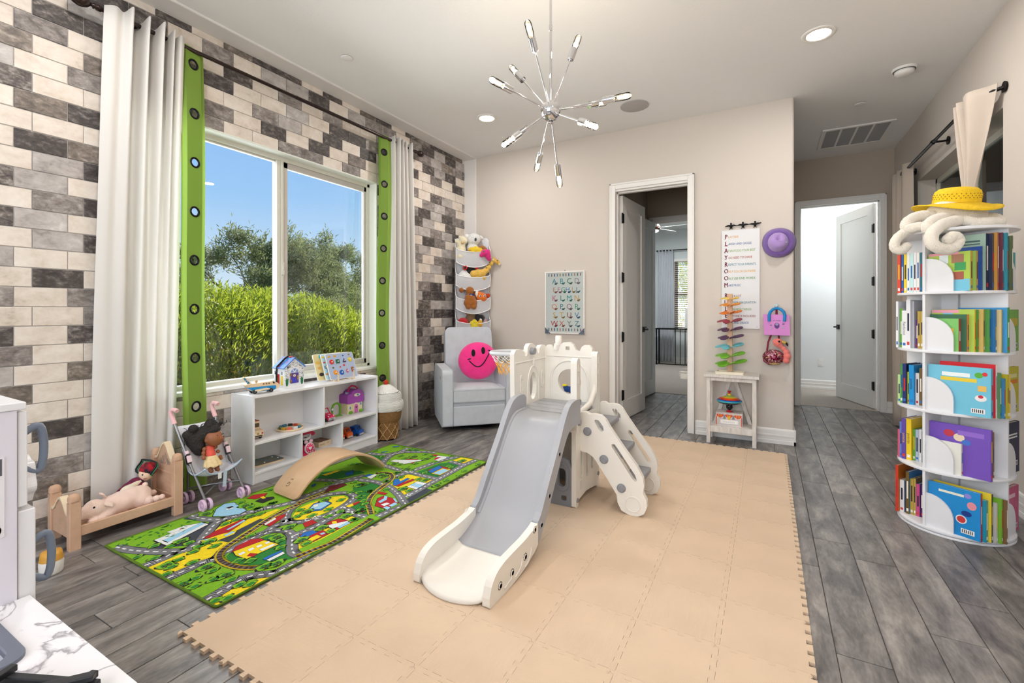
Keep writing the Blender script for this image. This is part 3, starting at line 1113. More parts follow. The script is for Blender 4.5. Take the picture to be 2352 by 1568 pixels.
def green_curtain(label, y0, zlist, ztop, zbot, w, turn, ywave, fold):
    """flat edge strip with a column of eyelets; local x runs along the strip, turned towards the room"""
    c = thing('curtain', label, 'curtain', (RX_, y0, 0.0))
    n = 40

    def bend(x, z):
        s = (z - zbot) / (ztop - zbot)
        return (0.010 * sin(s * 9 + 1) + 0.012 * (1 - s), ywave(s))
    mb = MB()
    holes = [circ(0.024, 16, 0.0, z) for z in zlist]
    zs = [zbot + (ztop - zbot) * i / n for i in range(n + 1)]
    hw = w / 2
    outline = [(-hw, z) for z in zs][::-1] + [(hw, z) for z in zs]
    sub = MB().prism(outline, -0.0015, 0.0015, 0, None, holes=holes)
    fabric = MB()
    pts = []
    for (x, z, d) in sub.v:
        bx, by = bend(x, z)
        q = Vector((x, d)) if False else None
        ca, sa = cos(radians(turn)), sin(radians(turn))
        pts.append((bx + x * sa + d * ca, by + x * ca - d * sa, z))
    fabric.add(pts, sub.f)
    ca, sa = cos(radians(turn)), sin(radians(turn))
    for sgn, wd, back in ((-1, fold[0], fold[2]), (1, fold[1], fold[3])):
        def fn(u, v):
            z = zbot + (ztop - zbot) * v
            bx, by = bend(0, z)
            x = sgn * (hw + wd * u)
            dep = -back * (u ** 1.6) - 0.012 * sin(u * pi)
            return (bx + x * sa + dep * ca, by + x * ca - dep * sa, z + (0.02 * u if sgn < 0 else -0.012 * u) * (v > .97))
        fabric.grid(fn, 7, 40)
    fabric.build('fabric', GFAB, c)
    for z in zlist:
        bx, by = bend(0, z)
        M = T(bx, by, z) @ basis((0, 0, 0), (sa, ca, 0), (0, 0, 1), (ca, -sa, 0))
        prof = [(0.0225, -0.002), (0.0225, 0.003), (0.026, 0.0052), (0.031, 0.0052), (0.0345, 0.003), (0.0345, 0.0016)]
        MB().lathe(prof + [(0.0345, -0.002), (0.0225, -0.002)], 22, 0, M, caps=False).build('eyelet', mat('eyelet_black', (24, 26, 28), 0.25, 0.6), c)
    return c
green_curtain('green eyelet curtain edge next to the tall white curtain', 1.572, [2.735, 2.422, 2.112, 1.802, 1.495, 1.185, 0.876, 0.568], 2.84, 0.045, 0.10, -14,
              lambda s: 0.012 * (1 - s), (0.03, 0.04, 0.012, 0.02))
green_curtain('green eyelet curtain edge above the ice cream basket', 3.235, [2.68, 2.375, 2.07, 1.765, 1.46, 1.155, 0.85, 0.545], 2.845, 0.045, 0.075, 18,
              lambda s: -0.045 * (1 - s) , (0.015, 0.045, 0.012, 0.02))

# beige pair in the corridor window
r = thing('curtain_rod', 'slim black curtain rod bent back to the wall above the corridor window', 'curtain rod', (1.17, 4.95, 2.54))
MB().tube([(0.095, -1.03, 0), (0.06, -1.00, 0), (0.015, -0.95, 0), (0, -0.88, 0), (0, 0.0, 0), (0, 1.22, 0)], 0.012, 12).cyl((0, -0.1, 0), (0, 0.66, 0), 0.0135, n=14).build('pole', BLACK, r)
for y in (-1.035, -0.03, 0.92):
    mb = MB().cyl((0.088, y, 0), (0.099, y, 0), 0.034, 0.03, n=20)
    if y > -1:
        mb.cyl((-0.006, y, 0), (0.09, y, 0), 0.008).cyl((0, y - .016, 0), (0, y + .016, 0), 0.018)
    mb.build('bracket', BLACK, r)
c = thing('curtain', 'beige curtain tied back in the middle beside the rotating bookcase', 'curtain', (1.17, 4.2, 0.0))
mb = MB()
mb.M = T(-1.17, -4.2, 0)

def tied(u, v):
    zt, zk, zb = 2.575, 1.975, 0.9
    top = [(1.235, 3.925), (1.205, 3.955), (1.13, 4.0), (1.12, 4.06), (1.135, 4.11), (1.20, 4.13), (1.21, 4.15), (1.125, 4.17), (1.12, 4.19), (1.20, 4.215), (1.21, 4.235), (1.13, 4.25), (1.125, 4.275), (1.17, 4.31)]
    k0, k1 = 4.165, 4.275
    z = zt + (zb - zt) * v
    f = (zt - z) / (zt - zk)
    a = catmull(top, u)
    g = min(f, 1) ** 1.25
    kx, ky = 1.19 + 0.022 * sin(u * 26), k0 + (k1 - k0) * u
    if f > 1:
        h = min(1, (f - 1) / 0.6)
        ky += (u - 0.5) * 0.10 * h
    return (a[0] + (kx - a[0]) * g, a[1] + (ky - a[1]) * g, z)
mb.grid(tied, 100, 34)
mb.build('fabric', BFAB, c, solid=0.003)
MB().tube([(0.02 + 0.040 * cos(a), 0.02 + 0.068 * sin(a), 1.975 + 0.012 * sin(a)) for a in [2 * pi * i / 20 for i in range(20)]], 0.010, 6, closed=True, flatten=(1.6, .5)).build('tie', mat('tie_brown', (150, 124, 104), 0.8), c)
c = thing('curtain', 'beige curtain hanging beside the corridor end door', 'curtain', (1.17, 5.9, 0.0))
mb = MB()
mb.M = T(-1.17, -5.9, 0)
drape(mb, zigzag(5.63, 6.16, 4, 1.205, 1.14, 8), zigzag(5.60, 6.2, 4, 1.21, 1.13, 9), 2.585, 0.02, 70, 16, peak=-0.3, sway=0.004)
mb.build('fabric', BFAB, c, solid=0.003)
# ================================================================== ceiling fixtures
EMW = mat('downlight_glow', (255, 244, 230), 0.5, emit=(255, 240, 220), es=7.0)

def downlight(x, y, watts, label):
    t = thing('recessed_light', label, 'ceiling light', (x, y, ZC), group='recessed ceiling lights')
    MB().lathe([(0.070, -0.0005), (0.072, -0.007), (0.096, -0.007), (0.101, -0.003), (0.101, 0.0)], 36).build('trim_ring', TRIM, t)
    MB().lathe([(0.0001, -0.0035), (0.071, -0.0035)], 32, 0, SCL(1, 1, 1)).build('lens', EMW, t)
    l = lamp('recessed_lamp', 'AREA', (0, 0, -0.012), watts, (1.0, 0.98, 0.97), shape='DISK', size=0.13)
    l.parent = t
    return t
downlight(0.299, 3.719, 12, 'lit recessed ceiling light near the corridor mouth')
downlight(-2.377, 3.777, 12, 'lit recessed ceiling light near the brick wall corner')
downlight(-2.377, 0.9, 12, 'lit recessed ceiling light above the toy kitchen')  # out of view, added to brighten the near side of the room
downlight(0.299, 0.9, 12, 'lit recessed ceiling light above the bare floor before the bookcase')  # another unseen lamp, added for brightness
downlight(-1.04, -1.6, 12, 'lit recessed ceiling light before the rear window')  # unseen lamp added behind the camera as extra light
t = thing('ceiling_speaker', 'flat round grey speaker grille in the ceiling by the chandelier', 'speaker', (-1.062, 4.205, ZC))
MB().lathe([(0.0001, -0.006), (0.120, -0.006), (0.126, -0.004), (0.126, 0)], 40).build('grille', mat('speaker_grille', (186, 182, 180), 0.7, bump=0.4, bs=600), t)
t = thing('smoke_detector', 'white round smoke detector on the ceiling by the corridor', 'smoke detector', (0.92, 4.574, ZC))
MB().lathe([(0.078, 0), (0.078, -0.012), (0.072, -0.016)], 36).build('base', TRIM, t)
MB().lathe([(0.0001, -0.052), (0.03, -0.052), (0.05, -0.046), (0.060, -0.034), (0.063, -0.019), (0.055, -0.016)], 36).build('cover', TRIM, t)
MB().lathe([(0.0685, -0.0165), (0.0685, -0.0185), (0.060, -0.0185)], 36).build('slot', flat((70, 70, 70)), t)
for i, (x, y, lb) in enumerate(((-2.713, 2.375, 'small round white sprinkler cap in the ceiling before the window'), (0.724, 5.147, 'small round white sprinkler cap in the corridor ceiling'))):
    t = thing('sprinkler_cap', lb, 'sprinkler cap', (x, y, ZC))
    MB().lathe([(0.0001, -0.009), (0.038, -0.009), (0.042, -0.007), (0.042, -0.004)], 28).build('plate', CEIL, t)
    MB().lathe([(0.036, -0.0045), (0.036, 0.0)], 28).build('collar', flat((60, 60, 60)), t)
t = thing('return_air_grille', 'white slatted return air grille in the corridor ceiling', 'vent', (0.795, 6.04, ZC))
mb = MB()
mb.prism([(-0.30, -0.32), (0.30, -0.32), (0.30, 0.32), (-0.30, 0.32)], -0.012, 0, 0, None, holes=[[(-0.265, -0.285), (0.265, -0.285), (0.265, 0.285), (-0.265, 0.285)]])
for x in (-0.135, 0, 0.135):
    mb.box(x - 0.010, -0.287, -0.010, x + 0.010, 0.287, -0.001)
mb.build('frame', TRIM, t, bevel=0.003)
sl = MB().box(-0.268, -0.006, -0.0006, 0.268, 0.006, 0.0006).mesh('slat', mat('vent_slat', (214, 212, 210), 0.6))
for k in range(40):
    o = link('slat', sl, t)
    o.location = (0, -0.278 + k * 0.0143, -0.006)
    o.rotation_euler = (radians(38), 0, 0)
MB().box(-0.267, -0.287, -0.0008, 0.267, 0.287, -0.0002).build('duct', flat((96, 94, 92)), t)

# ---------------------------------------------------------------- starburst chandelier
D = 2.30
F_ = Vector((-sin(radians(29.05)), cos(radians(29.05)), 0))
R_ = Vector((cos(radians(29.05)), sin(radians(29.05)), 0))
CH = Vector((-0.948, 2.105, 2.170))
t = thing('chandelier', 'chrome starburst chandelier with twelve clear glowing tube bulbs', 'chandelier', CH)
BULB = mat('bulb_glow', (255, 236, 204), 0.2, emit=(255, 224, 178), es=9.0)
BGLS = glass_mat('bulb_glass', (1.0, 0.97, 0.90, 1), 1.3)
MB().ell((0, 0, 0), 0.052, 32, 20).lathe([(0.012, -0.062), (0.012, -0.05), (0.008, -0.066), (0.0001, -0.067)], 12).build('hub', CHROME, t)
MB().cyl((0, 0, 0.05), (0, 0, ZC - CH.z - 0.02), 0.0065, n=12).cyl((0, 0, 0.40), (0, 0, 0.43), 0.0085, n=12).build('stem', CHROME, t)
MB().lathe([(0.062, ZC - CH.z), (0.062, ZC - CH.z - 0.018), (0.05, ZC - CH.z - 0.026), (0.01, ZC - CH.z - 0.028)], 30).build('canopy', CHROME, t)
tips = [(65, -172, 0), (-93, -143, 1), (-58, -143, -1), (10, -90, 1), (147, -63, 1), (160, 8, -1), (-133, -8, -1), (-75, -10, 1), (-108, 115, -1), (-25, 88, 1), (33, 145, 1), (80, 93, -1)]
LEN = 0.405
for (du, dv, sg) in tips:
    lat = R_ * (du / 1058 * D) + Vector((0, 0, -dv / 1058 * D))
    if lat.length > LEN:
        lat *= LEN / lat.length
    w = sqrt(max(LEN ** 2 - lat.length ** 2, 0)) * sg
    d = (lat + F_ * w).normalized()
    MB().cyl(d * 0.045, d * (LEN - 0.125), 0.0042, n=10).build('arm', CHROME, t)
    s0, s1 = LEN - 0.13, LEN - 0.072
    MB().cyl(d * s0, d * s1, 0.0175, n=18).cyl(d * (s0 - 0.004), d * s0, 0.013, n=14).build('socket', CHROME, t)
    q = d.to_track_quat('Z', 'Y').to_matrix().to_4x4()
    prof = [(0.013, 0), (0.0155, 0.006), (0.0165, 0.02), (0.0165, 0.055), (0.014, 0.066), (0.008, 0.0725), (0.0001, 0.074)]
    b = MB().lathe(prof, 18, 0, T(*(d * s1)) @ q).build('bulb', BGLS, t)
    MB().tube([d * s1 + (q @ Vector((0.0055 * cos(a), 0.0055 * sin(a), 0.008 + 0.05 * i / 40))) for i, a in enumerate([i * 0.9 for i in range(41)])], 0.0030, 5).build('filament', BULB, b)
    l = lamp('bulb_lamp', 'POINT', d * (s1 + 0.036), 2.8, (1.0, 0.89, 0.75), shadow_soft_size=0.015)
    l.parent = t
# ================================================================== foam mat, road rug, balance board
def ribbed(name, c):
    m = mat(name, c, 0.8, var=0.05, vs=4)
    nt = m.node_tree
    tc = nt.nodes.new('ShaderNodeTexCoord')
    oi = nt.nodes.new('ShaderNodeObjectInfo')
    rd = nt.nodes.new('ShaderNodeMath')
    rd.operation = 'ROUND'
    nt.links.new(oi.outputs['Random'], rd.inputs[0])
    hs = []
    for ax in ('X', 'Y'):
        w = nt.nodes.new('ShaderNodeTexWave')
        w.bands_direction = ax
        w.inputs['Scale'].default_value = 75.0
        nt.links.new(tc.outputs['Object'], w.inputs['Vector'])
        hs.append(w)
    mx = nt.nodes.new('ShaderNodeMix')
    nt.links.new(rd.outputs[0], mx.inputs[0])
    nt.links.new(hs[0].outputs['Fac'], mx.inputs[2])
    nt.links.new(hs[1].outputs['Fac'], mx.inputs[3])
    bp = nt.nodes.new('ShaderNodeBump')
    bp.inputs['Strength'].default_value = 0.25
    bp.inputs['Distance'].default_value = 0.002
    nt.links.new(mx.outputs[0], bp.inputs['Height'])
    nt.links.new(bp.outputs[0], nt.nodes['Principled BSDF'].inputs['Normal'])
    return m
FOAM = ribbed('foam_beige', (220, 194, 166))
mat_t = thing('foam_play_mat', 'beige interlocking foam floor mat under the toddler slide', 'play mat', (-0.8675, 2.61, 0.0))
PX_, PY_ = 0.2836, 0.2905

def tab_curve(L):
    d = 0.0115
    out = []
    for i in range(5):
        c = (i + 0.5) / 5
        out += [((c - 0.060) * L, -d * 0.6), ((c - 0.066) * L, d), ((c + 0.066) * L, d), ((c + 0.060) * L, -d * 0.6)]
    return out
cx_, cy_ = tab_curve(PX_), tab_curve(PY_)
poly = [(0, 0)] + [(a, b) for a, b in cx_] + [(PX_, 0)] + [(PX_ + b, a) for a, b in cy_] + [(PX_, PY_)] + [(a, PY_ + b) for a, b in reversed(cx_)] + [(0, PY_)] + [(b, a) for a, b in reversed(cy_)]
poly = [((a - PX_ / 2) * 0.9965, (b - PY_ / 2) * 0.9965) for a, b in poly]
tile = MB().prism(poly, 0.0005, 0.0125).mesh('foam_tile', FOAM)
for i in range(7):
    for j in range(12):
        o = link('foam_tile', tile, mat_t)
        o.location = ((i - 3) * PX_, (j - 5.5) * PY_, 0)
        o['spot'] = i * 12 + j

RUG_ZONES = [('d',[49,20,262,100,442,289,371,461,206,406,30,371,19,340,184,394,221,366]),
    ('l',[4,15,7,106,46,336,124,379,184,394,220,330,186,147,212,91,78,42]),
    ('y',[420,8,425,124,406,228,473,307,510,317,584,213,578,138,582,10]),
    ('y',[319,351,271,418,254,471,328,512,357,674,380,686,419,537,418,406,425,365]),
    ('d',[448,303,418,406,392,554,420,562,470,412,506,315]),
    ('y',[934,-12,914,126,957,218,991,249,985,-9]),
    ('g',[637,233,600,287,610,393,616,460,668,500,752,472,847,415,931,379,890,303,840,250,762,215,676,219]),
    ('y',[542,646,465,731,457,827,482,948,544,1004,607,991,656,912,650,810,639,689,587,643]),
    ('y',[818,471,754,527,777,608,803,791,786,844,875,837,889,742,891,566,876,443]),
    ('g',[669,907,613,1035,489,1128,505,1248,610,1258,692,1122,762,997,880,890,805,873,728,902]),
    ('g',[966,435,973,593,980,740,955,842,977,855,988,765,993,577,994,427]),
    ('g',[149,1117,60,1226,131,1303,281,1386,348,1368,295,1232,249,1139]),
    ('l',[902,923,774,1038,677,1207,691,1226,818,1170,949,1094,941,1010,920,924]),
    ('y',[669,1288,642,1443,635,1495,871,1503,887,1276,879,1193]),
    ('d',[925,1164,923,1355,981,1352,992,1128]),
    ('g',[660,1537,688,1797,737,1841,864,1831,867,1554,776,1545]),
    ('y',[740,1884,746,1990,860,2010,868,1881]),
    ('g',[233,1869,219,1989,341,1987,329,1932]),
    ('g',[18,1630,31,1701,176,1754,281,1587,150,1633])]
RUG_ROADS = [[72,19,173,41,264,77,354,127,400,167,377,243,307,321,251,383,226,442,244,516,275,628,332,731,380,878],
    [14,388,109,396,199,434,225,467],
    [393,2,393,80,381,118,377,139],
    [598,-4,597,73,596,140,609,200,567,259],
    [907,-14,899,62,888,142,899,193,937,230,969,264,975,333,984,435],
    [599,258,579,366,570,456,603,509,662,530,730,513,812,454,877,413,932,406],
    [587,455,553,527,556,577,561,616],
    [556,599,477,655,422,732,399,822,418,913,462,994,526,1044,604,1030,648,973,670,895,685,782,666,693,623,636,578,611,530,617],
    [736,517,746,631,731,718,724,804,730,854,794,854,895,853],
    [679,887,729,878,797,862],
    [322,846,343,942,343,1062,355,1180,414,1263],
    [153,1102,243,1144,320,1178,355,1248,384,1334],
    [420,1252,531,1275,615,1270,719,1242,832,1189,931,1125,987,1095],
    [949,895,958,963,966,1014,974,1068],
    [899,1182,894,1339,889,1486,883,1647,876,1838,890,1992],
    [606,1290,595,1336,588,1427,614,1511,635,1552],
    [312,1556,430,1543,540,1529,652,1533,765,1525,860,1523],
    [310,1571,254,1673,219,1778,252,1871,335,1926,423,1975,501,1990],
    [19,1713,118,1731,181,1775,208,1818,223,1873,210,1984],
    [612,1539,632,1686,653,1827,691,1933,724,2004],
    [728,1869,803,1861,872,1851]]
RUG_RAILS = [[865,255,819,222,752,201,670,198,607,217,558,264,523,345,479,474,441,574,414,691,414,791],
    [933,393,949,475,969,573,957,708,946,805,940,856],
    [895,899,824,956,766,999,703,1085,661,1193,631,1301,586,1393,516,1443,465,1433,428,1394],
    [395,793,396,873,397,958,404,1006]]
RUG_POLYS = [('w',[160,143,149,245,118,297,166,372,214,374,276,147]),
    ('b',[200,165,157,367,186,371,244,169]),
    ('w',[119,217,118,297,147,301,154,226]),
    ('r',[136,270,137,284,150,282,147,267]),
    ('r',[358,274,329,345,315,504,339,505,375,440,416,338]),
    ('b',[362,386,330,500,350,499,376,388]),
    ('y',[375,252,392,347,422,408,449,378,444,301,475,267]),
    ('b',[415,343,411,391,433,392,437,344]),
    ('b',[376,268,401,298,436,296,399,265]),
    ('r',[626,264,586,309,581,387,616,417,649,415,633,277]),
    ('y',[625,273,649,415,750,425,745,266,669,260]),
    ('w',[665,271,666,300,686,297,688,270]),
    ('w',[665,319,667,344,687,341,689,313]),
    ('w',[672,357,672,382,693,378,692,353]),
    ('w',[675,398,678,420,698,416,696,395]),
    ('w',[714,346,722,414,742,415,738,345]),
    ('r',[722,280,709,305,743,319,755,294]),
    ('b',[132,441,51,504,15,569,47,609,144,590,224,579,235,531,189,473]),
    ('w',[97,529,102,567,125,559,114,525]),
    ('k',[82,542,89,574,107,570,109,543]),
    ('r',[54,682,38,737,85,795,124,752,108,704]),
    ('k',[141,684,127,738,173,779,203,765,204,689]),
    ('y',[106,734,112,754,153,745,147,726]),
    ('r',[757,538,777,608,813,628,877,624,877,530,797,523]),
    ('u',[772,527,756,567,787,633,813,628,807,519]),
    ('y',[832,524,835,581,870,582,870,527]),
    ('b',[836,597,842,619,861,615,856,593]),
    ('r',[779,670,766,726,784,769,879,778,878,664]),
    ('w',[790,676,856,787,875,776,849,668]),
    ('b',[856,692,856,766,882,759,878,689]),
    ('y',[777,722,792,741,819,723,804,705]),
    ('r',[655,632,663,685,714,676,710,606]),
    ('y',[682,901,694,998,716,984,716,895]),
    ('r',[692,945,694,998,718,985,718,934]),
    ('u',[530,756,487,831,510,896,572,891,602,795,564,751]),
    ('b',[534,763,497,824,516,886,568,883,585,798]),
    ('w',[502,814,507,843,540,823,530,798]),
    ('m',[387,996,336,1074,384,1148,420,1136,420,1029]),
    ('r',[833,990,766,1076,772,1122,852,1124,924,1090,922,990]),
    ('b',[803,1044,799,1094,772,1128,795,1130,829,1090,830,1033]),
    ('w',[849,1018,859,1059,888,1055,884,1013]),
    ('b',[893,994,897,1020,931,1015,937,984]),
    ('b',[900,1032,901,1083,933,1075,929,1028]),
    ('b',[849,1122,856,1131,914,1095,908,1086]),
    ('r',[706,1130,690,1161,757,1170,764,1140]),
    ('u',[691,1288,627,1367,648,1392,688,1362,685,1433,711,1427,717,1289]),
    ('r',[713,1288,730,1438,757,1426,742,1291]),
    ('y',[771,1295,769,1394,794,1395,796,1297]),
    ('w',[796,1309,790,1419,867,1423,877,1306]),
    ('b',[791,1343,794,1383,874,1383,873,1334]),
    ('r',[708,1622,728,1747,844,1728,856,1690]),
    ('u',[732,1606,718,1672,724,1745,769,1724,771,1599]),
    ('y',[776,1587,777,1713,852,1717,852,1587]),
    ('b',[783,1598,793,1707,848,1700,841,1595]),
    ('r',[440,1643,402,1747,478,1789,496,1740,443,1661]),
    ('w',[322,1643,329,1689,384,1711,535,1795,462,1640,392,1649]),
    ('r',[497,1683,502,1718,519,1720,514,1684]),
    ('r',[496,1932,553,1955,552,1909]),
    ('w',[601,1832,560,1931,664,1953,649,1833]),
    ('r',[592,1844,580,1898,610,1914,610,1837]),
    ('u',[644,1933,669,1947,666,1911]),
    ('u',[397,1307,394,1361,438,1371,437,1315]),
    ('w',[425,1309,432,1382,457,1382,478,1298]),
    ('u',[245,1306,221,1367,260,1344,292,1276]),
    ('u',[89,1780,119,1825,131,1813,114,1775]),
    ('u',[62,1942,100,1984,119,1964,84,1934]),
    ('y',[145,1612,156,1653,173,1637,166,1599]),
    ('r',[470,519,455,620,466,661,495,631,533,523]),
    ('w',[477,523,458,599,479,594,498,519]),
    ('u',[811,303,810,338,817,393,832,388,832,342,829,300]),
    ('w',[836,304,836,390,858,383,858,307]),
    ('u',[222,1018,213,1061,250,1026,250,1002]),
    ('y',[113,1184,131,1303,161,1320,155,1189]),
    ('u',[233,1286,236,1361,294,1302,280,1259])]
RUG_TREES = [(474,55,1),
    (473,106,0),
    (512,59,0),
    (559,17,0),
    (357,59,0),
    (274,22,0),
    (556,126,0),
    (649,136,1),
    (708,135,0),
    (702,65,0),
    (702,16,1),
    (766,30,0),
    (835,9,0),
    (780,97,0),
    (793,142,1),
    (851,136,0),
    (942,18,0),
    (968,52,0),
    (920,130,0),
    (954,156,0),
    (990,112,0),
    (982,201,0),
    (289,204,1),
    (344,214,0),
    (297,153,0),
    (227,114,0),
    (420,267,1),
    (424,219,0),
    (489,260,0),
    (456,179,0),
    (289,422,0),
    (291,479,0),
    (317,544,1),
    (338,588,0),
    (60,440,1),
    (148,614,1),
    (194,618,0),
    (262,714,0),
    (255,624,0),
    (541,408,0),
    (671,464,1),
    (720,454,0),
    (786,410,0),
    (879,267,1),
    (901,309,1),
    (775,265,0),
    (724,237,0),
    (628,569,1),
    (80,628,0),
    (490,733,0),
    (545,740,1),
    (552,674,0),
    (616,721,0),
    (629,822,0),
    (584,951,0),
    (496,902,1),
    (714,834,0),
    (706,759,0),
    (791,807,1),
    (868,805,0),
    (811,508,1),
    (863,496,0),
    (790,645,1),
    (863,646,0),
    (817,897,1),
    (484,1172,0),
    (510,1202,1),
    (644,1038,0),
    (637,1135,0),
    (715,1010,0),
    (606,1320,0),
    (758,982,0),
    (259,717,0),
    (255,627,0),
    (46,836,0),
    (291,1104,0),
    (480,1387,1),
    (553,1482,0),
    (538,1065,0),
    (635,1425,0),
    (767,1458,0),
    (819,1461,1),
    (793,1271,1),
    (849,1267,0),
    (945,1429,1),
    (948,1532,0),
    (977,1643,0),
    (950,1749,0),
    (958,1915,0),
    (806,1921,1),
    (788,1773,0),
    (820,1760,0),
    (725,1573,0),
    (549,1571,1),
    (601,1578,0),
    (403,1817,1),
    (302,1788,0),
    (448,1914,0),
    (522,1892,0),
    (374,1757,0),
    (524,1823,1),
    (387,1614,1),
    (438,1626,0),
    (642,1804,0),
    (654,1983,0),
    (529,1701,0),
    (557,1473,0),
    (600,1313,0),
    (513,1385,1),
    (502,1182,1),
    (908,954,0),
    (809,899,1),
    (588,1088,0),
    (658,1048,0),
    (638,1138,0),
    (250,1947,0),
    (286,1967,0),
    (24,1782,0),
    (151,1981,0),
    (184,1704,0),
    (706,1211,0),
    (423,1202,0),
    (121,1450,0),
    (143,1478,0),
    (864,795,0)]

RC = {'l': (126, 184, 28), 'y': (246, 218, 22), 'g': (38, 128, 48), 'd': (62, 68, 78), 'w': (236, 240, 240), 'b': (160, 212, 240), 'u': (34, 110, 196), 'r': (186, 28, 34), 'm': (110, 26, 28), 'k': (34, 34, 34), 'a': (134, 134, 140), 'n': (72, 38, 22)}
RK = list(RC)
RUGM = [mat('rug_print_' + k, RC[k], 0.95, var=0.10, vs=90, bump=0.25, bs=500) for k in RK]
rug = thing('road_map_rug', 'green play rug printed with roads, railway, buildings and trees', 'rug', (-2.39, 2.022, 0.0))
RW, RL = 0.98, 2.004
MB().prism(rrect(-RW / 2, -RL / 2, RW / 2, RL / 2, 0.01), 0.0005, 0.0065).build('pile', RUGM[0], rug)
MB().tube([(x, y, 0.0055) for x, y in rrect(-RW / 2, -RL / 2, RW / 2, RL / 2, 0.012, 4)], 0.0056, 8, closed=True).build('binding', mat('rug_binding', (92, 122, 24), 0.9, bump=0.4, bs=300), rug)
pr = MB()
_lay = [0.0068]

def loc_(fl):
    return [(max(-0.487, min(0.487, fl[i] / 1000 - 0.495)), max(-0.999, min(0.999, fl[i + 1] / 1000 - 1.002))) for i in range(0, len(fl), 2)]

def ink(pts, k, z):
    """one flat patch of print; concave outlines are triangulated"""
    tri = tessellate_polygon([[Vector((p[0], p[1], 0)) for p in pts]])
    fs = []
    for t in tri:
        a, b, c = (pts[i] for i in t)
        ar = (b[0] - a[0]) * (c[1] - a[1]) - (b[1] - a[1]) * (c[0] - a[0])
        fs.append(t if ar > 0 else (t[0], t[2], t[1]))
    pr.add([(p[0], p[1], z) for p in pts], fs, RK.index(k))

def smooth_line(pts, n=8):
    P = [(p[0], p[1]) for p in pts]
    m = (len(P) - 1) * n
    return [catmull(P, i / m) for i in range(m + 1)]

def ribbon(pts, off, w, k, z, d0=None, d1=None, step=None):
    """strip of width w beside a centre line; with step it becomes dashes"""
    acc = 0.0
    for i in range(len(pts) - 1):
        a, b = Vector(pts[i]), Vector(pts[i + 1])
        d = b - a
        L = d.length
        if L < 1e-6:
            continue
        n = Vector((-d.y, d.x)) / L
        on = step is None or (acc % step) < step * 0.5
        acc += L
        if on:
            e = d / L * (0.0012 if step is None else 0)
            q = [a - e + n * (off - w / 2), b + e + n * (off - w / 2), b + e + n * (off + w / 2), a - e + n * (off + w / 2)]
            q = [(max(-.488, min(.488, p.x)), max(-1, min(1, p.y)), z) for p in q]
            pr.add(q, [(0, 1, 2, 3)], RK.index(k))
for k, p in RUG_ZONES:
    _lay[0] += 0.00002
    ink(loc_(p), k, _lay[0])
for r_ in RUG_ROADS:
    s_ = smooth_line(loc_(r_), 7)
    ribbon(s_, 0, 0.058, 'd', 0.00745)
for i, r_ in enumerate(RUG_ROADS):
    s_ = smooth_line(loc_(r_), 7)
    ribbon(s_, 0, 0.052, 'a', 0.0076 + 0.00001 * i)
for r_ in RUG_ROADS:
    s_ = smooth_line(loc_(r_), 16)
    ribbon(s_, 0, 0.009, 'w', 0.00795, step=0.044)
for r_ in RUG_RAILS:
    s_ = smooth_line(loc_(r_), 14)
    ribbon(s_, 0, 0.040, 'a', 0.0081)
    ribbon(s_, 0, 0.044, 'n', 0.0082, step=0.026)
    ribbon(s_, 0.015, 0.008, 'y', 0.0083)
    ribbon(s_, -0.015, 0.008, 'y', 0.0083)
for i, (k, p) in enumerate(RUG_POLYS):
    q = loc_(p)
    c = (sum(a for a, b in q) / len(q), sum(b for a, b in q) / len(q))
    ink([(c[0] + (a - c[0]) * 1.06, c[1] + (b - c[1]) * 1.06) for a, b in q], 'k', 0.0085 + i * 0.000012)
    ink(q, k, 0.00851 + i * 0.000012)
trnd = random.Random(5)

def bush(x, y, r, trunk):
    z = 0.0094
    for rr, k, dz in ((1.12, 'k', 0), (1.0, 'l', .00003), (0.62, 'g', .00006)):
        ang = trnd.uniform(0, 6)
        pts = []
        for i in range(14):
            a = 2 * pi * i / 14
            w = r * rr * (1 + 0.16 * sin(a * 4 + ang))
            dx, dy = w * 0.75 * cos(a), w * 1.15 * sin(a)
            pts.append((max(-.487, min(.487, x + dx + (0.004 if k == 'g' else 0))), max(-.999, min(.999, y + dy))))
        ink(pts, k, z + dz)
    if trunk:
        for a in (0.6, 2.2, 3.9, 5.2):
            ink([(x + .012, y), (x + .012 + .018 * cos(a), y + .018 * sin(a)), (x + .012 + .018 * cos(a + .7), y + .018 * sin(a + .7))], 'n', z + .0001)
for x, y, k in RUG_TREES:
    X_, Y_ = x / 1000 - 0.495, y / 1000 - 1.002
    if abs(X_) < .485 and abs(Y_) < .99:
        bush(X_, Y_, 0.034 if k else 0.024, k)
for k in range(46):                                                # grass tufts of the meadow by the doll bed
    X_, Y_ = trnd.uniform(-.48, -.30), trnd.uniform(-.98, -.62)
    a = trnd.uniform(0, 3)
    ink([(X_ - .010 * cos(a), Y_ - .012 * sin(a)), (X_ + .004, Y_ - .006), (X_ + .010 * cos(a), Y_ + .012 * sin(a)), (X_ - .004, Y_ + .006)], 'g', 0.0093)
MT = lambda x, y, a, z=.0096: T(x / 1000 - .495, y / 1000 - 1.002, z) @ RZ(a)
pr.text('RESTAURANT', 0.027, RK.index('k'), MT(560, 420, 76), align='CENTER')
pr.text('Cafe', 0.05, RK.index('w'), MT(648, 700, 78), align='CENTER')
pr.text('P', 0.06, RK.index('w'), MT(905, 1215, 78), align='CENTER')
pr.build('print', RUGM, rug)

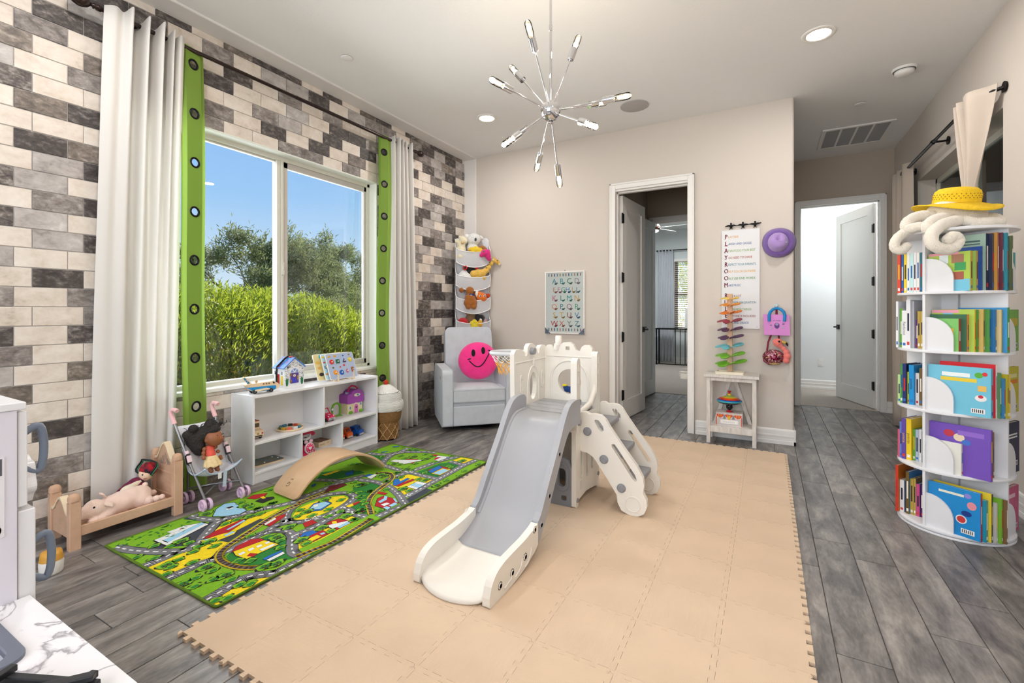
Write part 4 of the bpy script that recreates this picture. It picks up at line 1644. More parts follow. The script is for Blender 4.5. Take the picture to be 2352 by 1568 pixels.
# ---------------------------------------------------------------- balance board
PLY = mat('beech_ply', (222, 188, 152), 0.42, c2=(206, 168, 130), vs=7, stretch=(1, 0.12, 1))
bb = thing('balance_board', 'curved bare wood balance board arched over the road rug', 'balance board', (-2.618, 2.176, 0.0095), -4.4)
ch, sg, th = 0.715, 0.182, 0.016
Rr = (ch * ch / 4 + sg * sg) / (2 * sg)
half = math.asin(ch / 2 / Rr)

def bpt(x, t, rr):
    return (x, rr * sin(t), rr * cos(t) - Rr * cos(half) + 0.003)
mb = MB()
ns = 48
W = 0.137
rows = []
for i in range(ns + 1):
    t = -half + 2 * half * i / ns
    e = min(t + half, half - t) * Rr
    w = W - (0.035 - sqrt(max(0, 0.035 ** 2 - (0.035 - min(e, 0.035)) ** 2)))
    rows.append((t, w))
v, f = [], []
for t, w in rows:
    v += [bpt(-w, t, Rr), bpt(w, t, Rr), bpt(w, t, Rr - th), bpt(-w, t, Rr - th)]
for i in range(ns):
    a, b = 4 * i, 4 * i + 4
    f += [(a, a + 1, b + 1, b), (a + 1, a + 2, b + 2, b + 1), (a + 2, a + 3, b + 3, b + 2), (a + 3, a, b, b + 3)]
f += [(0, 3, 2, 1), (4 * ns, 4 * ns + 1, 4 * ns + 2, 4 * ns + 3)]
zmin = min(p[2] for p in v)
v = [(p[0], p[1], p[2] - zmin) for p in v]
mb.add(v, f, 0, True)
o = mb.build('plank', PLY, bb, bevel=0.003, ang=50)
lg = MB()
tl = -half * 0.80
q = bpt(0, tl, Rr)
M = T(q[0] - 0.02, q[1], q[2] - zmin + 0.0006) @ RX(-math.degrees(tl)) @ RZ(180)
lg.text('G', 0.045, 0, M @ T(0, 0.01, 0))
lg.text('gusti', 0.014, 0, M @ T(0, -0.022, 0))
lg.build('logo', flat((96, 66, 44)), bb)

# ================================================================== doll bed with plush pig and cloth doll
WOOD = mat('distressed_pink_wood', (216, 178, 150), 0.65, c2=(200, 160, 130), vs=9, bump=0.25, bs=45)
bed = thing('doll_bed', 'small distressed pinkish wooden doll bed against the brick wall', 'doll bed', (-3.10, 1.16, 0.0))
mb = MB()

def bed_post(x, y, h, cap):
    m = MB()
    m.prism(rrect(-0.019, -0.023, 0.019, 0.023, 0.004, 2), 0, h - 0.045)
    m.prism(rrect(-0.016, -0.020, 0.016, 0.020, 0.004, 2), h - 0.045, h - 0.037)
    m.grid(lambda u, v: (0.022 * cos(2 * pi * u) * (abs(cos(2 * pi * u)) ** -0.35 if abs(cos(2 * pi * u)) > .05 else 1) * sqrt(max(0, 1 - v ** 4)),
                         0.024 * sin(2 * pi * u) * sqrt(max(0, 1 - v ** 4)), h - 0.037 + 0.037 * v), 20, 8, wrap_u=True)
    m.lathe([(0.0001, 0), (0.022, 0)], 16, 0, T(0, 0, h - 0.037))
    o = m.build('post', WOOD, bed, loc=(x, y, 0), bevel=0.002)
    return o
for x in (-0.125, 0.115):
    bed_post(x, -0.225, 0.275, 0)
    bed_post(x, 0.228, 0.352, 0)

def bed_board(y, h0, h1, zb):
    pts = [(-0.11, zb), (0.10, zb)]
    for i in range(25):
        t = i / 24
        x = 0.10 - 0.21 * t
        s = abs(t - 0.5) * 2
        pts.append((x, h0 + (h1 - h0) * (0.5 + 0.5 * cos(pi * min(1, s * 1.12)))))
    X = basis((0, y, 0), (1, 0, 0), (0, 0, 1), (0, 1, 0))
    m = MB().prism(pts, -0.009, 0.009, 0, X)
    b = m.build('headboard' if y > 0 else 'footboard', WOOD, bed, bevel=0.003)
    cap = [(p[0], p[1]) for p in pts[2:]]
    strip = MB()
    for i in range(len(cap) - 1):
        (xa, za), (xb, zb_) = cap[i], cap[i + 1]
        strip.add([(xa, y - .016, za - .004), (xb, y - .016, zb_ - .004), (xb, y + .016, zb_ - .004), (xa, y + .016, za - .004),
                   (xa, y - .016, za + .008), (xb, y - .016, zb_ + .008), (xb, y + .016, zb_ + .008), (xa, y + .016, za + .008)],
                  [(4, 7, 6, 5), (0, 1, 2, 3), (0, 4, 5, 1), (3, 2, 6, 7)], 0, False)
    strip.build('rail_cap', mat('cream_wood', (238, 218, 186), 0.6, var=0.1), b)
    if y > 0:
        MB().box(-0.107, y - 0.013, 0.225, 0.097, y - 0.008, 0.237).box(-0.107, y - 0.013, 0.098, 0.097, y - 0.008, 0.110).build('moulding', WOOD, b, bevel=0.002)
        deco = MB()
        for k in range(9):
            a = k * 0.7
            deco.tube([(-0.005 + 0.05 * (k - 4) / 4 + 0.008 * cos(a + j), y - 0.0096, 0.268 + 0.004 * (k % 3) + 0.006 * j + (0.05 * (1 - abs(k - 4) / 4) if j == 3 else 0)) for j in range(4)], 0.0012, 4)
        deco.build('painted_motif', flat((112, 120, 122)), b)
bed_board(-0.228, 0.165, 0.232, 0.05)
bed_board(0.228, 0.300, 0.395, 0.05)
for x in (-0.125, 0.118):
    MB().box(x - 0.009, -0.205, 0.058, x + 0.009, 0.208, 0.108).build('side_rail', WOOD, bed, bevel=0.003)
MB().box(-0.117, -0.217, 0.066, 0.110, 0.217, 0.078).build('base_board', WOOD, bed)

PINK = mat('pig_plush', (245, 216, 202), 0.95, var=0.05, vs=20, bump=0.3, bs=220, sheen=0.4)
pg = thing('plush_pig', 'pale pink plush pig lying on the doll bed', 'plush toy', (-3.10, 1.16, 0.079))
metaball('body', [(0.035, -0.09, 0.048, .046), (0.030, -0.045, 0.052, .050), (0.020, 0.00, 0.055, .052), (0.008, 0.05, 0.056, .052), (0.0, 0.095, 0.055, .048), (0.03, 0.085, 0.042, .04),
                  (0.050, -0.125, 0.070, .042), (0.056, -0.155, 0.060, .031), (0.060, -0.176, 0.052, .0205), (0.061, -0.187, 0.050, .0175),
                  (0.065, -0.075, 0.030, .026), (0.080, -0.105, 0.022, .020), (0.088, -0.135, 0.020, .017), (0.090, -0.15, 0.020, .015),
                  (0.060, 0.11, 0.030, .022), (0.068, 0.145, 0.030, .017), (0.072, 0.17, 0.032, .014),
                  (-0.03, 0.13, 0.045, .020), (-0.02, 0.165, 0.04, .016)], PINK, pg, res=0.006)
MB().grid(lambda u, v: (0.035 + 0.018 * (2 * u - 1) * sin(pi * min(v + .12, 1)) + 0.004 * sin(pi * u), -0.075 - 0.025 * v, 0.105 + 0.055 * v - 0.03 * v * v + 0.008 * sin(pi * u)), 8, 8).build('ear', PINK, pg, solid=0.006)
MB().grid(lambda u, v: (0.075 + 0.022 * v, -0.085 + 0.018 * (2 * u - 1) * sin(pi * min(v + .12, 1)) + 0.02 * v, 0.095 - 0.030 * v + 0.006 * sin(pi * u)), 8, 8).build('ear', PINK, pg, solid=0.006)
MB().ell((0.0, 0.118, 0.106), (.014, .014, .013), 14, 9).build('tail', PINK, pg)
MB().ell((0.0885, -0.138, 0.088), (.004, .006, .006), 10, 7).build('eye', flat((20, 18, 18), 0.2), pg)
MB().ell((0.061, -0.204, 0.051), (.0165, .006, .0155), 14, 8).build('snout', mat('pig_snout', (232, 188, 172), 0.9), pg)

SKIN1 = mat('cloth_doll_skin', (240, 210, 182), 0.9)
cd_ = thing('cloth_doll', 'cloth doll in red striped folk hat and dress lying behind the plush pig', 'doll', (-3.165, 1.26, 0.079))
metaball('body', [(0.0, -0.06, 0.07, .030), (0.0, -0.03, 0.085, .034), (0.0, 0.0, 0.10, .036), (0.0, -0.10, 0.055, .026), (0, -0.13, 0.045, .022), (0.02, -0.165, 0.035, .017), (-0.012, -0.165, 0.035, .017)],
         mat('folk_dress', (140, 28, 48), 0.9, c2=(66, 24, 70), vs=60), cd_, res=0.006)
MB().ell((0.008, 0.046, 0.150), (.036, .034, .040), 18, 12).build('head', SKIN1, cd_)
MB().ell((0.006, 0.060, 0.172), (.044, .044, .040), 18, 12, 0).build('hat', mat('folk_hat_red', (206, 26, 40), 0.9, c2=(30, 26, 40), vs=40), cd_)
for k, (c_, rr) in enumerate((((20, 20, 24), .0), ((38, 130, 96), .006))):
    MB().tube([(0.006 + 0.058 * cos(a), 0.048 + 0.02 * cos(a) + 0.012 * sin(3 * a) + rr, 0.186 + 0.022 * sin(a) * 0 + 0.048 * sin(a) - rr) for a in [2 * pi * i / 24 for i in range(24)]], 0.0045, 6, closed=True).build('hat_trim', flat(c_), cd_)
for s in (0, 1):
    MB().ell((0.034 - .004 * s, 0.018 + 0.022 * s, 0.156 + .004 * s), (.003, .003, .006), 8, 6).build('eye', flat((24, 20, 20)), cd_)
MB().tube([(0.037, 0.022, 0.132), (0.040, 0.029, 0.129), (0.040, 0.036, 0.133)], 0.0018, 5).build('mouth', flat((170, 40, 50)), cd_)
MB().tube([(0.02, 0.01, 0.115), (0.04, -0.03, 0.112), (0.042, -0.06, 0.11)], [.014, .013, .012], 10).build('sleeve', mat('cream_cloth', (230, 222, 200), 0.9), cd_)
MB().ell((0.045, -0.055, 0.098), (.02, .035, .024), 14, 9).build('bundle', MATS['cream_cloth'], cd_)
MB().lathe([(.0001, .004), (.006, .004), (.008, 0)], 14, 0, T(0.038, -0.005, 0.095) @ RY(70)).build('button', flat((236, 226, 196)), cd_)
MB().box(0.028, -0.045, 0.060, 0.040, -0.028, 0.082).build('patch', flat((232, 160, 30)), cd_)

# ================================================================== doll stroller
STEEL = mat('stroller_steel', (150, 150, 154), 0.3, 0.8)
LILAC = mat('lilac_plastic', (226, 192, 222), 0.4)
LILAC2 = mat('lilac_dark', (196, 140, 192), 0.45)
PINKG = mat('pink_foam_grip', (244, 196, 198), 0.7)
SEATF = mat('stroller_fabric', (226, 228, 236), 0.85, bump=0.1, bs=200)
st = thing('doll_stroller', 'folding doll stroller with grey fabric seat, pink handles and lilac wheels', 'doll stroller', (-2.98, 1.58, 0.0))
OX, OY = -2.98, 1.58
for s, (yb, ym, yt) in ((0, (1.488, 1.445, 1.415)), (1, (1.712, 1.668, 1.645))):
    b = Vector((-2.880 - OX, yb - OY, 0.055))
    m = Vector((-2.985 - OX, ym - OY, 0.300))
    tp = Vector((-3.085 - OX, yt - OY, 0.520))
    MB().tube([b, b.lerp(m, .5), m, tp], 0.0075, 10).build('frame_tube', STEEL, st)
    d = (tp - m).normalized()
    MB().tube([tp - d * 0.02, tp + d * 0.03, tp + d * 0.055 + Vector((0.004, 0, .004)), tp + d * 0.062 + Vector((0.018, 0.004, .012)), tp + d * 0.060 + Vector((0.042, 0.01, .012)), tp + d * 0.058 + Vector((0.056, 0.012, .008))], 0.0125, 10).build('handle', PINKG, st)
    MB().box(-0.012, -0.010, -0.030, 0.016, 0.010, 0.030, 0, T(m.x, m.y, m.z) @ RY(-22)).build('hinge_block', flat((40, 38, 42), 0.4), st, bevel=0.004)
    MB().box(0.008, -0.012, -0.022, 0.020, 0.012, 0.018, 0, T(m.x, m.y, m.z) @ RY(-22)).build('hinge_button', mat('pale_pink_plastic', (240, 214, 224), 0.4), st, bevel=0.003)
    MB().lathe([(.0125, -.012), (.0125, .012)], 14, 0, T(m.x, m.y, m.z) @ RY(-22) @ T(-0.0, 0, .036)).build('collar', MATS['pale_pink_plastic'], st)
    r_ = Vector((-3.10 - OX, yb + 0.01 - OY, 0.05))
    MB().tube([m - Vector((0, 0, .01)), r_], 0.006, 8).build('rear_leg', STEEL, st)
    for q, nm in ((b, 'front'), (r_, 'rear')):
        for dy in (-0.017, 0.017):
            wv = MB().lathe([(.0001, -.007), (.010, -.007), (.012, -.004), (.026, -.004), (.029, -.008), (.0335, -.0085), (.036, -.005), (.036, .005), (.0335, .0085), (.029, .008), (.026, .004), (.012, .004), (.010, .007), (.0001, .007)], 28, 0,
                            T(q.x, q.y + dy, 0.0362) @ RX(90)).build('wheel', LILAC, st)
            for k in range(5):
                a = 2 * pi * k / 5
                MB().cyl((q.x, q.y + dy, 0.0362), (q.x + .028 * cos(a), q.y + dy, 0.0362 + .028 * sin(a)), 0.0045, n=6).build('spoke', LILAC2, wv)
        MB().cyl((q.x, q.y - 0.02, 0.0362), (q.x, q.y + 0.02, 0.0362), 0.006, n=8).cyl((q.x, q.y, .036), (q.x, q.y, .062), .008, n=8).build('axle', STEEL, st)
MB().tube([(-2.895 - OX, 1.495 - OY, 0.095), (-2.98 - OX, 1.60 - OY, 0.105), (-3.09 - OX, 1.70 - OY, 0.075)], 0.0055, 8).build('cross_brace', STEEL, st)
MB().tube([(-2.895 - OX, 1.705 - OY, 0.110), (-2.98 - OX, 1.58 - OY, 0.112), (-3.09 - OX, 1.50 - OY, 0.09)], 0.0055, 8).build('cross_brace', STEEL, st)

def seat(u, v):
    prof = [(-3.075, 0.485), (-3.045, 0.42), (-3.015, 0.33), (-2.995, 0.25), (-2.985, 0.215), (-2.955, 0.200), (-2.92, 0.203), (-2.885, 0.215)]
    x, z = catmull(prof, v)
    y0, y1 = 1.425 + 0.05 * v, 1.655 + 0.035 * v
    sag = sin(pi * u)
    side = (abs(2 * u - 1)) ** 4
    return (x - OX - 0.012 * sag + 0.02 * side * (v > .55), y0 + (y1 - y0) * u - OY, z - 0.022 * sag * (1 if v > .5 else .3) + 0.035 * side * max(0, (v - .6) / .4))
MB().grid(seat, 21, 24).build('seat_sling', SEATF, st, solid=0.004)
for k in range(2):
    MB().tube([seat(k, v) for v in [i / 14 for i in range(15)]], 0.005, 6).build('piping', mat('pale_blue_binding', (188, 204, 222), 0.8), st)
MB().tube([seat(i / 12, 1.0) for i in range(13)], 0.005, 6).build('piping', MATS['pale_blue_binding'], st)
MB().box(-0.0015, -0.010, -0.095, 0.0015, 0.010, 0, 0, T(-2.878 - OX, 1.60 - OY, 0.205) @ RX(-4)).build('strap', MATS['pale_blue_binding'], st)
MB().box(-0.001, -0.010, -0.035, 0.001, 0.010, 0, 0, T(-2.884 - OX, 1.57 - OY, 0.200)).build('care_label', flat((240, 240, 240)), st)

# ---------------------------------------------------------------- doll sitting in the stroller
SKIN = mat('doll_skin', (150, 92, 58), 0.5)
HAIR = mat('doll_hair', (30, 24, 22), 0.6, bump=0.8, bs=120)
dl = thing('doll', 'brown-skinned doll with bushy black hair in coral top and cream skirt', 'doll', (-2.955, 1.553, 0.212))
DX, DY, DZ = -2.955, 1.553, 0.212
metaball('body', [(0.0, 0.0, 0.080, .024), (-0.006, 0.0, 0.105, .022), (-0.012, 0.002, 0.128, .020), (0.006, 0.0, 0.062, .026), (-0.015, 0.004, 0.146, .011),
                  (0.020, -0.013, 0.040, .0175), (0.030, -0.014, 0.018, .0145), (0.034, -0.015, 0.004, .0115), (0.044, -0.015, 0.002, .010),
                  (0.020, 0.018, 0.040, .0175), (0.030, 0.020, 0.018, .0145), (0.034, 0.021, 0.002, .0115), (0.044, 0.022, 0.000, .010),
                  (-0.010, -0.028, 0.130, .0115), (0.000, -0.038, 0.110, .0105), (0.012, -0.045, 0.092, .0095), (0.018, -0.047, 0.082, .0085),
                  (-0.006, 0.032, 0.128, .0115), (0.006, 0.042, 0.100, .0105), (0.016, 0.050, 0.068, .0095), (0.020, 0.053, 0.056, .0085)], SKIN, dl, res=0.005)
metaball('head', [(-0.012, 0.022, 0.190, .044), (0.004, 0.026, 0.178, .036), (0.012, 0.034, 0.168, .024), (0.020, 0.044, 0.178, .020), (0.032, 0.044, 0.1775, .0065), (-0.004, -0.018, 0.178, .010)], SKIN, dl, res=0.005)
for s, (x, y, z) in enumerate(((0.034, 0.022, 0.190), (0.026, 0.058, 0.190))):
    e = MB().ell((x, y, z), (.006, .0075, .0085), 12, 8).build('eye', flat((236, 232, 228), 0.3), dl)
    MB().ell((x + .004, y + .003, z), (.003, .0045, .0055), 10, 7).build('iris', flat((52, 30, 20), 0.25), e)
    MB().tube([(x - .002, y - .009, z + .014), (x + .003, y, z + .018), (x - .002, y + .008, z + .015)], .0018, 5).build('eyebrow', flat((36, 26, 22)), dl)
MB().tube([(0.030, 0.036, 0.160), (0.034, 0.043, 0.158), (0.031, 0.050, 0.161)], .002, 5).build('mouth', flat((150, 66, 58)), dl)
hb = [(-0.045, 0.010, 0.215, .045), (-0.03, 0.035, 0.232, .034), (-0.006, 0.02, 0.232, .028), (-0.06, -0.025, 0.205, .046), (-0.065, -0.055, 0.180, .042), (-0.05, -0.045, 0.145, .036), (-0.07, -0.075, 0.215, .034), (-0.055, -0.035, 0.115, .026),
      (-0.05, 0.02, 0.265, .024), (-0.05, 0.035, 0.28, .016), (-0.03, 0.062, 0.256, .012), (-0.02, 0.074, 0.262, .009), (-0.07, -0.10, 0.225, .018), (-0.05, -0.07, 0.255, .024)]
metaball('hair', hb, HAIR, dl, res=0.007)
hr = random.Random(4)
cur = MB()
for k in range(90):
    b = hr.choice(hb[:12])
    d = Vector((hr.gauss(0, 1), hr.gauss(0, 1), hr.gauss(.2, 1))).normalized()
    if d.x > .5:
        d.x *= -1
    p = Vector(b[:3]) + d * b[3] * .95
    a0, rr = hr.uniform(0, 6), hr.uniform(.004, .009)
    cur.tube([p + d * (0.004 * j) + Vector((0, rr * cos(a0 + j * .9), rr * sin(a0 + j * .9) - .0012 * j)) for j in range(8)], 0.0016, 4)
cur.build('hair_curls', HAIR, dl)
metaball('top', [(-0.012, 0.002, 0.124, .0228), (-0.006, 0.0, 0.104, .0245), (0.0, 0.0, 0.088, .0262)], mat('coral_cloth', (226, 92, 76), 0.85, var=0.15, vs=40), dl, res=0.004)
def skirt(u, v):
    a = 2 * pi * u
    r = 0.027 + 0.020 * v + 0.0025 * sin(a * 11) * v
    return (0.004 + 0.024 * v + r * 0.92 * cos(a), r * sin(a) * 1.05, 0.088 - 0.058 * v + 0.004 * sin(a * 7) * (v > .9))
MB().grid(skirt, 66, 8, wrap_u=True).build('skirt', mat('cream_skirt', (232, 208, 158), 0.9, var=0.15, vs=60), dl, solid=0.002)
# ================================================================== white cubby shelf
sh = thing('cubby_shelf', 'low white five-cubby shelf under the playroom window', 'shelf', (-3.155, 2.43, 0.0))
SX0, SX1, SY0, SY1, SZ = -3.283, -3.03, 1.862, 3.0, 0.60
ox, oy = 3.155, -2.43
def sbox(nm, a, b, c, d, e, f, m=WHITE, bev=0.0015):
    return MB().box(a + ox, b + oy, c, d + ox, e + oy, f).build(nm, m, sh, bevel=bev, seg=1)
sbox('side_panel', SX0, SY0, 0, SX1, SY0 + 0.016, SZ)
sbox('side_panel', SX0, SY1 - 0.016, 0, SX1, SY1, SZ)
sbox('top', SX0, SY0 + 0.016, SZ - 0.020, SX1, SY1 - 0.016, SZ - 0.002)
sbox('shelf_board', SX0, SY0 + 0.016, 0.262, SX1 - 0.002, SY1 - 0.016, 0.278)
sbox('shelf_board', SX0, SY0 + 0.016, 0.060, SX1 - 0.002, SY1 - 0.016, 0.076)
sbox('kick_board', SX1 - 0.02, SY0 + 0.016, 0.0, SX1 - 0.006, SY1 - 0.016, 0.060)
sbox('back_panel', SX0 + 0.001, SY0 + 0.016, 0.05, SX0 + 0.006, SY1 - 0.016, SZ - 0.02)
for y, z0, z1 in ((2.436, 0.278, 0.580), (2.239, 0.076, 0.262), (2.614, 0.076, 0.262)):
    b = sbox('divider', SX0 + .006, y - 0.008, z0, SX1 - 0.003, y + 0.008, z1)
    MB().cyl((-0.06 + .03, y - 0.0085 + oy, z1 - 0.022), (-0.06 + .03, y - 0.0105 + oy, z1 - 0.022), 0.007, n=12).build('bolt_cap', flat((40, 40, 42)), b)
ZT_ = SZ - 0.002

NAT = mat('natural_wood', (234, 212, 180), 0.5, c2=(222, 196, 160), vs=9, stretch=(1, .2, 1))
BLU = flat((20, 136, 200), 0.4)
# ---------------------------------------------------------------- wooden aeroplane
ap = thing('toy_aeroplane', 'wooden toy aeroplane with blue belly and tail on the cubby shelf', 'toy plane', (-3.125, 1.985, ZT_), -13)
side = fillet([(-0.115, 0.060), (-0.06, 0.014), (0.075, 0.012), (0.105, 0.022), (0.118, 0.040), (0.098, 0.062), (0.070, 0.076), (-0.08, 0.070)], [.006, .02, .01, .015, .015, .02, .02, .005], 4)
Xs = basis((0, 0, 0), (0, 1, 0), (0, 0, 1), (1, 0, 0))
MB().prism(side, -0.024, 0.024, 0, Xs).build('fuselage', NAT, ap, bevel=0.004)
MB().prism(fillet([(-0.106, 0.051), (-0.06, 0.016), (0.074, 0.0135), (0.088, 0.020), (0.090, 0.045), (-0.100, 0.048)], [.002, .01, .005, .01, .01, .002], 3), -0.0248, 0.0248, 0, Xs).build('belly', BLU, ap)
MB().prism(fillet([(-0.088, 0.066), (-0.128, 0.118), (-0.108, 0.120), (-0.062, 0.068)], [0, .006, .008, 0], 3), -0.006, 0.006, 0, Xs).build('tail_fin', NAT, ap, bevel=0.001)
MB().prism(fillet([(-0.092, 0.072), (-0.120, 0.112), (-0.110, 0.114), (-0.074, 0.072)], 0.004, 2), -0.0066, 0.0066, 0, Xs).build('tail_paint', flat((24, 120, 160), 0.4), ap)
MB().lathe([(.0001, 0), (.009, 0)], 16, 0, T(0.0071, -0.099, 0.090) @ RY(90)).lathe([(.0001, 0), (.0055, 0)], 16, 1, T(0.0074, -0.099, 0.090) @ RY(90)).build('tail_badge', [flat((240, 240, 236)), BLU], ap)
MB().box(-0.05, -0.118, 0.066, 0.05, -0.094, 0.070).build('tailplane', NAT, ap, bevel=0.001)
MB().box(-0.075, -0.055, 0.026, 0.078, 0.030, 0.032, 0, RX(4)).build('wing', NAT, ap, bevel=0.002)
for y in (-0.055, 0.052):
    for x in (-0.03, 0.03):
        w = MB().lathe([(.0001, -.007), (.010, -.007), (.014, -.006), (.0145, 0), (.014, .006), (.010, .007), (.0001, .007)], 20, 0, T(x, y, 0.0148) @ RY(90)).build('wheel', flat((34, 34, 36), 0.5), ap)
        MB().ell((x + (.0075 if x > 0 else -.0075), y, 0.0148), .0025, 8, 6).build('hub_cap', flat((232, 230, 224)), w)
for k in range(3):
    MB().box(0.0242, 0.000 + k * 0.018, 0.058, 0.0250, 0.010 + k * 0.018, 0.067).build('cabin_window', flat((120, 84, 48)), ap)
MB().prism([(0.066, 0.060), (0.082, 0.058), (0.076, 0.070), (0.066, 0.074)], 0.0242, 0.0250, 0, Xs).build('cockpit_window', flat((44, 36, 30)), ap)
MB().ell((0, -0.035, 0.082), (.009, .009, .011), 12, 8).build('peg_passenger', mat('peg_wood', (206, 168, 128), 0.5), ap)

# ---------------------------------------------------------------- lock-and-latch house
lh = thing('latch_house', 'painted wooden play house with blue roof and numbered doors on the cubby shelf', 'toy house', (-3.212, 2.260, ZT_))
WP = mat('house_white', (236, 238, 240), 0.5, c2=(228, 232, 236), vs=30)
hw, hd, he, hr_ = 0.082, 0.062, 0.150, 0.216
MB().prism([(-hw, 0.006), (hw, 0.006), (hw, he), (0, hr_), (-hw, he)], -hd, hd, 0, basis((0, 0, 0), (0, 1, 0), (0, 0, 1), (1, 0, 0))).build('body', WP, lh)
MB().box(-hd - .004, -hw - .004, 0, hd + .006, hw + .004, 0.008).build('base', flat((240, 240, 238)), lh)
for s in (-1, 1):
    L = hypot(hw, hr_ - he)
    a = math.degrees(atan2(hr_ - he, hw))
    M = T(0, 0, hr_ + 0.002) @ RX(-s * a) @ (SCL(1, s, 1))
    rf = MB().box(-hd - .008, -0.002, -0.002, hd + .008, L + 0.014, 0.005, 0, M).build('roof', mat('roof_mosaic', (40, 140, 206), 0.4, c2=(104, 100, 190), vs=60), lh)
    rn = random.Random(2 + s)
    for k in range(26):
        x, y = rn.uniform(-hd, hd - .012), rn.uniform(0.004, L - .006)
        MB().box(x, y, 0.0046, x + 0.011, y + 0.010, 0.0058, 0, M).build('shingle', flat(rn.choice([(46, 160, 214), (84, 96, 196), (30, 150, 190), (120, 150, 220), (200, 60, 90), (40, 176, 200)]), 0.4), rf)
xf = hd + 0.0006
MB().prism(fillet([(-0.034, 0.028), (0.034, 0.028), (0.034, 0.105), (-0.034, 0.105)], 0.002, 1), 0, 0.0035, 0, basis((xf, 0, 0), (0, 1, 0), (0, 0, 1), (1, 0, 0))).build('door', flat((88, 66, 150), 0.4), lh)
MB().box(xf + .003, -0.020, 0.034, xf + .0042, 0.012, 0.066).build('door_panel', flat((60, 70, 196), 0.4), lh)
MB().lathe([(.0001, 0), (.0105, 0), (.0105, .002)], 18, 0, T(xf + .003, -0.002, 0.086) @ RY(90)).build('number_disc', flat((238, 228, 190)), lh)
MB().text('3', 0.018, 0, basis((xf + .0056, -0.002, 0.086), (0, 1, 0), (0, 0, 1), (1, 0, 0))).build('number', flat((30, 30, 30)), lh)
for z in (0.046, 0.094):
    MB().box(xf + .003, -0.040, z - .010, xf + .005, -0.026, z + .010).build('hinge', mat('brass', (184, 146, 74), 0.35, 0.7), lh)
MB().box(xf + .003, 0.018, 0.052, xf + .009, 0.030, 0.086).build('latch', MATS['brass'], lh, bevel=.003)
fan = [(0, 0.107)] + [(0.036 * cos(a), 0.107 + 0.036 * sin(a)) for a in [pi * i / 14 for i in range(15)]]
MB().prism(fan[1:], 0, 0.0022, 0, basis((xf, 0, 0), (0, 1, 0), (0, 0, 1), (1, 0, 0))).build('fanlight', flat((216, 220, 236)), lh)
for k in range(3):
    a0, a1 = pi * (k + .12) / 3, pi * (k + .88) / 3
    MB().prism([(0.010 * cos((a0 + a1) / 2), 0.107 + 0.010 * sin((a0 + a1) / 2))] + [(0.031 * cos(a0 + (a1 - a0) * i / 5), 0.107 + 0.031 * sin(a0 + (a1 - a0) * i / 5)) for i in range(6)], 0.0022, 0.003, 0, basis((xf, 0, 0), (0, 1, 0), (0, 0, 1), (1, 0, 0))).build('pane', flat((118, 150, 206), 0.3), lh)
ivy = MB()
rn = random.Random(9)
for k in range(170):
    y = rn.choice((-1, 1)) * rn.uniform(0.042, 0.079)
    z = rn.uniform(0.05, 0.15)
    if rn.random() < .45:
        y = rn.uniform(-.06, .06)
        z = rn.uniform(0.148, max(.15, hr_ - abs(y) * .8 - .012))
    a = rn.uniform(0, 3)
    ivy.add([(xf + .0002, y - .0035 * cos(a), z - .0035 * sin(a)), (xf + .0002, y + .002 * sin(a), z - .002 * cos(a)), (xf + .0002, y + .0035 * cos(a), z + .0035 * sin(a)), (xf + .0002, y - .002 * sin(a), z + .002 * cos(a))], [(0, 1, 2, 3)])
ivy.build('painted_ivy', flat((52, 56, 60)), lh)
for y in (-0.062, 0.064):
    MB().prism(circ(.0105, 14, y, 0.040, ry=.030), 0, 0.0012, 0, basis((xf, 0, 0), (0, 1, 0), (0, 0, 1), (1, 0, 0))).build('painted_shrub', flat((24, 110, 66)), lh)
yl = -hw - .0006
MB().box(-0.030, yl - .003, 0.02, 0.004, yl, 0.10).build('side_door', flat((196, 44, 44), 0.4), lh)
MB().box(-0.022, yl - .006, 0.045, -0.006, yl - .003, 0.075).build('side_latch', MATS['brass'], lh, bevel=.002)
MB().box(0.024, yl - .003, 0.02, 0.044, yl, 0.088).build('side_shutter', flat((232, 206, 60), 0.4), lh)
for x in (-0.048, 0.034):
    MB().prism([(x - .007, .112), (x + .007, .112), (x, .122)], 0, 0.0012, 0, basis((0, yl, 0), (1, 0, 0), (0, 0, 1), (0, -1, 0))).box(x - .004, yl - .0012, .098, x + .004, yl, .11).build('painted_lantern', flat((40, 40, 50)), lh)
MB().tube([(-0.006, 0.0, hr_ + .012), (-0.006, -0.03, hr_ - .002), (-0.008, -hw - .012, he + .006), (-0.012, -hw - .014, he - .04), (-0.016, -hw - .010, 0.03)], 0.008, 6, flatten=(1.0, .2)).build('strap', flat((24, 25, 30), 0.8), lh)
MB().box(0.010, -0.012, hr_ + .004, 0.032, 0.016, hr_ + .012).build('roof_knob', flat((200, 40, 46)), lh, bevel=.002)

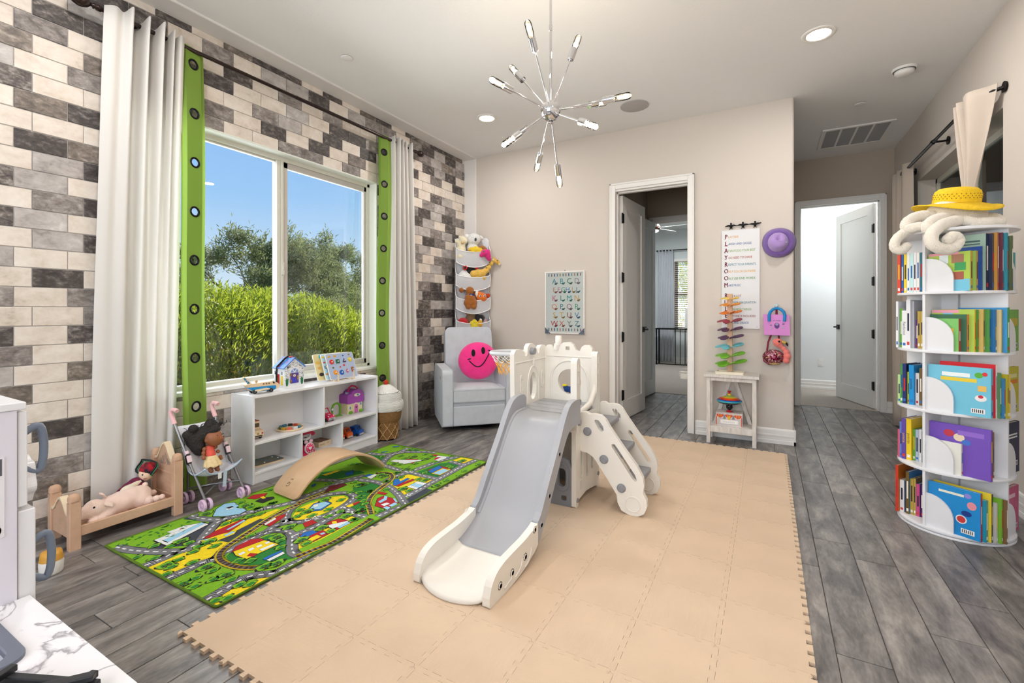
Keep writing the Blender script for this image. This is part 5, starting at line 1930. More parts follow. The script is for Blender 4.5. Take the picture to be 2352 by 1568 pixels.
# ---------------------------------------------------------------- peg puzzles on a little easel
def board(label, x, y0, w, colr, art, lean=20.0, h=0.222):
    t = thing('peg_puzzle', label, 'puzzle', (x, y0 + w / 2, ZT_ + 0.008))
    M = RY(-lean)
    F = M @ basis((0.0045, 0, 0), (0, 1, 0), (0, 0, 1), (1, 0, 0))
    MB().prism(rrect(-w / 2, 0, w / 2, h, 0.012, 4), -0.0045, 0.0045, 0, M @ basis((0, 0, 0), (0, 1, 0), (0, 0, 1), (1, 0, 0))).build('board', [flat((244, 240, 232)), ], t)
    MB().prism(rrect(-w / 2 + .003, .003, w / 2 - .003, h - .003, 0.010, 4), 0, 0.0004, 0, F).build('print', colr, t)
    for (shape, px, py, s, c) in art:
        if shape == 'o':
            p = circ(s, 22, px, py)
        elif shape == 's':
            p = rrect(px - s, py - s, px + s, py + s, .002, 1)
        elif shape == 'r':
            p = rrect(px - s * .75, py - s * 1.35, px + s * .75, py + s * 1.35, .002, 1)
        elif shape == 't':
            p = [(px - s, py - s * .8), (px + s, py - s * .8), (px, py + s)]
        elif shape == 'd':
            p = [(px - s, py), (px, py - s * 1.2), (px + s, py), (px, py + s * 1.2)]
        elif shape == 'p':
            p = circ(s, 5, px, py, pi / 2)
        else:
            p = circ(s, 9, px, py, .3, s * .7)
        b = MB().prism(p, 0.0004, 0.0016 if shape == 'x' else 0.005, 0, F).build('print_figure' if shape == 'x' else 'peg_piece', flat(c, 0.45), t)
        if shape != 'x':
            MB().cyl(F @ Vector((px, py, .005)), F @ Vector((px, py, .013)), 0.0045, n=10).build('peg', flat((244, 240, 230)), b)
    return t
_w = 0.285
board('pale blue shape puzzle leaning foremost on the little wooden easel', -3.128, 2.575, _w, flat((172, 188, 216), 0.45),
      [('o', -0.096, .150, .020, (206, 44, 40)), ('s', -0.034, .150, .018, (24, 100, 80)), ('t', 0.034, .152, .019, (58, 50, 106)), ('o', 0.098, .156, .019, (228, 196, 30)),
       ('p', -0.082, .058, .022, (234, 150, 26)), ('o', -0.020, .052, .021, (20, 86, 176)), ('d', 0.042, .060, .017, (180, 104, 140)), ('r', 0.100, .066, .016, (156, 88, 36)),
       ('x', -0.110, .196, .013, (226, 170, 40)), ('x', -0.052, .198, .014, (228, 158, 30)), ('x', 0.034, .196, .010, (60, 96, 170)), ('x', 0.098, .200, .010, (150, 120, 90)), ('x', -0.092, .100, .011, (90, 100, 60)), ('x', -0.02, .100, .009, (200, 70, 50)), ('x', 0.022, .112, .012, (200, 50, 60))])
board('pale aqua puzzle board sandwiched between two others on the easel', -3.150, 2.548, _w, flat((176, 214, 228), 0.45),
      [('x', -0.125, .196, .013, (232, 200, 60)), ('x', -0.124, .150, .011, (190, 80, 60)), ('s', -0.120, .110, .011, (90, 120, 150)), ('x', -0.122, .050, .011, (214, 130, 60)), ('x', 0.05, .1, .02, (220, 120, 80))])
board('farm animal puzzle board standing rearmost on the easel', -3.176, 2.492, _w, flat((222, 208, 150), 0.45),
      [('x', -0.110, .150, .020, (226, 180, 80)), ('x', -0.105, .105, .018, (220, 170, 84)), ('x', -0.100, .050, .022, (50, 50, 48)), ('x', -0.03, .05, .02, (60, 120, 60)), ('x', 0.02, .196, .03, (40, 176, 220)), ('x', -0.06, .2, .03, (40, 176, 220))])
es = thing('display_easel', 'small natural wood easel holding the puzzle boards', 'easel', (-3.105, 2.68, ZT_))
for y in (-0.078, 0.082):
    MB().box(-0.11, y - .006, 0, 0.045, y + .006, 0.008).build('foot', NAT, es, bevel=.001)
    MB().box(0.034, y - .005, 0.006, 0.043, y + .005, 0.075).build('upright', NAT, es, bevel=.001)
MB().box(0.020, -0.084, 0.006, 0.032, 0.088, 0.0075).build('cross_bar', NAT, es)

# ---------------------------------------------------------------- things in the cubbies
Z1 = 0.278
bs_ = thing('toy_bus', 'wooden toy school bus standing in the upper cubby', 'toy bus', (-3.175, 1.942, Z1))
MB().prism(fillet([(-0.085, 0.016), (0.078, 0.016), (0.078, 0.062), (0.034, 0.068), (0.030, 0.122), (-0.085, 0.122)], [.004, .008, .01, .004, .01, .01], 4), -0.040, 0.040, 0, basis((0, 0, 0), (1, 0, 0), (0, 0, 1), (0, -1, 0))).build('body', NAT, bs_, bevel=.002)
MB().box(-0.08, -0.0405, 0.112, 0.028, 0.0405, 0.1235).build('roof_band', flat((150, 30, 30), 0.4), bs_, bevel=.002)
MB().box(0.0, -0.012, 0.1236, 0.03, 0.012, 0.126).build('roof_sign', flat((226, 180, 50)), bs_)
for y in (-0.020, 0.020):
    MB().box(0.030, y - .015, .078, 0.0335, y + .015, .106).build('windscreen', flat((84, 74, 66), 0.2), bs_)
MB().box(0.0782, -0.030, 0.022, 0.0800, 0.030, 0.029).build('bumper', flat((26, 24, 22)), bs_)
for y, c_ in ((-0.030, (190, 40, 40)), (-0.018, (240, 238, 232)), (0.0, (170, 140, 30)), (0.018, (240, 238, 232)), (0.030, (190, 40, 40))):
    MB().box(0.0782, y - .005, 0.036, 0.0795, y + .005, 0.047).build('lamp_mark', flat(c_), bs_)
for x in (-0.05, 0.045):
    for y in (-0.036, 0.036):
        MB().cyl((x, y - .005, .016), (x, y + .005, .016), .016, n=20).build('wheel', flat((28, 28, 28)), bs_)

sb_ = thing('sorting_board', 'round wooden sorting board ringed with coloured blocks in the upper cubby', 'toy', (-3.168, 2.235, Z1))
MB().lathe([(.0001, 0.0), (.092, 0.0), (.096, .003), (.096, .012), (.092, .015), (.088, .015), (.086, .010), (.040, .010), (.0001, .010)], 48).build('tray', NAT, sb_)
for k, c_ in enumerate([(228, 176, 40), (206, 70, 50), (34, 32, 36), (60, 120, 150), (54, 110, 140), (70, 110, 84), (226, 176, 44), (232, 108, 88), (238, 240, 240), (60, 140, 166)]):
    a = radians(70 + 36 * k)
    MB().box(-0.016, -0.010, 0, 0.016, 0.010, 0.018, 0, T(0.066 * cos(a), 0.066 * sin(a), 0.0102) @ RZ(math.degrees(a) + 90)).build('block', flat(c_, 0.45), sb_, bevel=.003)
MB().cyl((0.0, 0.0, 0.0102), (0.03, 0.02, 0.0115), .004, n=8).build('clock_hand', flat((236, 232, 224)), sb_)

pc = thing('toy_car', 'pink toy convertible with a smiling bumper in the right upper cubby', 'toy car', (-3.165, 2.552, Z1), 4)
PKM = mat('pink_plastic', (222, 36, 96), 0.3)
MB().prism(fillet([(-0.07, 0.012), (0.072, 0.012), (0.074, 0.040), (0.03, 0.056), (0.018, 0.060), (-0.07, 0.060)], [.01, .01, .014, .01, .004, .012], 4), -0.036, 0.036, 0, basis((0, 0, 0), (1, 0, 0), (0, 0, 1), (0, -1, 0))).build('body', PKM, pc, bevel=.008, seg=3)
MB().tube([(0.018, -0.031, 0.058), (-0.004, -0.029, 0.098), (-0.006, 0.029, 0.098), (0.018, 0.031, 0.058)], 0.005, 8).build('windscreen_frame', PKM, pc)
MB().box(-0.055, -0.028, 0.058, 0.0, 0.028, 0.063).build('seat', flat((236, 190, 206)), pc)
MB().box(0.062, -0.034, 0.012, 0.0775, 0.034, 0.032).build('bumper', flat((186, 186, 190), 0.3), pc, bevel=.005)
MB().tube([(0.0785, -0.014, 0.026), (0.079, 0, 0.020), (0.0785, 0.014, 0.026)], .0016, 5).build('smile', flat((60, 24, 40)), pc)
MB().lathe([(.0001, 0), (.010, 0), (.010, .0012)], 14, 0, T(0.045, 0, 0.0525) @ RY(18)).build('bonnet_badge', flat((240, 190, 210)), pc)
for y in (-0.03, 0.03):
    MB().ell((0.062, y * .85, 0.043), (.007, .006, .005), 10, 7).build('headlamp', flat((238, 238, 240), 0.2), pc)
for x in (-0.042, 0.046):
    for y in (-0.034, 0.034):
        MB().cyl((x, y - .005, .0145), (x, y + .005, .0145), .0145, n=20).build('wheel', flat((30, 30, 32)), pc)

ga = thing('toy_garden_arch', 'little green plastic garden arch beside the purple play house', 'toy', (-3.212, 2.700, Z1))
GRN = mat('green_plastic', (110, 176, 36), 0.4)
arch = [(-0.040 + 0, 0.0), (-0.040, 0.062)] + [(-0.040 * cos(a), 0.062 + 0.042 * sin(a)) for a in [pi * i / 10 for i in range(1, 10)]] + [(0.040, 0.062), (0.040, 0.0)]
MB().tube([(0, p[0], p[1] + 0.006) for p in arch], 0.0085, 8).build('arch', GRN, ga)
MB().box(-0.022, -0.050, 0, 0.022, 0.050, 0.006).build('base', GRN, ga, bevel=.002)
rn = random.Random(3)
for k in range(18):
    p = arch[rn.randrange(len(arch))]
    MB().ell((rn.uniform(-.006, .006), p[0] * 1.05, max(.008, p[1] + 0.010)), (.007, .007, .007), 8, 6).build('leaf_tuft', GRN, ga)
MB().lathe([(.0001, .003), (.010, .003), (.011, 0)], 14, 0, T(0.010, -0.046, 0.066) @ RY(90)).build('sign', flat((226, 230, 236)), ga)

ph = thing('toy_cottage', 'purple-roofed plastic play cottage with heart door and pink carry handle', 'toy house', (-3.222, 2.878, Z1))
CRM = mat('cream_plastic', (232, 220, 180), 0.5)
PUR = mat('purple_plastic', (164, 74, 178), 0.45, bump=.1, bs=60)
MB().prism(rrect(-0.050, -0.082, 0.046, 0.084, .012, 3), 0.0, 0.100).build('walls', CRM, ph, bevel=.003)
roof = [(-0.092, 0.088), (0.094, 0.088), (0.088, 0.150), (0.060, 0.192), (0.020, 0.206), (-0.02, 0.200), (-0.040, 0.188), (-0.05, 0.172), (-0.092, 0.166)]
MB().prism(fillet(roof, .014, 4), -0.056, 0.052, 0, basis((0, 0, 0), (0, 1, 0), (0, 0, 1), (1, 0, 0))).build('roof', PUR, ph, bevel=.010, seg=3)
Fh = basis((0.0465, 0, 0), (0, 1, 0), (0, 0, 1), (1, 0, 0))
MB().prism([(-0.030 + .0, 0.004), (0.026, 0.004), (0.026, 0.060)] + [(-0.002 + 0.028 * cos(a), 0.060 + 0.032 * sin(a)) for a in [pi * i / 10 for i in range(1, 10)]] + [(-0.030, 0.060)], 0, 0.010, 0, Fh).build('door_surround', flat((240, 228, 200)), ph, bevel=.002)
MB().prism([(-0.022, 0.006), (0.018, 0.006), (0.018, 0.056)] + [(-0.002 + 0.020 * cos(a), 0.056 + 0.024 * sin(a)) for a in [pi * i / 10 for i in range(1, 10)]] + [(-0.022, 0.056)], 0.010, 0.013, 0, Fh).build('door', flat((206, 110, 180), 0.4), ph)

def heart(s, cx=0, cy=0, n=22):
    out = []
    for i in range(n):
        t = 2 * pi * i / n
        out.append((cx + s * (16 * sin(t) ** 3) / 16, cy + s * (13 * cos(t) - 5 * cos(2 * t) - 2 * cos(3 * t) - cos(4 * t)) / 16))
    return out
MB().prism(heart(.010, -0.002, 0.052), 0.013, 0.014, 0, Fh).build('heart_window', flat((110, 20, 30)), ph)
for y, z in ((-0.062, 0.052), (0.056, 0.072)):
    w = MB().prism(circ(.010, 16, y, z, ry=.017), 0, 0.004, 0, Fh).build('window', flat((236, 232, 214)), ph)
    MB().prism(circ(.007, 14, y, z, ry=.013), 0.004, 0.005, 0, Fh).build('pane', flat((50, 150, 200), .3), w)
w = MB().prism(circ(.034, 20, 0.012, 0.158, ry=.014), 0.006, 0.0075, 0, Fh).build('attic_window', flat((236, 226, 190)), ph)
MB().prism(circ(.010, 14, 0.020, 0.158, ry=.009), 0.0075, 0.0085, 0, Fh).build('pane', flat((40, 140, 200), .3), w)
for y in (-0.056, 0.060):
    MB().ell((0.05, y, 0.012), (.012, .022, .013), 12, 8).build('shrub', GRN, ph)
MB().tube([(0, -0.04, 0.186), (0, -0.03, 0.222), (0, 0.0, 0.236), (0, 0.04, 0.224), (0, 0.064, 0.200)], 0.007, 8).build('handle', PKM, ph)
MB().box(-0.012, -0.066, 0.164, 0.012, -0.046, 0.184).build('chimney', flat((186, 190, 224), .4), ph, bevel=.002)

Z0_ = 0.076
pz = thing('tray_puzzle', 'flat wooden tray puzzle in murky blue colours on the bottom shelf', 'puzzle', (-3.205, 2.055, Z0_), -4)
MB().prism(rrect(-0.075, -0.115, 0.085, 0.115, .03, 6), 0, 0.011).build('tray', NAT, pz, bevel=.001)
MB().prism(rrect(-0.071, -0.111, 0.081, 0.111, .028, 6), 0.011, 0.0118).build('picture', mat('puzzle_picture', (96, 122, 132), 0.5, c2=(120, 104, 78), vs=18), pz)
for x, y, c_ in ((0.06, -0.03, (240, 240, 240)), (0.03, 0.085, (240, 240, 240)), (-0.02, 0.07, (240, 240, 240)), (-0.05, -0.03, (40, 140, 60))):
    MB().cyl((x, y, .0118), (x, y, .018), .0048, n=10).build('peg', flat(c_), pz)

tp_ = thing('toy_telephone', 'hot pink toy telephone with a round dial and bow in the bottom middle cubby', 'toy phone', (-3.088, 2.322, Z0_))
MB().prism(fillet([(-0.055, 0), (0.055, 0), (0.040, 0.075), (-0.040, 0.075)], .006, 3), -0.038, 0.026, 0, basis((0, 0, 0), (0, 1, 0), (0, 0, 1), (1, 0, 0))).build('body', PKM, tp_, bevel=.006, seg=3)
MB().box(-0.03, -0.014, 0.07, 0.0, 0.014, 0.125).build('cradle_post', flat((30, 26, 30)), tp_, bevel=.004)
MB().lathe([(.0001, .010), (.038, .010), (.042, .006), (.042, 0)], 30, 0, T(0.027, 0, 0.052) @ RY(82)).build('dial_rim', flat((232, 226, 228)), tp_)
MB().lathe([(.0001, .0125), (.034, .0125), (.035, .010)], 28, 0, T(0.027, 0, 0.052) @ RY(82)).build('dial', PKM, tp_)
Md = T(0.027, 0, 0.052) @ RY(82)
for k in range(10):
    a = 2 * pi * k / 10
    MB().lathe([(.0001, .0005), (.0035, .0005), (.0035, 0)], 10, 0, Md @ T(.0265 * cos(a), .0265 * sin(a), .0126)).build('finger_hole', flat((240, 232, 236)), tp_)
MB().prism(heart(.015), 0.0128, 0.0142, 0, Md @ RZ(90)).build('dial_heart', flat((232, 214, 222)), tp_)
for s in (-1, 1):
    MB().ell((0.020, s * 0.022, 0.100), (.010, .017, .013), 14, 9).build('bow_loop', flat((238, 196, 214)), tp_)
MB().tube([(-0.012, -0.062, 0.142), (-0.008, -0.045, 0.160), (-0.006, 0.0, 0.163), (-0.008, 0.045, 0.160), (-0.012, 0.066, 0.142)], [.014, .012, .011, .012, .016], 12).build('handset', PKM, tp_)
MB().tube([(0.006, -0.05, 0.13), (0.012, -0.02, 0.118), (0.012, 0.014, 0.124), (0.008, 0.024, 0.148)], [.006, .012, .010, .004], 10).build('cradle', flat((200, 196, 204), .35), tp_)

bx_ = thing('wooden_box', 'flat pale wooden puzzle box lying in the bottom middle cubby', 'box', (-3.218, 2.535, Z0_), 3)
MB().box(-0.058, -0.064, 0, 0.068, 0.064, 0.040).build('case', NAT, bx_, bevel=.001)
MB().box(-0.052, -0.058, 0.040, 0.062, 0.058, 0.0412).build('lid_picture', mat('box_lid', (150, 118, 92), 0.5, c2=(110, 70, 60), vs=30), bx_)
MB().text('Disney', 0.018, 0, basis((0.0686, -0.028, 0.020), (0, 1, 0), (0, 0, 1), (1, 0, 0))).text('BABY', 0.010, 0, basis((0.0686, 0.030, 0.022), (0, 1, 0), (0, 0, 1), (1, 0, 0))).build('lettering', flat((90, 66, 44)), bx_)

def vehicle(name, label, x, y, rz, c1, c2, L, W_, H_, cab):
    t = thing(name, label, 'toy car', (x, y, Z0_), rz)
    body = [(-L / 2, .010), (L / 2, .010), (L / 2, H_ * .55), (L * .30, H_ * .62), (L * .16, H_), (-L * cab, H_), (-L / 2, H_ * .66)]
    MB().prism(fillet(body, [.006, .006, .01, .008, .012, .012, .01], 3), -W_ / 2, W_ / 2, 0, basis((0, 0, 0), (1, 0, 0), (0, 0, 1), (0, -1, 0))).build('body', flat(c1, .3), t, bevel=.005)
    MB().box(-L * .1, -W_ / 2 - .0006, H_ * .62, L * .10, W_ / 2 + .0006, H_ * .88).build('side_window', flat(c2, .2), t)
    MB().add([(L * .305, -W_ * .38, H_ * .66), (L * .305, W_ * .38, H_ * .66), (L * .185, W_ * .38, H_ * .93), (L * .185, -W_ * .38, H_ * .93)], [(0, 1, 2, 3)]).build('windscreen', flat(c2, .2), t, solid=.003)
    MB().box(L / 2 - .002, -W_ * .42, .010, L / 2 + .003, W_ * .42, .022).build('bumper', flat((214, 206, 196)), t, bevel=.001)
    for xx in (-L * .3, L * .3):
        for yy in (-W_ / 2, W_ / 2):
            MB().cyl((xx, yy - .004, .013), (xx, yy + .004, .013), .013, n=18).build('wheel', flat((26, 26, 28)), t)
    return t
vehicle('toy_truck', 'red toy truck half hidden by the cubby divider', -3.205, 2.712, 0, (204, 40, 34), (90, 30, 30), 0.11, 0.055, 0.082, .46)
vehicle('toy_truck', 'orange toy fire truck between the red truck and the blue car', -3.200, 2.790, 3, (228, 92, 30), (120, 40, 24), 0.11, 0.062, 0.085, .46)
vehicle('toy_car', 'blue toy car parked at the end of the bottom shelf', -3.195, 2.895, 16, (22, 92, 190), (30, 50, 110), 0.12, 0.070, 0.082, .22)

# ================================================================== ice cream basket
ic = thing('ice_cream_basket', 'wicker basket shaped like an ice cream cone with a red cherry', 'basket', (-3.085, 3.155, 0.0))
SEAG = mat('seagrass', (176, 132, 80), 0.85, c2=(142, 100, 56), vs=40, stretch=(1, 1, 5), bump=.7, bs=120)
WICK = mat('white_wicker', (242, 240, 236), 0.8, bump=.7, bs=110)

def woven(prof, step, r, m, name):
    """stacked coils following a profile (radius against height)"""
    mb = MB()
    z0, z1 = prof[0][1], prof[-1][1]
    n = int((z1 - z0) / step)
    pts = []
    for k in range(n * 30):
        z = z0 + (z1 - z0) * k / (n * 30)
        rr = prof[-1][0]
        for a, b in zip(prof, prof[1:]):
            if a[1] <= z <= b[1]:
                f = (z - a[1]) / max(1e-6, b[1] - a[1])
                rr = a[0] + (b[0] - a[0]) * f
                break
        th = 2 * pi * k / 30
        w = r * 0.45 * (1 if k % 2 else -1)
        pts.append(((rr + w) * cos(th), (rr + w) * sin(th), z))
    mb.tube(pts, r, 5)
    return mb.build(name, m, ic)
woven([(0.098, 0.006), (0.108, 0.10), (0.114, 0.165), (0.124, 0.172), (0.132, 0.20), (0.138, 0.262)], 0.0085, 0.0046, SEAG, 'cone_basket')
MB().lathe([(.0001, .003), (.098, .003)], 30).build('basket_bottom', SEAG, ic)
for s in (-1, 1):
    for k in range(9):
        a0 = 2 * pi * k / 9
        MB().tube([((0.106 + .010 * (z / .16)) * cos(a0 + s * z * 6.2), (0.106 + .010 * (z / .16)) * sin(a0 + s * z * 6.2), 0.006 + z) for z in [0.158 * i / 10 for i in range(11)]], 0.0028, 5).build('lattice_cane', mat('pale_cane', (214, 176, 116), .7), ic)
woven([(0.140, 0.262), (0.152, 0.285), (0.156, 0.315), (0.150, 0.345), (0.135, 0.362), (0.138, 0.385), (0.132, 0.415), (0.112, 0.430), (0.095, 0.440)], 0.0095, 0.0055, WICK, 'cream_lid')
dm = MB()
for k in range(40):
    a = 2 * pi * k / 40
    dm.tube([(r_ * cos(a), r_ * sin(a), z) for r_, z in ((0.104, 0.428), (0.085, 0.450), (0.060, 0.472), (0.036, 0.488), (0.016, 0.494))], [.009, .0085, .007, .005, .003], 5)
dm.build('cream_peak', WICK, ic)
MB().lathe([(.136, .262), (.136, .268), (.112, .37), (.09, .44), (.02, .485)], 24, caps=False).build('lid_lining', WICK, ic)
MB().ell((0, 0, 0.513), (.023, .023, .025), 18, 12).build('cherry', mat('felt_red', (200, 56, 40), .9, bump=.4, bs=200), ic)
# ================================================================== recliner with smiley pillow
GREYF = mat('recliner_fabric', (200, 205, 212), 0.85, var=0.06, vs=14, bump=0.12, bs=260, sheen=0.2)
PIPE = mat('recliner_piping', (176, 182, 190), 0.85)
rc = thing('recliner_chair', 'light grey upholstered swivel recliner in the corner by the brick wall', 'armchair', (-2.468, 3.796, 0.0), 45)

def cushion_box(nm, x0, y0, z0, x1, y1, z1, bev, M=None, sub=2, parent=rc, m=GREYF, crown=0.0):
    o = MB().box(x0, y0, z0, x1, y1, z1, 0, M).build(nm, m, parent, bevel=bev, seg=4)
    return o
for s in (-1, 1):
    X0, X1 = (-0.37, -0.262) if s < 0 else (0.262, 0.37)
    side = fillet([(0.0, 0.055), (0.0, 0.600), (0.60, 0.612), (0.66, 0.50), (0.68, 0.16), (0.60, 0.055)], [.02, .05, .05, .05, .08, .05], 6)
    o = MB().prism(side, X0, X1, 0, basis((0, 0, 0), (0, 1, 0), (0, 0, 1), (1, 0, 0))).build('arm', GREYF, rc, bevel=0.018, seg=4)
    for xx in (X0 + .004, X1 - .004):
        MB().tube([(xx, p[0] + (.003 if p[0] > .3 else .002), p[1]) for p in side], 0.0042, 6, closed=True).build('piping', PIPE, o)
MB().box(-0.3715, 0.13, 0.50, -0.3695, 0.145, 0.53).build('side_lever', flat((90, 92, 96)), rc)
MB().prism(fillet([(-0.262, 0.0), (0.262, 0.0), (0.262, 0.50), (-0.262, 0.50)], .02, 3), 0.285, 0.41).build('seat_cushion', GREYF, rc, bevel=0.030, seg=5)
def crown(u, v):
    x, y = -0.245 + 0.49 * u, 0.018 + 0.47 * v
    return (x, y, 0.408 + 0.028 * (1 - (2 * u - 1) ** 4) * (1 - (2 * v - 1) ** 4) ** .7)
o = MB().grid(crown, 17, 17).build('seat_crown', GREYF, rc)
MB().tube([(-0.262, 0.012, 0.392), (-0.25, 0.002, 0.398), (0.25, 0.002, 0.398), (0.262, 0.012, 0.392)], .0042, 6).build('piping', PIPE, o)
MB().tube([(-0.262, 0.012, 0.296), (-0.25, 0.002, 0.292), (0.25, 0.002, 0.292), (0.262, 0.012, 0.296)], .0042, 6).build('piping', PIPE, o)
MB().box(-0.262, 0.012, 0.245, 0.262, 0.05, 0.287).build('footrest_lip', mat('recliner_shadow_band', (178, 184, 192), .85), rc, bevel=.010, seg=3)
MB().box(-0.262, 0.006, 0.055, 0.262, 0.06, 0.250).build('footrest_panel', GREYF, rc, bevel=.014, seg=4)
M = T(0, 0.47, 0.36) @ RX(-13)
MB().prism(fillet([(-0.268, 0), (0.268, 0), (0.258, 0.655), (-0.258, 0.655)], [.02, .02, .06, .06], 6), 0, 0.13, 0, M @ basis((0, 0, 0), (1, 0, 0), (0, 0, 1), (0, 1, 0))).build('backrest', GREYF, rc, bevel=0.030, seg=5)
MB().box(-0.30, 0.62, 0.10, 0.30, 0.66, 0.45).build('rear_panel', GREYF, rc, bevel=.02)
MB().box(-0.26, 0.05, 0.045, 0.26, 0.60, 0.10).build('under_frame', flat((40, 40, 42)), rc)
MB().lathe([(.0001, .0), (.24, .0), (.25, .006), (.24, .016), (.05, .022), (.05, .05), (.0001, .05)], 40, 0, T(0, 0.32, 0)).build('swivel_base', flat((22, 22, 24), .5), rc)

PLPINK = mat('hot_pink_plush', (252, 56, 150), 0.95, c2=(244, 40, 132), vs=10, bump=.35, bs=160, sheen=.5)
pl = thing('smiley_pillow', 'round hot pink plush pillow with a black smiling face on the recliner', 'pillow', (-2.655, 4.045, 0.655))
Nf = Vector((0.60, -0.79, 0.18)).normalized()
Ex = Vector((0, 0, 1)).cross(Nf)
Ex = Vector((0.80, 0.60, 0)).normalized()
Ey = Nf.cross(Ex).normalized()
if Ey.z < 0:
    Ey = -Ey
PM = basis((0, 0, 0), Ex, Ey, Nf)
Ra, Rb, Th = 0.207, 0.196, 0.088

def pz_(x, y):
    q = max(0.0, 1 - (x / Ra) ** 2 - (y / Rb) ** 2)
    return Th * q ** 0.42
mb = MB()
nr = 14
for s in (1, -1):
    mb.grid(lambda u, v: (Ra * sin(v * pi / 2) * cos(2 * pi * u), Rb * sin(v * pi / 2) * sin(2 * pi * u), s * Th * max(0.0, cos(v * pi / 2)) ** 0.84), 40, nr, wrap_u=True, M=PM)
mb.build('cushion', PLPINK, pl, weld=True)
for cx, cy in ((-0.052, 0.074), (0.050, 0.098)):
    pts = []
    MB().grid(lambda u, v: (cx + .020 * v * cos(2 * pi * u), cy + .038 * v * sin(2 * pi * u), pz_(cx + .020 * v * cos(2 * pi * u), cy + .038 * v * sin(2 * pi * u)) + 0.003), 20, 5, wrap_u=True, M=PM).build('eye', flat((14, 12, 14), .9), pl)
sm = [(-0.095 + 0.215 * i / 20, -0.005 + 0.09 * (i / 20) - 0.105 * sin(pi * i / 20)) for i in range(21)]
MB().tube([PM @ Vector((x, y, pz_(x, y) + .002)) for x, y in sm], 0.0055, 6).build('smile', flat((14, 12, 14), .9), pl)
for (a, b), (c, d) in ((sm[0], (-0.012, 0.030)), (sm[-1], (0.022, -0.030))):
    MB().tube([PM @ Vector((a - .016, b + .012 if c < 0 else b + .018, pz_(a - .016, b) + .003)), PM @ Vector((a + .016, b + .004 if c > 0 else b + .020, pz_(a + .016, b) + .003))], 0.0055, 6).build('dimple', flat((14, 12, 14), .9), pl)

# ================================================================== hanging organiser across the corner, full of plush toys
MESH = mat('white_mesh', (236, 236, 240), 0.8)
nt = MESH.node_tree
_tr = nt.nodes.new('ShaderNodeBsdfTransparent')
_ms = nt.nodes.new('ShaderNodeMixShader')
_ms.inputs[0].default_value = 0.34
nt.links.new(nt.nodes['Principled BSDF'].outputs[0], _ms.inputs[1])
nt.links.new(_tr.outputs[0], _ms.inputs[2])
nt.links.new(_ms.outputs[0], nt.nodes['Material Output'].inputs[0])
WCL = mat('organiser_cloth', (226, 226, 230), 0.85)
WTR = mat('organiser_trim', (244, 244, 246), 0.8)
OB = Vector((-3.225, 4.420, 0.0))
OM = basis((0, 0, 0), (0.7071, 0.7071, 0), (0.7071, -0.7071, 0), (0, 0, 1))        # x along, y out into the room
og = thing('hanging_organiser', 'white hanging toy organiser with mesh pockets across the corner behind the recliner', 'organiser', OB)
OW = 0.40
MB().prism(fillet([(0, 0.60), (OW, 0.60), (OW, 2.055), (0, 2.03)], [0, 0, .03, .03], 4), 0, 0.004, 0, OM @ basis((0, 0, 0), (1, 0, 0), (0, 0, 1), (0, 1, 0))).build('back_panel', WCL, og)
pockets = [(1.885, 1.735), (1.590, 1.462), (1.325, 1.195), (1.055, 0.930)]
for k, (zt, zb) in enumerate(pockets):
    def front(u, v):
        out = 0.125 - 0.02 * v + 0.035 * sin(pi * u)
        zz = zt - 0.030 * sin(pi * u) - (zt - zb + 0.0) * v - 0.022 * sin(pi * u) * v + (0.012 if u in (0, 1) else 0)
        return OM @ Vector((OW * u, out, zz))
    p = MB().grid(front, 17, 7).build('pocket', MESH, og)
    MB().tube([front(i / 16, 0) for i in range(17)], .005, 6).build('trim', WTR, p)
    MB().tube([front(i / 16, 1) for i in range(17)], .005, 6).build('trim', WTR, p)
    MB().grid(lambda u, v: OM @ Vector((OW * u, 0.004 + (0.105 + .035 * sin(pi * u)) * v, zb - 0.022 * sin(pi * u) * v)), 9, 4).build('pocket_floor', WCL, p)
    for xx in (0.0, OW):
        MB().add([OM @ Vector((xx, 0.004, zb)), OM @ Vector((xx, 0.105, zb)), OM @ Vector((xx, 0.125, zt)), OM @ Vector((xx, 0.06, zt + .05)), OM @ Vector((xx, 0.004, zt + .14))], [(0, 1, 2, 3, 4)]).build('gusset', WCL, p)
        MB().tube([OM @ Vector((xx, 0.105, zb)), OM @ Vector((xx, 0.125, zt)), OM @ Vector((xx, 0.06, zt + .05)), OM @ Vector((xx, 0.01, zt + .14))], .004, 6).build('trim', WTR, p)

def plush(name, label, x, y, z, parts, group=None):
    """plush toy sitting in a pocket; parts are (part name, balls, colour) in organiser axes"""
    o = OB + OM @ Vector((x, y, z))
    SCP = 1.28
    t = thing(name, label, 'plush toy', o + Vector((0, 0, 0.012)))
    for nm, balls, c in parts:
        m = mat('plush_%d_%d_%d' % c, c, 0.95, var=.12, vs=50, bump=.5, bs=300, sheen=.3)
        if nm.endswith('*'):
            for b in balls:
                q = OM @ (Vector(b[:3]) * SCP)
                MB().ell(q, tuple(x * SCP for x in b[3:6]) if len(b) > 4 else b[3] * SCP, 12, 8).build(nm[:-1], m, t)
        else:
            metaball(nm, [tuple(OM @ (Vector(b[:3]) * SCP)) + (b[3] * SCP,) for b in balls], m, t, res=0.008)
    return t
BLK = (18, 18, 20)
plush('plush_llama', 'cream plush llama peeking out of the top mesh pocket', 0.055, 0.07, 1.762, [
    ('body', [(0, 0, .03, .045), (0.005, 0, .085, .042), (0.005, .005, .135, .036), (0.02, .015, .175, .034), (0.035, .028, .165, .024), (-.005, 0, .205, .013), (.022, 0, .208, .012), (-.035, 0, .165, .015)], (238, 228, 196)),
    ('eye*', [(.030, .045, .182, .0045)], BLK), ('face_spot*', [(.008, .046, .150, .014)], (226, 190, 130))])
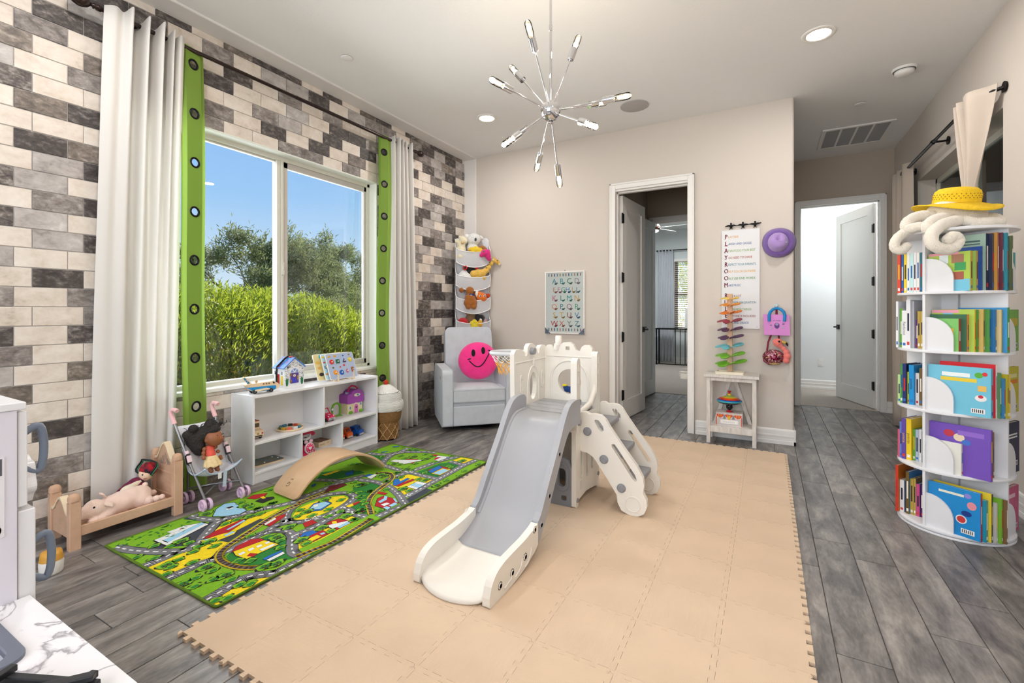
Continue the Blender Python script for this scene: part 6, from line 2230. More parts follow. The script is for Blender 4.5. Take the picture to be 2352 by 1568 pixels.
plush('plush_koala', 'white plush koala with a dark nose in the top mesh pocket', 0.20, 0.065, 1.762, [
    ('body', [(0, 0, .05, .05), (0, 0, .11, .048), (0, .01, .185, .052), (.02, .02, .19, .046), (-.055, 0, .215, .022), (.075, 0, .205, .022)], (232, 232, 230)),
    ('nose*', [(.012, .068, .180, .013, .010, .016)], (60, 62, 70)), ('eye*', [(-.018, .060, .196, .005), (.044, .058, .192, .005)], BLK)])
plush('plush_duck', 'yellow plush duck lying along the rim of the top mesh pocket', 0.20, 0.125, 1.868, [
    ('body', [(-.02, 0, 0, .028), (.02, 0, .004, .032), (.055, -.004, 0, .026)], (240, 204, 40)), ('bill*', [(-.036, .010, -.002, .024, .016, .012)], (214, 158, 40))])
plush('plush_lion', 'small shaggy brown plush behind the pink knitted toy', 0.285, 0.085, 1.865, [('body', [(0, 0, 0, .034), (.03, 0, .010, .034), (.015, 0, .03, .026)], (164, 108, 40)), ('eye*', [(.02, .034, .025, .004)], BLK)])
plush('plush_octopus', 'bright pink knitted toy hanging over the top pocket rim', 0.320, 0.150, 1.800, [
    ('body', [(0, 0, .03, .030), (.025, 0, .035, .030), (.035, 0, .005, .026), (.045, .004, -.022, .018), (-.025, .002, .010, .018)], (226, 40, 130)), ('knot*', [(-.012, .028, .040, .009)], (120, 110, 120))])
plush('plush_lamb', 'fluffy white plush showing through the second mesh pocket', 0.085, 0.07, 1.472, [('body', [(0, 0, .06, .05), (.035, 0, .065, .05), (-.02, 0, .04, .04), (.07, .0, .05, .035), (.015, 0, .10, .036)], (236, 236, 236)), ('label*', [(.10, .035, .05, .016, .004, .026), (.19, .035, .05, .016, .004, .026)], (244, 244, 244))])
plush('plush_ladybird', 'black plush ladybird with red spectacles behind the giraffe', 0.155, 0.07, 1.605, [
    ('body', [(0, 0, 0, .040), (.035, 0, .01, .036), (-.01, 0, .04, .034), (.03, 0, .045, .03)], (26, 24, 26)), ('red_ring*', [(-.045, .045, .045, .026, .006, .022), (.065, .04, .05, .020, .006, .018)], (214, 28, 40)), ('lens*', [(-.045, .051, .045, .014, .004, .011)], (30, 24, 26))])
gi = plush('plush_giraffe', 'spotted plush giraffe leaning out of the second mesh pocket', 0.265, 0.115, 1.600, [
    ('body', [(-.05, 0, -.005, .032), (-.01, 0, 0, .036), (.03, 0, .005, .034), (.065, 0, .03, .026), (.09, .0, .06, .022), (.115, .0, .095, .019), (.14, .0, .125, .018), (.165, .004, .115, .020), (.185, .006, .098, .015), (.14, -.004, .152, .008), (-.02, .01, -.04, .018), (.04, .01, -.04, .018)], (236, 190, 84)),
    ('muzzle*', [(.192, .012, .090, .013, .014, .013)], (232, 218, 190)), ('eye*', [(.165, .026, .122, .0045)], BLK), ('ear*', [(.128, .014, .128, .014, .006, .009)], (240, 220, 180))])
rn = random.Random(6)
sp = MB()
for k in range(60):
    f = rn.random()
    cx, cz, r = [(-.05, -.005, .032), (-.01, 0, .036), (.03, .005, .034), (.065, .03, .026), (.09, .06, .022), (.115, .095, .019), (.14, .125, .018)][rn.randrange(7)]
    a, b = rn.uniform(-1.2, 1.2), rn.uniform(-1.2, 1.2)
    q = Vector((cx + r * 1.02 * sin(a), r * 1.04 * cos(a) * cos(b), cz + r * 1.02 * sin(b) * cos(a)))
    sp.ell(OM @ q, .0062, 7, 5)
sp.build('brown_spots', flat((72, 40, 18), .9), gi)
plush('plush_bear', 'brown plush bear in a navy shirt draped over the third mesh pocket', 0.155, 0.12, 1.285, [
    ('body', [(-.02, .02, -.02, .036), (.025, .02, -.02, .036), (0, .01, .02, .044), (-.02, .03, -.055, .024), (.03, .03, -.055, .024), (0, 0, .09, .036), (-.075, -.01, .095, .022), (.06, -.01, .09, .022)], (170, 100, 32))])
o = [x for x in bpy.data.objects if x.name == 'plush_bear'][0]
MB().ell(OM @ Vector((0.0, .012, .055)), (.058, .050, .032), 18, 10).build('shirt', mat('navy_knit', (26, 50, 110), .95, bump=.4, bs=300), o)
MB().text('AL', .022, 0, OM @ basis((0.005, .073, .060), (1, 0, 0), (0, 0, 1), (0, 1, 0))).build('lettering', flat((230, 230, 236)), o)
plush('plush_fish', 'orange plush fish with white band poking out of the third pocket', 0.285, 0.11, 1.330, [
    ('body', [(0, 0, 0, .040), (.02, .01, -.008, .034), (-.03, -.01, .03, .028)], (240, 122, 26)), ('band*', [(-.030, .008, .028, .012, .032, .034)], (244, 240, 236)), ('fin*', [(.068, 0, .012, .026, .006, .020)], (206, 74, 24)),
    ('eye_white*', [(-.012, .040, .006, .011), (.028, .042, .006, .011)], (244, 244, 244)), ('pupil*', [(-.012, .049, .006, .006), (.028, .051, .006, .006)], BLK)])
plush('plush_ball', 'round red plush in the lowest visible mesh pocket', 0.075, 0.085, 1.030, [('body', [(0, 0, 0, .040), (.02, 0, .0, .036)], (196, 26, 34))])
plush('plush_turkey', 'brown plush turkey sitting in the lowest visible mesh pocket', 0.165, 0.07, 1.030, [('body', [(0, 0, .02, .044), (.01, 0, .06, .036), (-.02, .01, .09, .020)], (120, 92, 66)), ('beak*', [(-.026, .032, .082, .010)], (226, 130, 40)), ('eye*', [(-.018, .028, .100, .007)], (240, 240, 236))])
plush('plush_flower', 'yellow plush flower in front of the brown turkey', 0.205, 0.145, 1.015, [('petals', [(0.0, 0, .02, .020), (.02, 0, 0, .020), (.012, 0, -.024, .020), (-.016, 0, -.022, .020), (-.022, 0, .004, .020)], (236, 210, 50))])
plush('plush_chick', 'small golden plush chick beside the yellow flower', 0.272, 0.130, 1.000, [('body', [(0, 0, 0, .022), (.004, 0, .026, .018)], (232, 168, 30))])
plush('plush_penguin', 'black and white plush penguin behind the golden chick', 0.275, 0.075, 1.040, [('body', [(0, 0, 0, .034), (.02, 0, .03, .03), (-.02, 0, .045, .024)], (30, 28, 32)), ('belly*', [(.006, .030, .006, .018, .010, .022)], (240, 240, 240))])
plush('plush_rabbit', 'grey-pink plush rabbit tucked at the pocket end', 0.345, 0.08, 1.012, [('body', [(0, 0, 0, .026), (.0, 0, .03, .018)], (190, 160, 160))])
# the small orange thing on the floor behind the recliner
o = thing('orange_ball', 'small orange ball on the floor beside the recliner', 'ball', (-3.19, 4.10, 0.0))
MB().lathe([(.0001, 0)] + [(.045 * sin(a), .045 - .045 * cos(a)) for a in [pi * i / 12 for i in range(1, 12)]] + [(.0001, .09)], 20).build('shell', mat('orange_rubber', (214, 132, 40), .6), o)
# ================================================================== toddler climber and slide
CRW = mat('climber_cream', (240, 235, 226), 0.42, var=.02, vs=8)
CRG = mat('climber_grey', (170, 171, 176), 0.40)
CRD = mat('climber_dark_grey', (136, 139, 146), 0.42)
CRB = mat('bolt_grey', (146, 147, 152), 0.45)
SB = Vector((-1.18, 2.2, 0.0127))
sl = thing('toddler_slide', 'cream and grey plastic toddler climber with slide, ladder and basketball hoop', 'slide', SB)
IM = T(-SB.x, -SB.y, -SB.z)
YZ = lambda x: IM @ basis((x, 0, 0), (0, 1, 0), (0, 0, 1), (1, 0, 0))      # plane across x
XZ = lambda y: IM @ basis((0, y, 0), (1, 0, 0), (0, 0, 1), (0, -1, 0))     # plane across y
bed_p = [(2.54, .560), (2.47, .562), (2.40, .561), (2.34, .546), (2.28, .496), (2.16, .342), (2.05, .204), (1.96, .118), (1.86, .070), (1.76, .050), (1.64, .042), (1.535, .034)]
top_p = [(2.515, .640), (2.49, .664), (2.43, .670), (2.36, .655), (2.30, .606), (2.20, .474), (2.066, .310), (1.968, .190), (1.85, .158), (1.73, .150), (1.63, .143), (1.565, .122), (1.525, .075), (1.516, .018)]

def along(P, t0, t1, n):
    return [catmull(P, t0 + (t1 - t0) * i / n) for i in range(n + 1)]

def z_on(P, y):
    """height of a profile at y"""
    pts = along(P, 0, 1, 80)
    for a, b in zip(pts, pts[1:]):
        if min(a[0], b[0]) <= y <= max(a[0], b[0]):
            f = (y - a[0]) / (b[0] - a[0]) if abs(b[0] - a[0]) > 1e-9 else 0
            return a[1] + (b[1] - a[1]) * f
    return pts[-1][1]
XI0, XI1 = -1.296, -0.972

def bed_part(nm, ya, yb, m, front=False):
    n = 26
    ys = [ya + (yb - ya) * i / n for i in range(n + 1)]

    def fn(u, v):
        y = ys[min(n, int(round(v * n)))]
        x = XI0 + (XI1 - XI0) * u
        bow = 0.0
        if front:
            bow = -0.055 * (1 - (2 * u - 1) ** 2) * max(0, (v - .35) / .65) ** 1.5
        z = z_on(bed_p, y) + 0.020 * abs(2 * u - 1) ** 7
        if front and v > .85:
            z -= 0.020 * ((v - .85) / .15) ** 2
        return IM @ Vector((x, y + bow, z))
    return MB().grid(fn, 15, n + 1).build(nm, m, sl, solid=0.014)
bed_part('slide_bed', 2.53, 1.80, CRG)
bed_part('slide_toe', 1.799, 1.535, CRW, True)

def rail(nm, xa, xb, ya, yb, m):
    n = 30
    ys = [ya + (yb - ya) * i / n for i in range(n + 1)]
    up = [(y, z_on(top_p, y)) for y in ys]
    lo = [(y, max(0.0135, z_on(bed_p, y) - (0.035 if y > 1.9 else 0.03))) for y in ys]
    return MB().prism(up + lo[::-1], xa, xb, 0, YZ(0)).build(nm, m, sl, bevel=0.010, seg=4, ang=50)
for s, (xa, xb) in enumerate(((-1.326, -1.294), (-0.976, -0.944))):
    r1 = rail('side_rail', xa, xb, 2.512, 1.952, CRG)
    r2 = rail('side_rail_toe', xa - .001, xb + .001, 1.950, 1.519, CRW)
    xo = xa if s == 0 else xb
    sg = -1 if s == 0 else 1
    pts = [(y, (z_on(top_p, y) + z_on(bed_p, y)) / 2 + .0) for y in [1.60 + .03 * i for i in range(29)]]
    # inner bead where the bed meets the rail
    xi = XI0 + .006 if s == 0 else XI1 - .006
    MB().tube([IM @ Vector((xi, y, z_on(bed_p, y) + .018)) for y in [2.48 - .03 * i for i in range(18)]], .012, 8).build('rail_bead', CRG, r1)
    for y, dz, par in ((2.20, .07, r1), (2.075, .05, r1), (1.985, .03, r1), (1.915, .115, r2), (1.82, .05, r2), (1.70, .045, r2), (1.60, .045, r2)):
        z = z_on(bed_p, y) + dz * .55 if par is r1 else z_on(bed_p, y) * .5 + dz
        b = MB().lathe([(.0001, .004), (.011, .004), (.013, .001), (.0165, .001), (.0165, -.002)], 18, 0, IM @ T(xo, y, z) @ RY(90 * sg)).build('screw_boss', par.data.materials[0], par)
        MB().lathe([(.0001, .0005), (.0095, .0005)], 14, 0, IM @ T(xo + sg * .004, y, z) @ RY(90 * sg)).build('screw', CRB, b)
    for k in range(3):
        a, b = 1.635 + .09 * k, 1.69 + .09 * k
        MB().tube([IM @ Vector((xo, a, .035)), IM @ Vector((xo, a + .03, .042)), IM @ Vector((xo, b, .045 + .01 * k)), IM @ Vector((xo, b + .012, .075 + .01 * k))], .005, 6).build('moulded_rib', CRW, r2)

# ---------------------------------------------------------------- tower
MB().box(-1.376, 2.535, 0.535, -1.012, 2.952, 0.560, 0, IM).build('platform', CRG, sl, bevel=.004)
for k in range(4):
    MB().box(-1.37, 2.56 + k * .095, 0.5600, -1.02, 2.645 + k * .095, 0.5635, 0, IM).build('platform_slat', CRG, sl, bevel=.003)
lp = [(2.503, .10), (2.503, .60), (2.496, .905), (2.520, .929), (2.588, .929), (2.632, .910), (2.643, .884), (2.660, .878), (2.676, .888), (2.683, .935), (2.712, .957), (2.757, .957), (2.797, .940), (2.822, .905), (2.836, .886), (2.855, .884), (2.862, .920), (2.885, .936), (2.945, .936), (2.968, .918), (2.968, .10)]
w_ = MB().prism(fillet(lp, .010, 3), -1.402, -1.372, 0, YZ(0), holes=[circ(.050, 26, 2.762, .675, 0, .090)]).build('side_wall', CRW, sl, bevel=.008, seg=3)
def arch_bead(cx, cz, a, b, z0, plane, off, r=.006, parent=w_):
    pts = [(cx - a, z0)] + [(cx - a * cos(t), cz + b * sin(t)) for t in [pi * i / 14 for i in range(15)]] + [(cx + a, z0)]
    return MB().tube([plane @ Vector((p[0], p[1], off)) for p in pts], r, 7).build('moulding', CRW, parent)
arch_bead(2.762, .680, .082, .128, .575, YZ(0), -1.372)
MB().tube([YZ(0) @ Vector((y, .846, -1.372)) for y in (2.51, 2.65, 2.80, 2.96)], .005, 6).build('moulding', CRW, w_)
for y in (2.595, 2.905):
    MB().prism(rrect(y - .022, .645, y + .022, .765, .02, 5), -1.3725, -1.367, 0, YZ(0), holes=[rrect(y - .010, .665, y + .010, .740, .009, 4)]).build('window_relief', CRW, w_, bevel=.003)
MB().ell(IM @ Vector((-1.37, 2.762, .835)), (.010, .011, .028), 12, 8).build('keystone', CRW, w_)
bp_ = [(-1.372, .10), (-1.372, .918), (-1.352, .937), (-1.328, .937), (-1.314, .918), (-1.304, .905), (-1.280, .905), (-1.262, .935), (-1.235, .956), (-1.185, .961), (-1.160, .943), (-1.142, .908), (-1.128, .900), (-1.112, .902), (-1.100, .930), (-1.080, .944), (-1.045, .943), (-1.026, .922), (-1.018, .60), (-1.018, .10)]
b_ = MB().prism(fillet(bp_, .010, 3), -2.975, -2.947, 0, XZ(0), holes=[circ(.085, 30, -1.188, .690), rrect(-1.216, .905, -1.186, .930, .003, 1)]).build('back_wall', CRW, sl, bevel=.008, seg=3)
arch_bead(-1.188, .700, .135, .135, .575, XZ(0), -2.947, .008, b_)
MB().tube([XZ(0) @ Vector((x, .862, -2.947)) for x in (-1.36, -1.25, -1.12, -1.03)], .005, 6).build('moulding', CRW, b_)
MB().cyl(IM @ Vector((-1.288, 2.955, .905)), IM @ Vector((-1.278, 2.950, .942)), .022, n=20).build('telescope_mount', CRW, b_)
MB().lathe([(.0001, .058), (.017, .058), (.0225, .054), (.0225, 0), (.019, -.006)], 22, 0, IM @ T(-1.272, 2.957, .944)).build('telescope', CRW, b_)

def post(nm, y0, y1, zb, zt):
    pts = [(y0, zb), (y0, zt - .03)] + [((y0 + y1) / 2 - (y1 - y0) / 2 * cos(a), zt - .03 + .03 * sin(a)) for a in [pi * i / 8 for i in range(1, 8)]] + [(y1, zt - .03), (y1, zb)]
    p = MB().prism(pts, -1.017, -0.978, 0, YZ(0)).build(nm, CRW, sl, bevel=.009, seg=3)
    for z in (zt - .06, zt - .13):
        MB().prism(rrect((y0 + y1) / 2 - .010, z - .022, (y0 + y1) / 2 + .010, z + .022, .009, 4), -.9785, -.9755, 0, YZ(0), holes=[rrect((y0 + y1) / 2 - .006, z - .017, (y0 + y1) / 2 + .006, z + .017, .005, 3)]).build('relief', CRW, p)
    return p
pf = post('post', 2.542, 2.602, .455, .893)
pb = post('post', 2.905, 2.968, .50, .905)
for z in (.632, .512):
    MB().cyl(IM @ Vector((-1.0, 2.540, z)), IM @ Vector((-1.0, 2.534, z)), .012, n=16).build('screw', CRB, pf)
    MB().cyl(IM @ Vector((-.978, 2.575, z)), IM @ Vector((-.968, 2.575, z)), .018, n=18).build('screw', CRB, pf)
rp = [(2.545, .0130), (2.585, .0130), (2.592, .05), (2.72, .06), (2.80, .05), (2.92, .03), (2.93, .0130), (2.966, .0130), (2.968, .53), (2.545, .53)]
w2_ = MB().prism(fillet(rp, [.012, .01, .01, 0, 0, .01, .01, .012, .01, .01], 3), -1.012, -0.984, 0, YZ(0), holes=[rrect(2.625, .165, 2.662, .42, .017, 5), rrect(2.72, .145, 2.757, .42, .017, 5), rrect(2.815, .165, 2.852, .42, .017, 5)]).build('lower_side_wall', CRW, sl, bevel=.007, seg=3)
for y, z in ((2.565, .055), (2.945, .22), (2.945, .10)):
    MB().cyl(IM @ Vector((-.984, y, z)), IM @ Vector((-.978, y, z)), .013, n=16).build('screw', CRB, w2_)
MB().box(-0.9835, 2.61, .10, -0.9828, 2.64, .15, 0, IM).build('warning_label', flat((226, 222, 218)), w2_)
MB().tube([IM @ Vector((-.998, 2.60, .552)), IM @ Vector((-.998, 2.70, .560)), IM @ Vector((-.998, 2.83, .580)), IM @ Vector((-.998, 2.905, .64)), IM @ Vector((-.998, 2.925, .70))], .018, 10).build('guard_rail', CRW, sl)
lw = MB().prism(fillet([(2.545, .0130), (2.966, .0130), (2.966, .11), (2.545, .11)], .01, 2), -1.401, -1.373, 0, YZ(0)).build('lower_side_wall', CRD, sl, bevel=.006)
gp = [(-1.385, .013), (-1.012, .013), (-1.012, .24), (-1.030, .285), (-1.065, .302), (-1.11, .285), (-1.13, .24), (-1.13, .15), (-1.27, .15), (-1.27, .24), (-1.29, .285), (-1.325, .302), (-1.365, .285), (-1.385, .24)]
g_ = MB().prism(fillet(gp, .012, 3), -2.570, -2.546, 0, XZ(0), holes=[rrect(-1.098, .125, -1.050, .235, .022, 5), rrect(-1.078, .045, -1.045, .075, .006, 2), rrect(-1.35, .125, -1.30, .235, .022, 5)]).build('lower_front_wall', CRD, sl, bevel=.006, seg=3)
MB().tube([XZ(0) @ Vector((p[0], p[1], -2.546)) for p in rrect(-1.110, .105, -1.038, .262, .034, 6)], .006, 6, closed=True).build('moulding', CRD, g_)
g2 = MB().prism(fillet([(-1.385, .013), (-1.012, .013), (-1.012, .46), (-1.385, .46)], .03, 4), -2.972, -2.950, 0, XZ(0), holes=[rrect(-1.33, .12, -1.24, .38, .04, 5), rrect(-1.16, .12, -1.07, .38, .04, 5)]).build('lower_back_wall', CRD, sl, bevel=.006)

# ---------------------------------------------------------------- ladder
plate = [(-.984, .333), (-.984, .567), (-.945, .572), (-.926, .560), (-.895, .565), (-.855, .560), (-.828, .538), (-.803, .498), (-.721, .388), (-.646, .296), (-.612, .235), (-.606, .190), (-.612, .150), (-.592, .115), (-.590, .075), (-.606, .035), (-.640, .014), (-.690, .013), (-.735, .030), (-.756, .070), (-.762, .115), (-.816, .195), (-.900, .308), (-.940, .330)]
h1 = [(-.902, .535), (-.868, .530), (-.842, .497), (-.838, .474), (-.850, .462), (-.872, .482)]
h2 = [(-.792, .404), (-.772, .402), (-.656, .246), (-.645, .216), (-.654, .207), (-.668, .216), (-.790, .384)]
for nm, y in (('near', 2.628), ('far', 2.985)):
    l_ = MB().prism(fillet(plate, .014, 3), -y - .016, -y + .016, 0, XZ(0), holes=[fillet(h1, .010, 3), fillet(h2, .006, 3)]).build('ladder_side', CRW, sl, bevel=.009, seg=3)
    for (x, z) in ((-.938, .457), (-.836, .307), (-.734, .158)):
        M = XZ(0) @ T(x, z, -y + .016)
        MB().lathe([(.0215, -.004), (.0215, .010), (.018, .014), (.0001, .014)], 6, 0, M, sm=False).lathe([(.026, -.002), (.026, .004), (.022, .006)], 20, 0, M).build('bolt', CRB, l_)
    MB().lathe([(.046, .0), (.044, .004), (.040, .004), (.038, .0)], 28, 0, XZ(0) @ T(-.668, .078, -y + .0162), caps=False).build('foot_ring', CRW, l_)
for (x, z) in ((-.905, .472), (-.803, .322), (-.701, .172)):
    MB().prism(fillet([(x - .055, z - .018), (x + .055, z - .018), (x + .055, z + .014), (x - .055, z + .014)], .008, 3), -2.969, -2.644, 0, XZ(0)).build('ladder_step', CRB, sl, bevel=.004)

# ---------------------------------------------------------------- basketball hoop
HC = Vector((-1.525, 2.70, .893))
hp = MB()
ring = [HC + Vector((.122 * cos(a), .122 * sin(a), 0)) for a in [2 * pi * i / 40 for i in range(40)]]
h_ = MB().tube([IM @ p for p in ring], .0125, 8, closed=True, flatten=(1.0, .75)).build('hoop', mat('hoop_grey', (206, 208, 212), .4), sl)
MB().tube([IM @ Vector((-1.41, 2.715, .897)), IM @ Vector((-1.385, 2.727, .905)), IM @ Vector((-1.355, 2.732, .908))], .020, 10).cyl(IM @ Vector((-1.372, 2.732, .908)), IM @ Vector((-1.345, 2.732, .908)), .024, .022, n=12).build('hoop_bolt', CRB, h_)
def netpt(k, lev):
    rr = (.118, .104, .090, .078, .070, .066)[lev]
    a = 2 * pi * (k + (0.5 if lev % 2 else 0)) / 12
    return IM @ (HC + Vector((rr * cos(a), rr * sin(a), -.010 - .026 * lev)))
for nm, l0, l1, c_ in (('net_white', 0, 2, (244, 244, 240)), ('net_yellow', 2, 5, (244, 176, 40))):
    nb = MB()
    for lev in range(l0, l1):
        for k in range(12):
            for q in ((k, k), (k, k - 1)) if lev % 2 == 0 else ((k, k), (k, k + 1)):
                a, b = netpt(q[0], lev), netpt(q[1], lev + 1)
                nb.tube([a, a.lerp(b, .5) - Vector((0, 0, .003)), b], .0022, 5, caps=False)
    nb.build(nm, flat(c_, .8), h_)

# soft toy seen through the round opening
o = thing('soft_toy', 'blue and yellow soft toy resting in the round opening of the climber', 'plush toy', (-1.20, 2.985, .609))
metaball('body', [(-.02, .0, .022, .020), (.01, .0, .020, .022), (.035, 0, .022, .018), (-.035, 0, .034, .013)], mat('plush_navy', (20, 62, 122), .95, bump=.4, bs=250), o, res=.006)
MB().ell((-.036, -.004, .048), (.018, .014, .009), 12, 8).build('crest', flat((226, 206, 40), .9), o)
MB().ell((.040, -.012, .012), (.014, .010, .010), 12, 8).build('foot', flat((240, 206, 30), .9), o)
MB().ell((.024, .006, .044), (.018, .014, .012), 12, 8).build('tuft', flat((120, 84, 56), .9), o)
# ================================================================== things on the back wall
WL = lambda x, y, z: basis((x, y, z), (1, 0, 0), (0, 0, 1), (0, -1, 0))
# ---------------------------------------------------------------- alphabet picture
af = thing('alphabet_picture', 'white framed animal alphabet picture hanging beside the recliner', 'picture', (-1.948, YB, 1.268))
FW, FH = 0.232, 0.343
MB().prism([(-FW, -FH), (FW, -FH), (FW, FH), (-FW, FH)], 0.002, 0.026, 0, WL(0, 0, 0), holes=[[(-FW + .014, -FH + .014), (FW - .014, -FH + .014), (FW - .014, FH - .014), (-FW + .014, FH - .014)]]).build('frame', TRIM, af, bevel=.002)
MB().prism([(-FW + .012, -FH + .012), (FW - .012, -FH + .012), (FW - .012, FH - .012), (-FW + .012, FH - .012)], 0.003, 0.012, 0, WL(0, 0, 0)).build('print_sheet', flat((238, 238, 236)), af)
ALC = [(90, 150, 170), (60, 170, 180), (40, 130, 100), (160, 150, 160), (232, 150, 120), (210, 120, 150), (60, 150, 140), (40, 130, 200), (210, 160, 60), (60, 130, 160), (220, 110, 150), (70, 170, 170), (40, 170, 170), (230, 180, 80), (240, 150, 110), (30, 120, 140), (170, 120, 150), (70, 170, 130), (230, 180, 90), (226, 170, 60), (170, 60, 60), (60, 130, 190), (210, 60, 60), (230, 110, 80), (150, 140, 150)]
rows = ['ABCD', 'EFGHIJ', 'KLMN', 'OPQR', 'STUV', 'WXYZ']
k = 0
for r, s in enumerate(rows):
    for i, ch in enumerate(s):
        n = len(s)
        x = -0.125 + 0.265 * i / (n - 1)
        z = 0.232 - 0.093 * r
        c_ = ALC[k % len(ALC)]
        k += 1
        MB().text(ch, 0.082 if n == 4 else .072, 0, WL(x, -.0125, z)).build('letter', flat(c_), af)
        an = MB()
        an.prism(circ(.016, 9, x + .018, z - .026, .4, .010), 0, .0004, 0, WL(0, -.0128, 0))
        an.prism(circ(.007, 8, x + .034, z - .017), 0, .0005, 0, WL(0, -.0128, 0))
        an.build('animal_sketch', flat(tuple(int(q * .62) for q in c_)), af)
for i in range(12):
    for z in (0.303, -0.298):
        x = -0.19 + 0.034 * i
        MB().box(x - .005, -.0132, z - .015, x + .005, -.0124, z + .015).build('border_bar', flat([(60, 110, 130), (160, 90, 70), (60, 60, 110), (90, 150, 170), (190, 120, 60)][i % 5]), af)
for s in (-1, 1):
    MB().add([(s * FW, -.0268, -FH), (s * (FW - .07), -.0268, -FH), (s * FW, -.0268, -FH + .07)], [(0, 1, 2) if s < 0 else (0, 2, 1)]).build('corner_guard', mat('pebble_print', (120, 130, 150), .6, c2=(70, 76, 90), vs=90), af)
MB().tube([(-.006, -.004, FH), (-.004, -.006, FH + .014), (.004, -.006, FH + .014), (.006, -.004, FH)], .0016, 5).build('hanger', BLACK, af)
MB().box(-FW + .014, -.0165, -FH + .014, FW - .014, -.0155, FH - .014).build('glazing', GLASS, af)

# ---------------------------------------------------------------- playroom rules poster
po = thing('rules_poster', 'tall white playroom rules poster with coloured lettering on the back wall', 'poster', (-0.2195, YB, 1.466))
PWD, PHT = 0.1555, 0.4525
MB().prism([(-PWD, -PHT), (PWD, -PHT), (PWD, PHT), (-PWD, PHT)], 0.004, 0.018, 0, WL(0, 0, 0)).build('panel', mat('poster_white', (232, 232, 234), .6), po, bevel=.001)
LN = [('P', 'LAY FAIR', (232, 168, 60)), ('L', 'AUGH AND GIGGLE', (20, 92, 160)), ('A', 'LWAYS DO YOUR BEST', (120, 170, 50)), ('Y', 'OU NEED TO SHARE', (176, 84, 64)), ('R', 'ESPECT YOUR PARENTS', (60, 140, 160)),
      ('O', 'NLY COLOR ON PAPER', (232, 172, 60)), ('O', 'NLY USE KIND WORDS', (80, 160, 50)), ('M', 'AKE MUSIC', (20, 100, 170)), ('R', 'EAD A LOT', (120, 44, 48)), ('U', 'SE YOUR IMAGINATION', (40, 130, 150)),
      ('L', 'EARN NEW THINGS', (120, 170, 50)), ('E', 'VERYONE IS INCLUDED', (150, 60, 56)), ('S', 'ING AND DANCE', (20, 88, 160))]
for i, (cap, tx, c_) in enumerate(LN):
    z = (1.857 - .0636 * i if i < 8 else 1.315 - .0615 * (i - 8)) - 1.466
    X0 = -.338 + .2195
    mb = MB().text(cap, .056, 0, WL(X0, -.0185, z) @ SCL(.78, 1, 1))
    mb.text(cap, .056, 0, WL(X0 + .0012, -.0186, z + .0008) @ SCL(.78, 1, 1)).text(cap, .056, 0, WL(X0 - .0012, -.0186, z - .0008) @ SCL(.78, 1, 1))
    if cap in 'PLAYRM':
        mb.box(X0 - .014, -.0188, z - .020, X0 - (.004 if cap != 'L' else -.014), -.0184, z - .016)
    mb.build('capital', flat((140, 20, 66)), po)
    MB().text(tx, .0285, 0, WL(X0 + .0185, -.0185, z - .003) @ SCL(.74, 1, 1), align='LEFT').text(tx, .0285, 0, WL(X0 + .0189, -.0186, z - .0034) @ SCL(.74, 1, 1), align='LEFT').build('line', flat(c_), po)
MB().text('jules', .009, 0, WL(.135, -.0185, -.435)).build('signature', flat((120, 120, 124)), po)
hk = thing('bird_hook_rack', 'black metal rail of three spread-winged birds above the rules poster', 'hook rack', (-0.197, YB, 1.952))
for i in range(3):
    x = -0.100 + .098 * i
    b = MB()
    b.ell((x, -.014, .002), (.012, .010, .020), 12, 8)
    b.ell((x, -.018, .026), (.008, .008, .009), 10, 7)
    b.tube([(x - .008, -.016, .008), (x - .025, -.016, .010), (x - .050, -.016, .002 + .003 * i)], [.009, .008, .003], 6, flatten=(1, .5))
    b.tube([(x + .008, -.016, .008), (x + .025, -.016, .010), (x + .050, -.016, .002 + .006 * i)], [.009, .008, .003], 6, flatten=(1, .5))
    b.tube([(x - .006, -.014, -.014), (x - .009, -.02, -.024), (x - .014, -.026, -.024)], .003, 5)
    b.tube([(x + .006, -.014, -.014), (x + .009, -.02, -.024), (x + .014, -.026, -.024)], .003, 5)
    b.cyl((x, 0, .004), (x, -.014, .004), .006, n=8)
    b.build('bird', BLACK, hk)

# ---------------------------------------------------------------- purple hat, handbag and flamingo purse
HATM = mat('lilac_felt', (176, 146, 208), .95, var=.08, vs=14, bump=.4, bs=180, sheen=.4)
HATD = mat('purple_fleece', (128, 96, 172), .95, bump=.6, bs=240, sheen=.4)
ht = thing('felt_hat', 'lilac felt hat with purple brim hung on the wall by the corridor', 'hat', (0.082, YB, 1.775))
mb = MB()
mb.grid(lambda u, v: ((.062 + .066 * v) * cos(2 * pi * u) * (1 + .05 * sin(2 * pi * u + .6)), -.024 - .030 * sin(pi * v) + .016 * v + .010 * sin(4 * pi * u + 1) * v, (.066 + .066 * v) * sin(2 * pi * u) * (1 + .04 * cos(4 * pi * u))), 44, 9, wrap_u=True)
mb.build('brim', HATD, ht, solid=.008)
def crownf(u, v):
    a = 2 * pi * u
    r = .080 * cos(v * pi / 2) ** .55
    dent = .030 * exp(-((cos(a) * r - .012) ** 2 / .0006)) * max(0, sin(a)) * v
    return (r * cos(a) * .98 - .004, -.030 - .088 * sin(v * pi / 2) + dent, r * sin(a) * 1.06 + .008 * v)
MB().grid(crownf, 36, 12, wrap_u=True).build('crown', HATM, ht, solid=.004)
MB().tube([(-.012, -.098, -.012), (.02, -.108, -.008), (.058, -.098, -.010)], [.008, .011, .006], 8, flatten=(1, .6)).build('label_tab', flat((226, 218, 236), .8), ht)
hb = thing('toy_handbag', 'small pink toy handbag with blue loop handle on a wall hook', 'bag', (0.069, YB, 0.964))
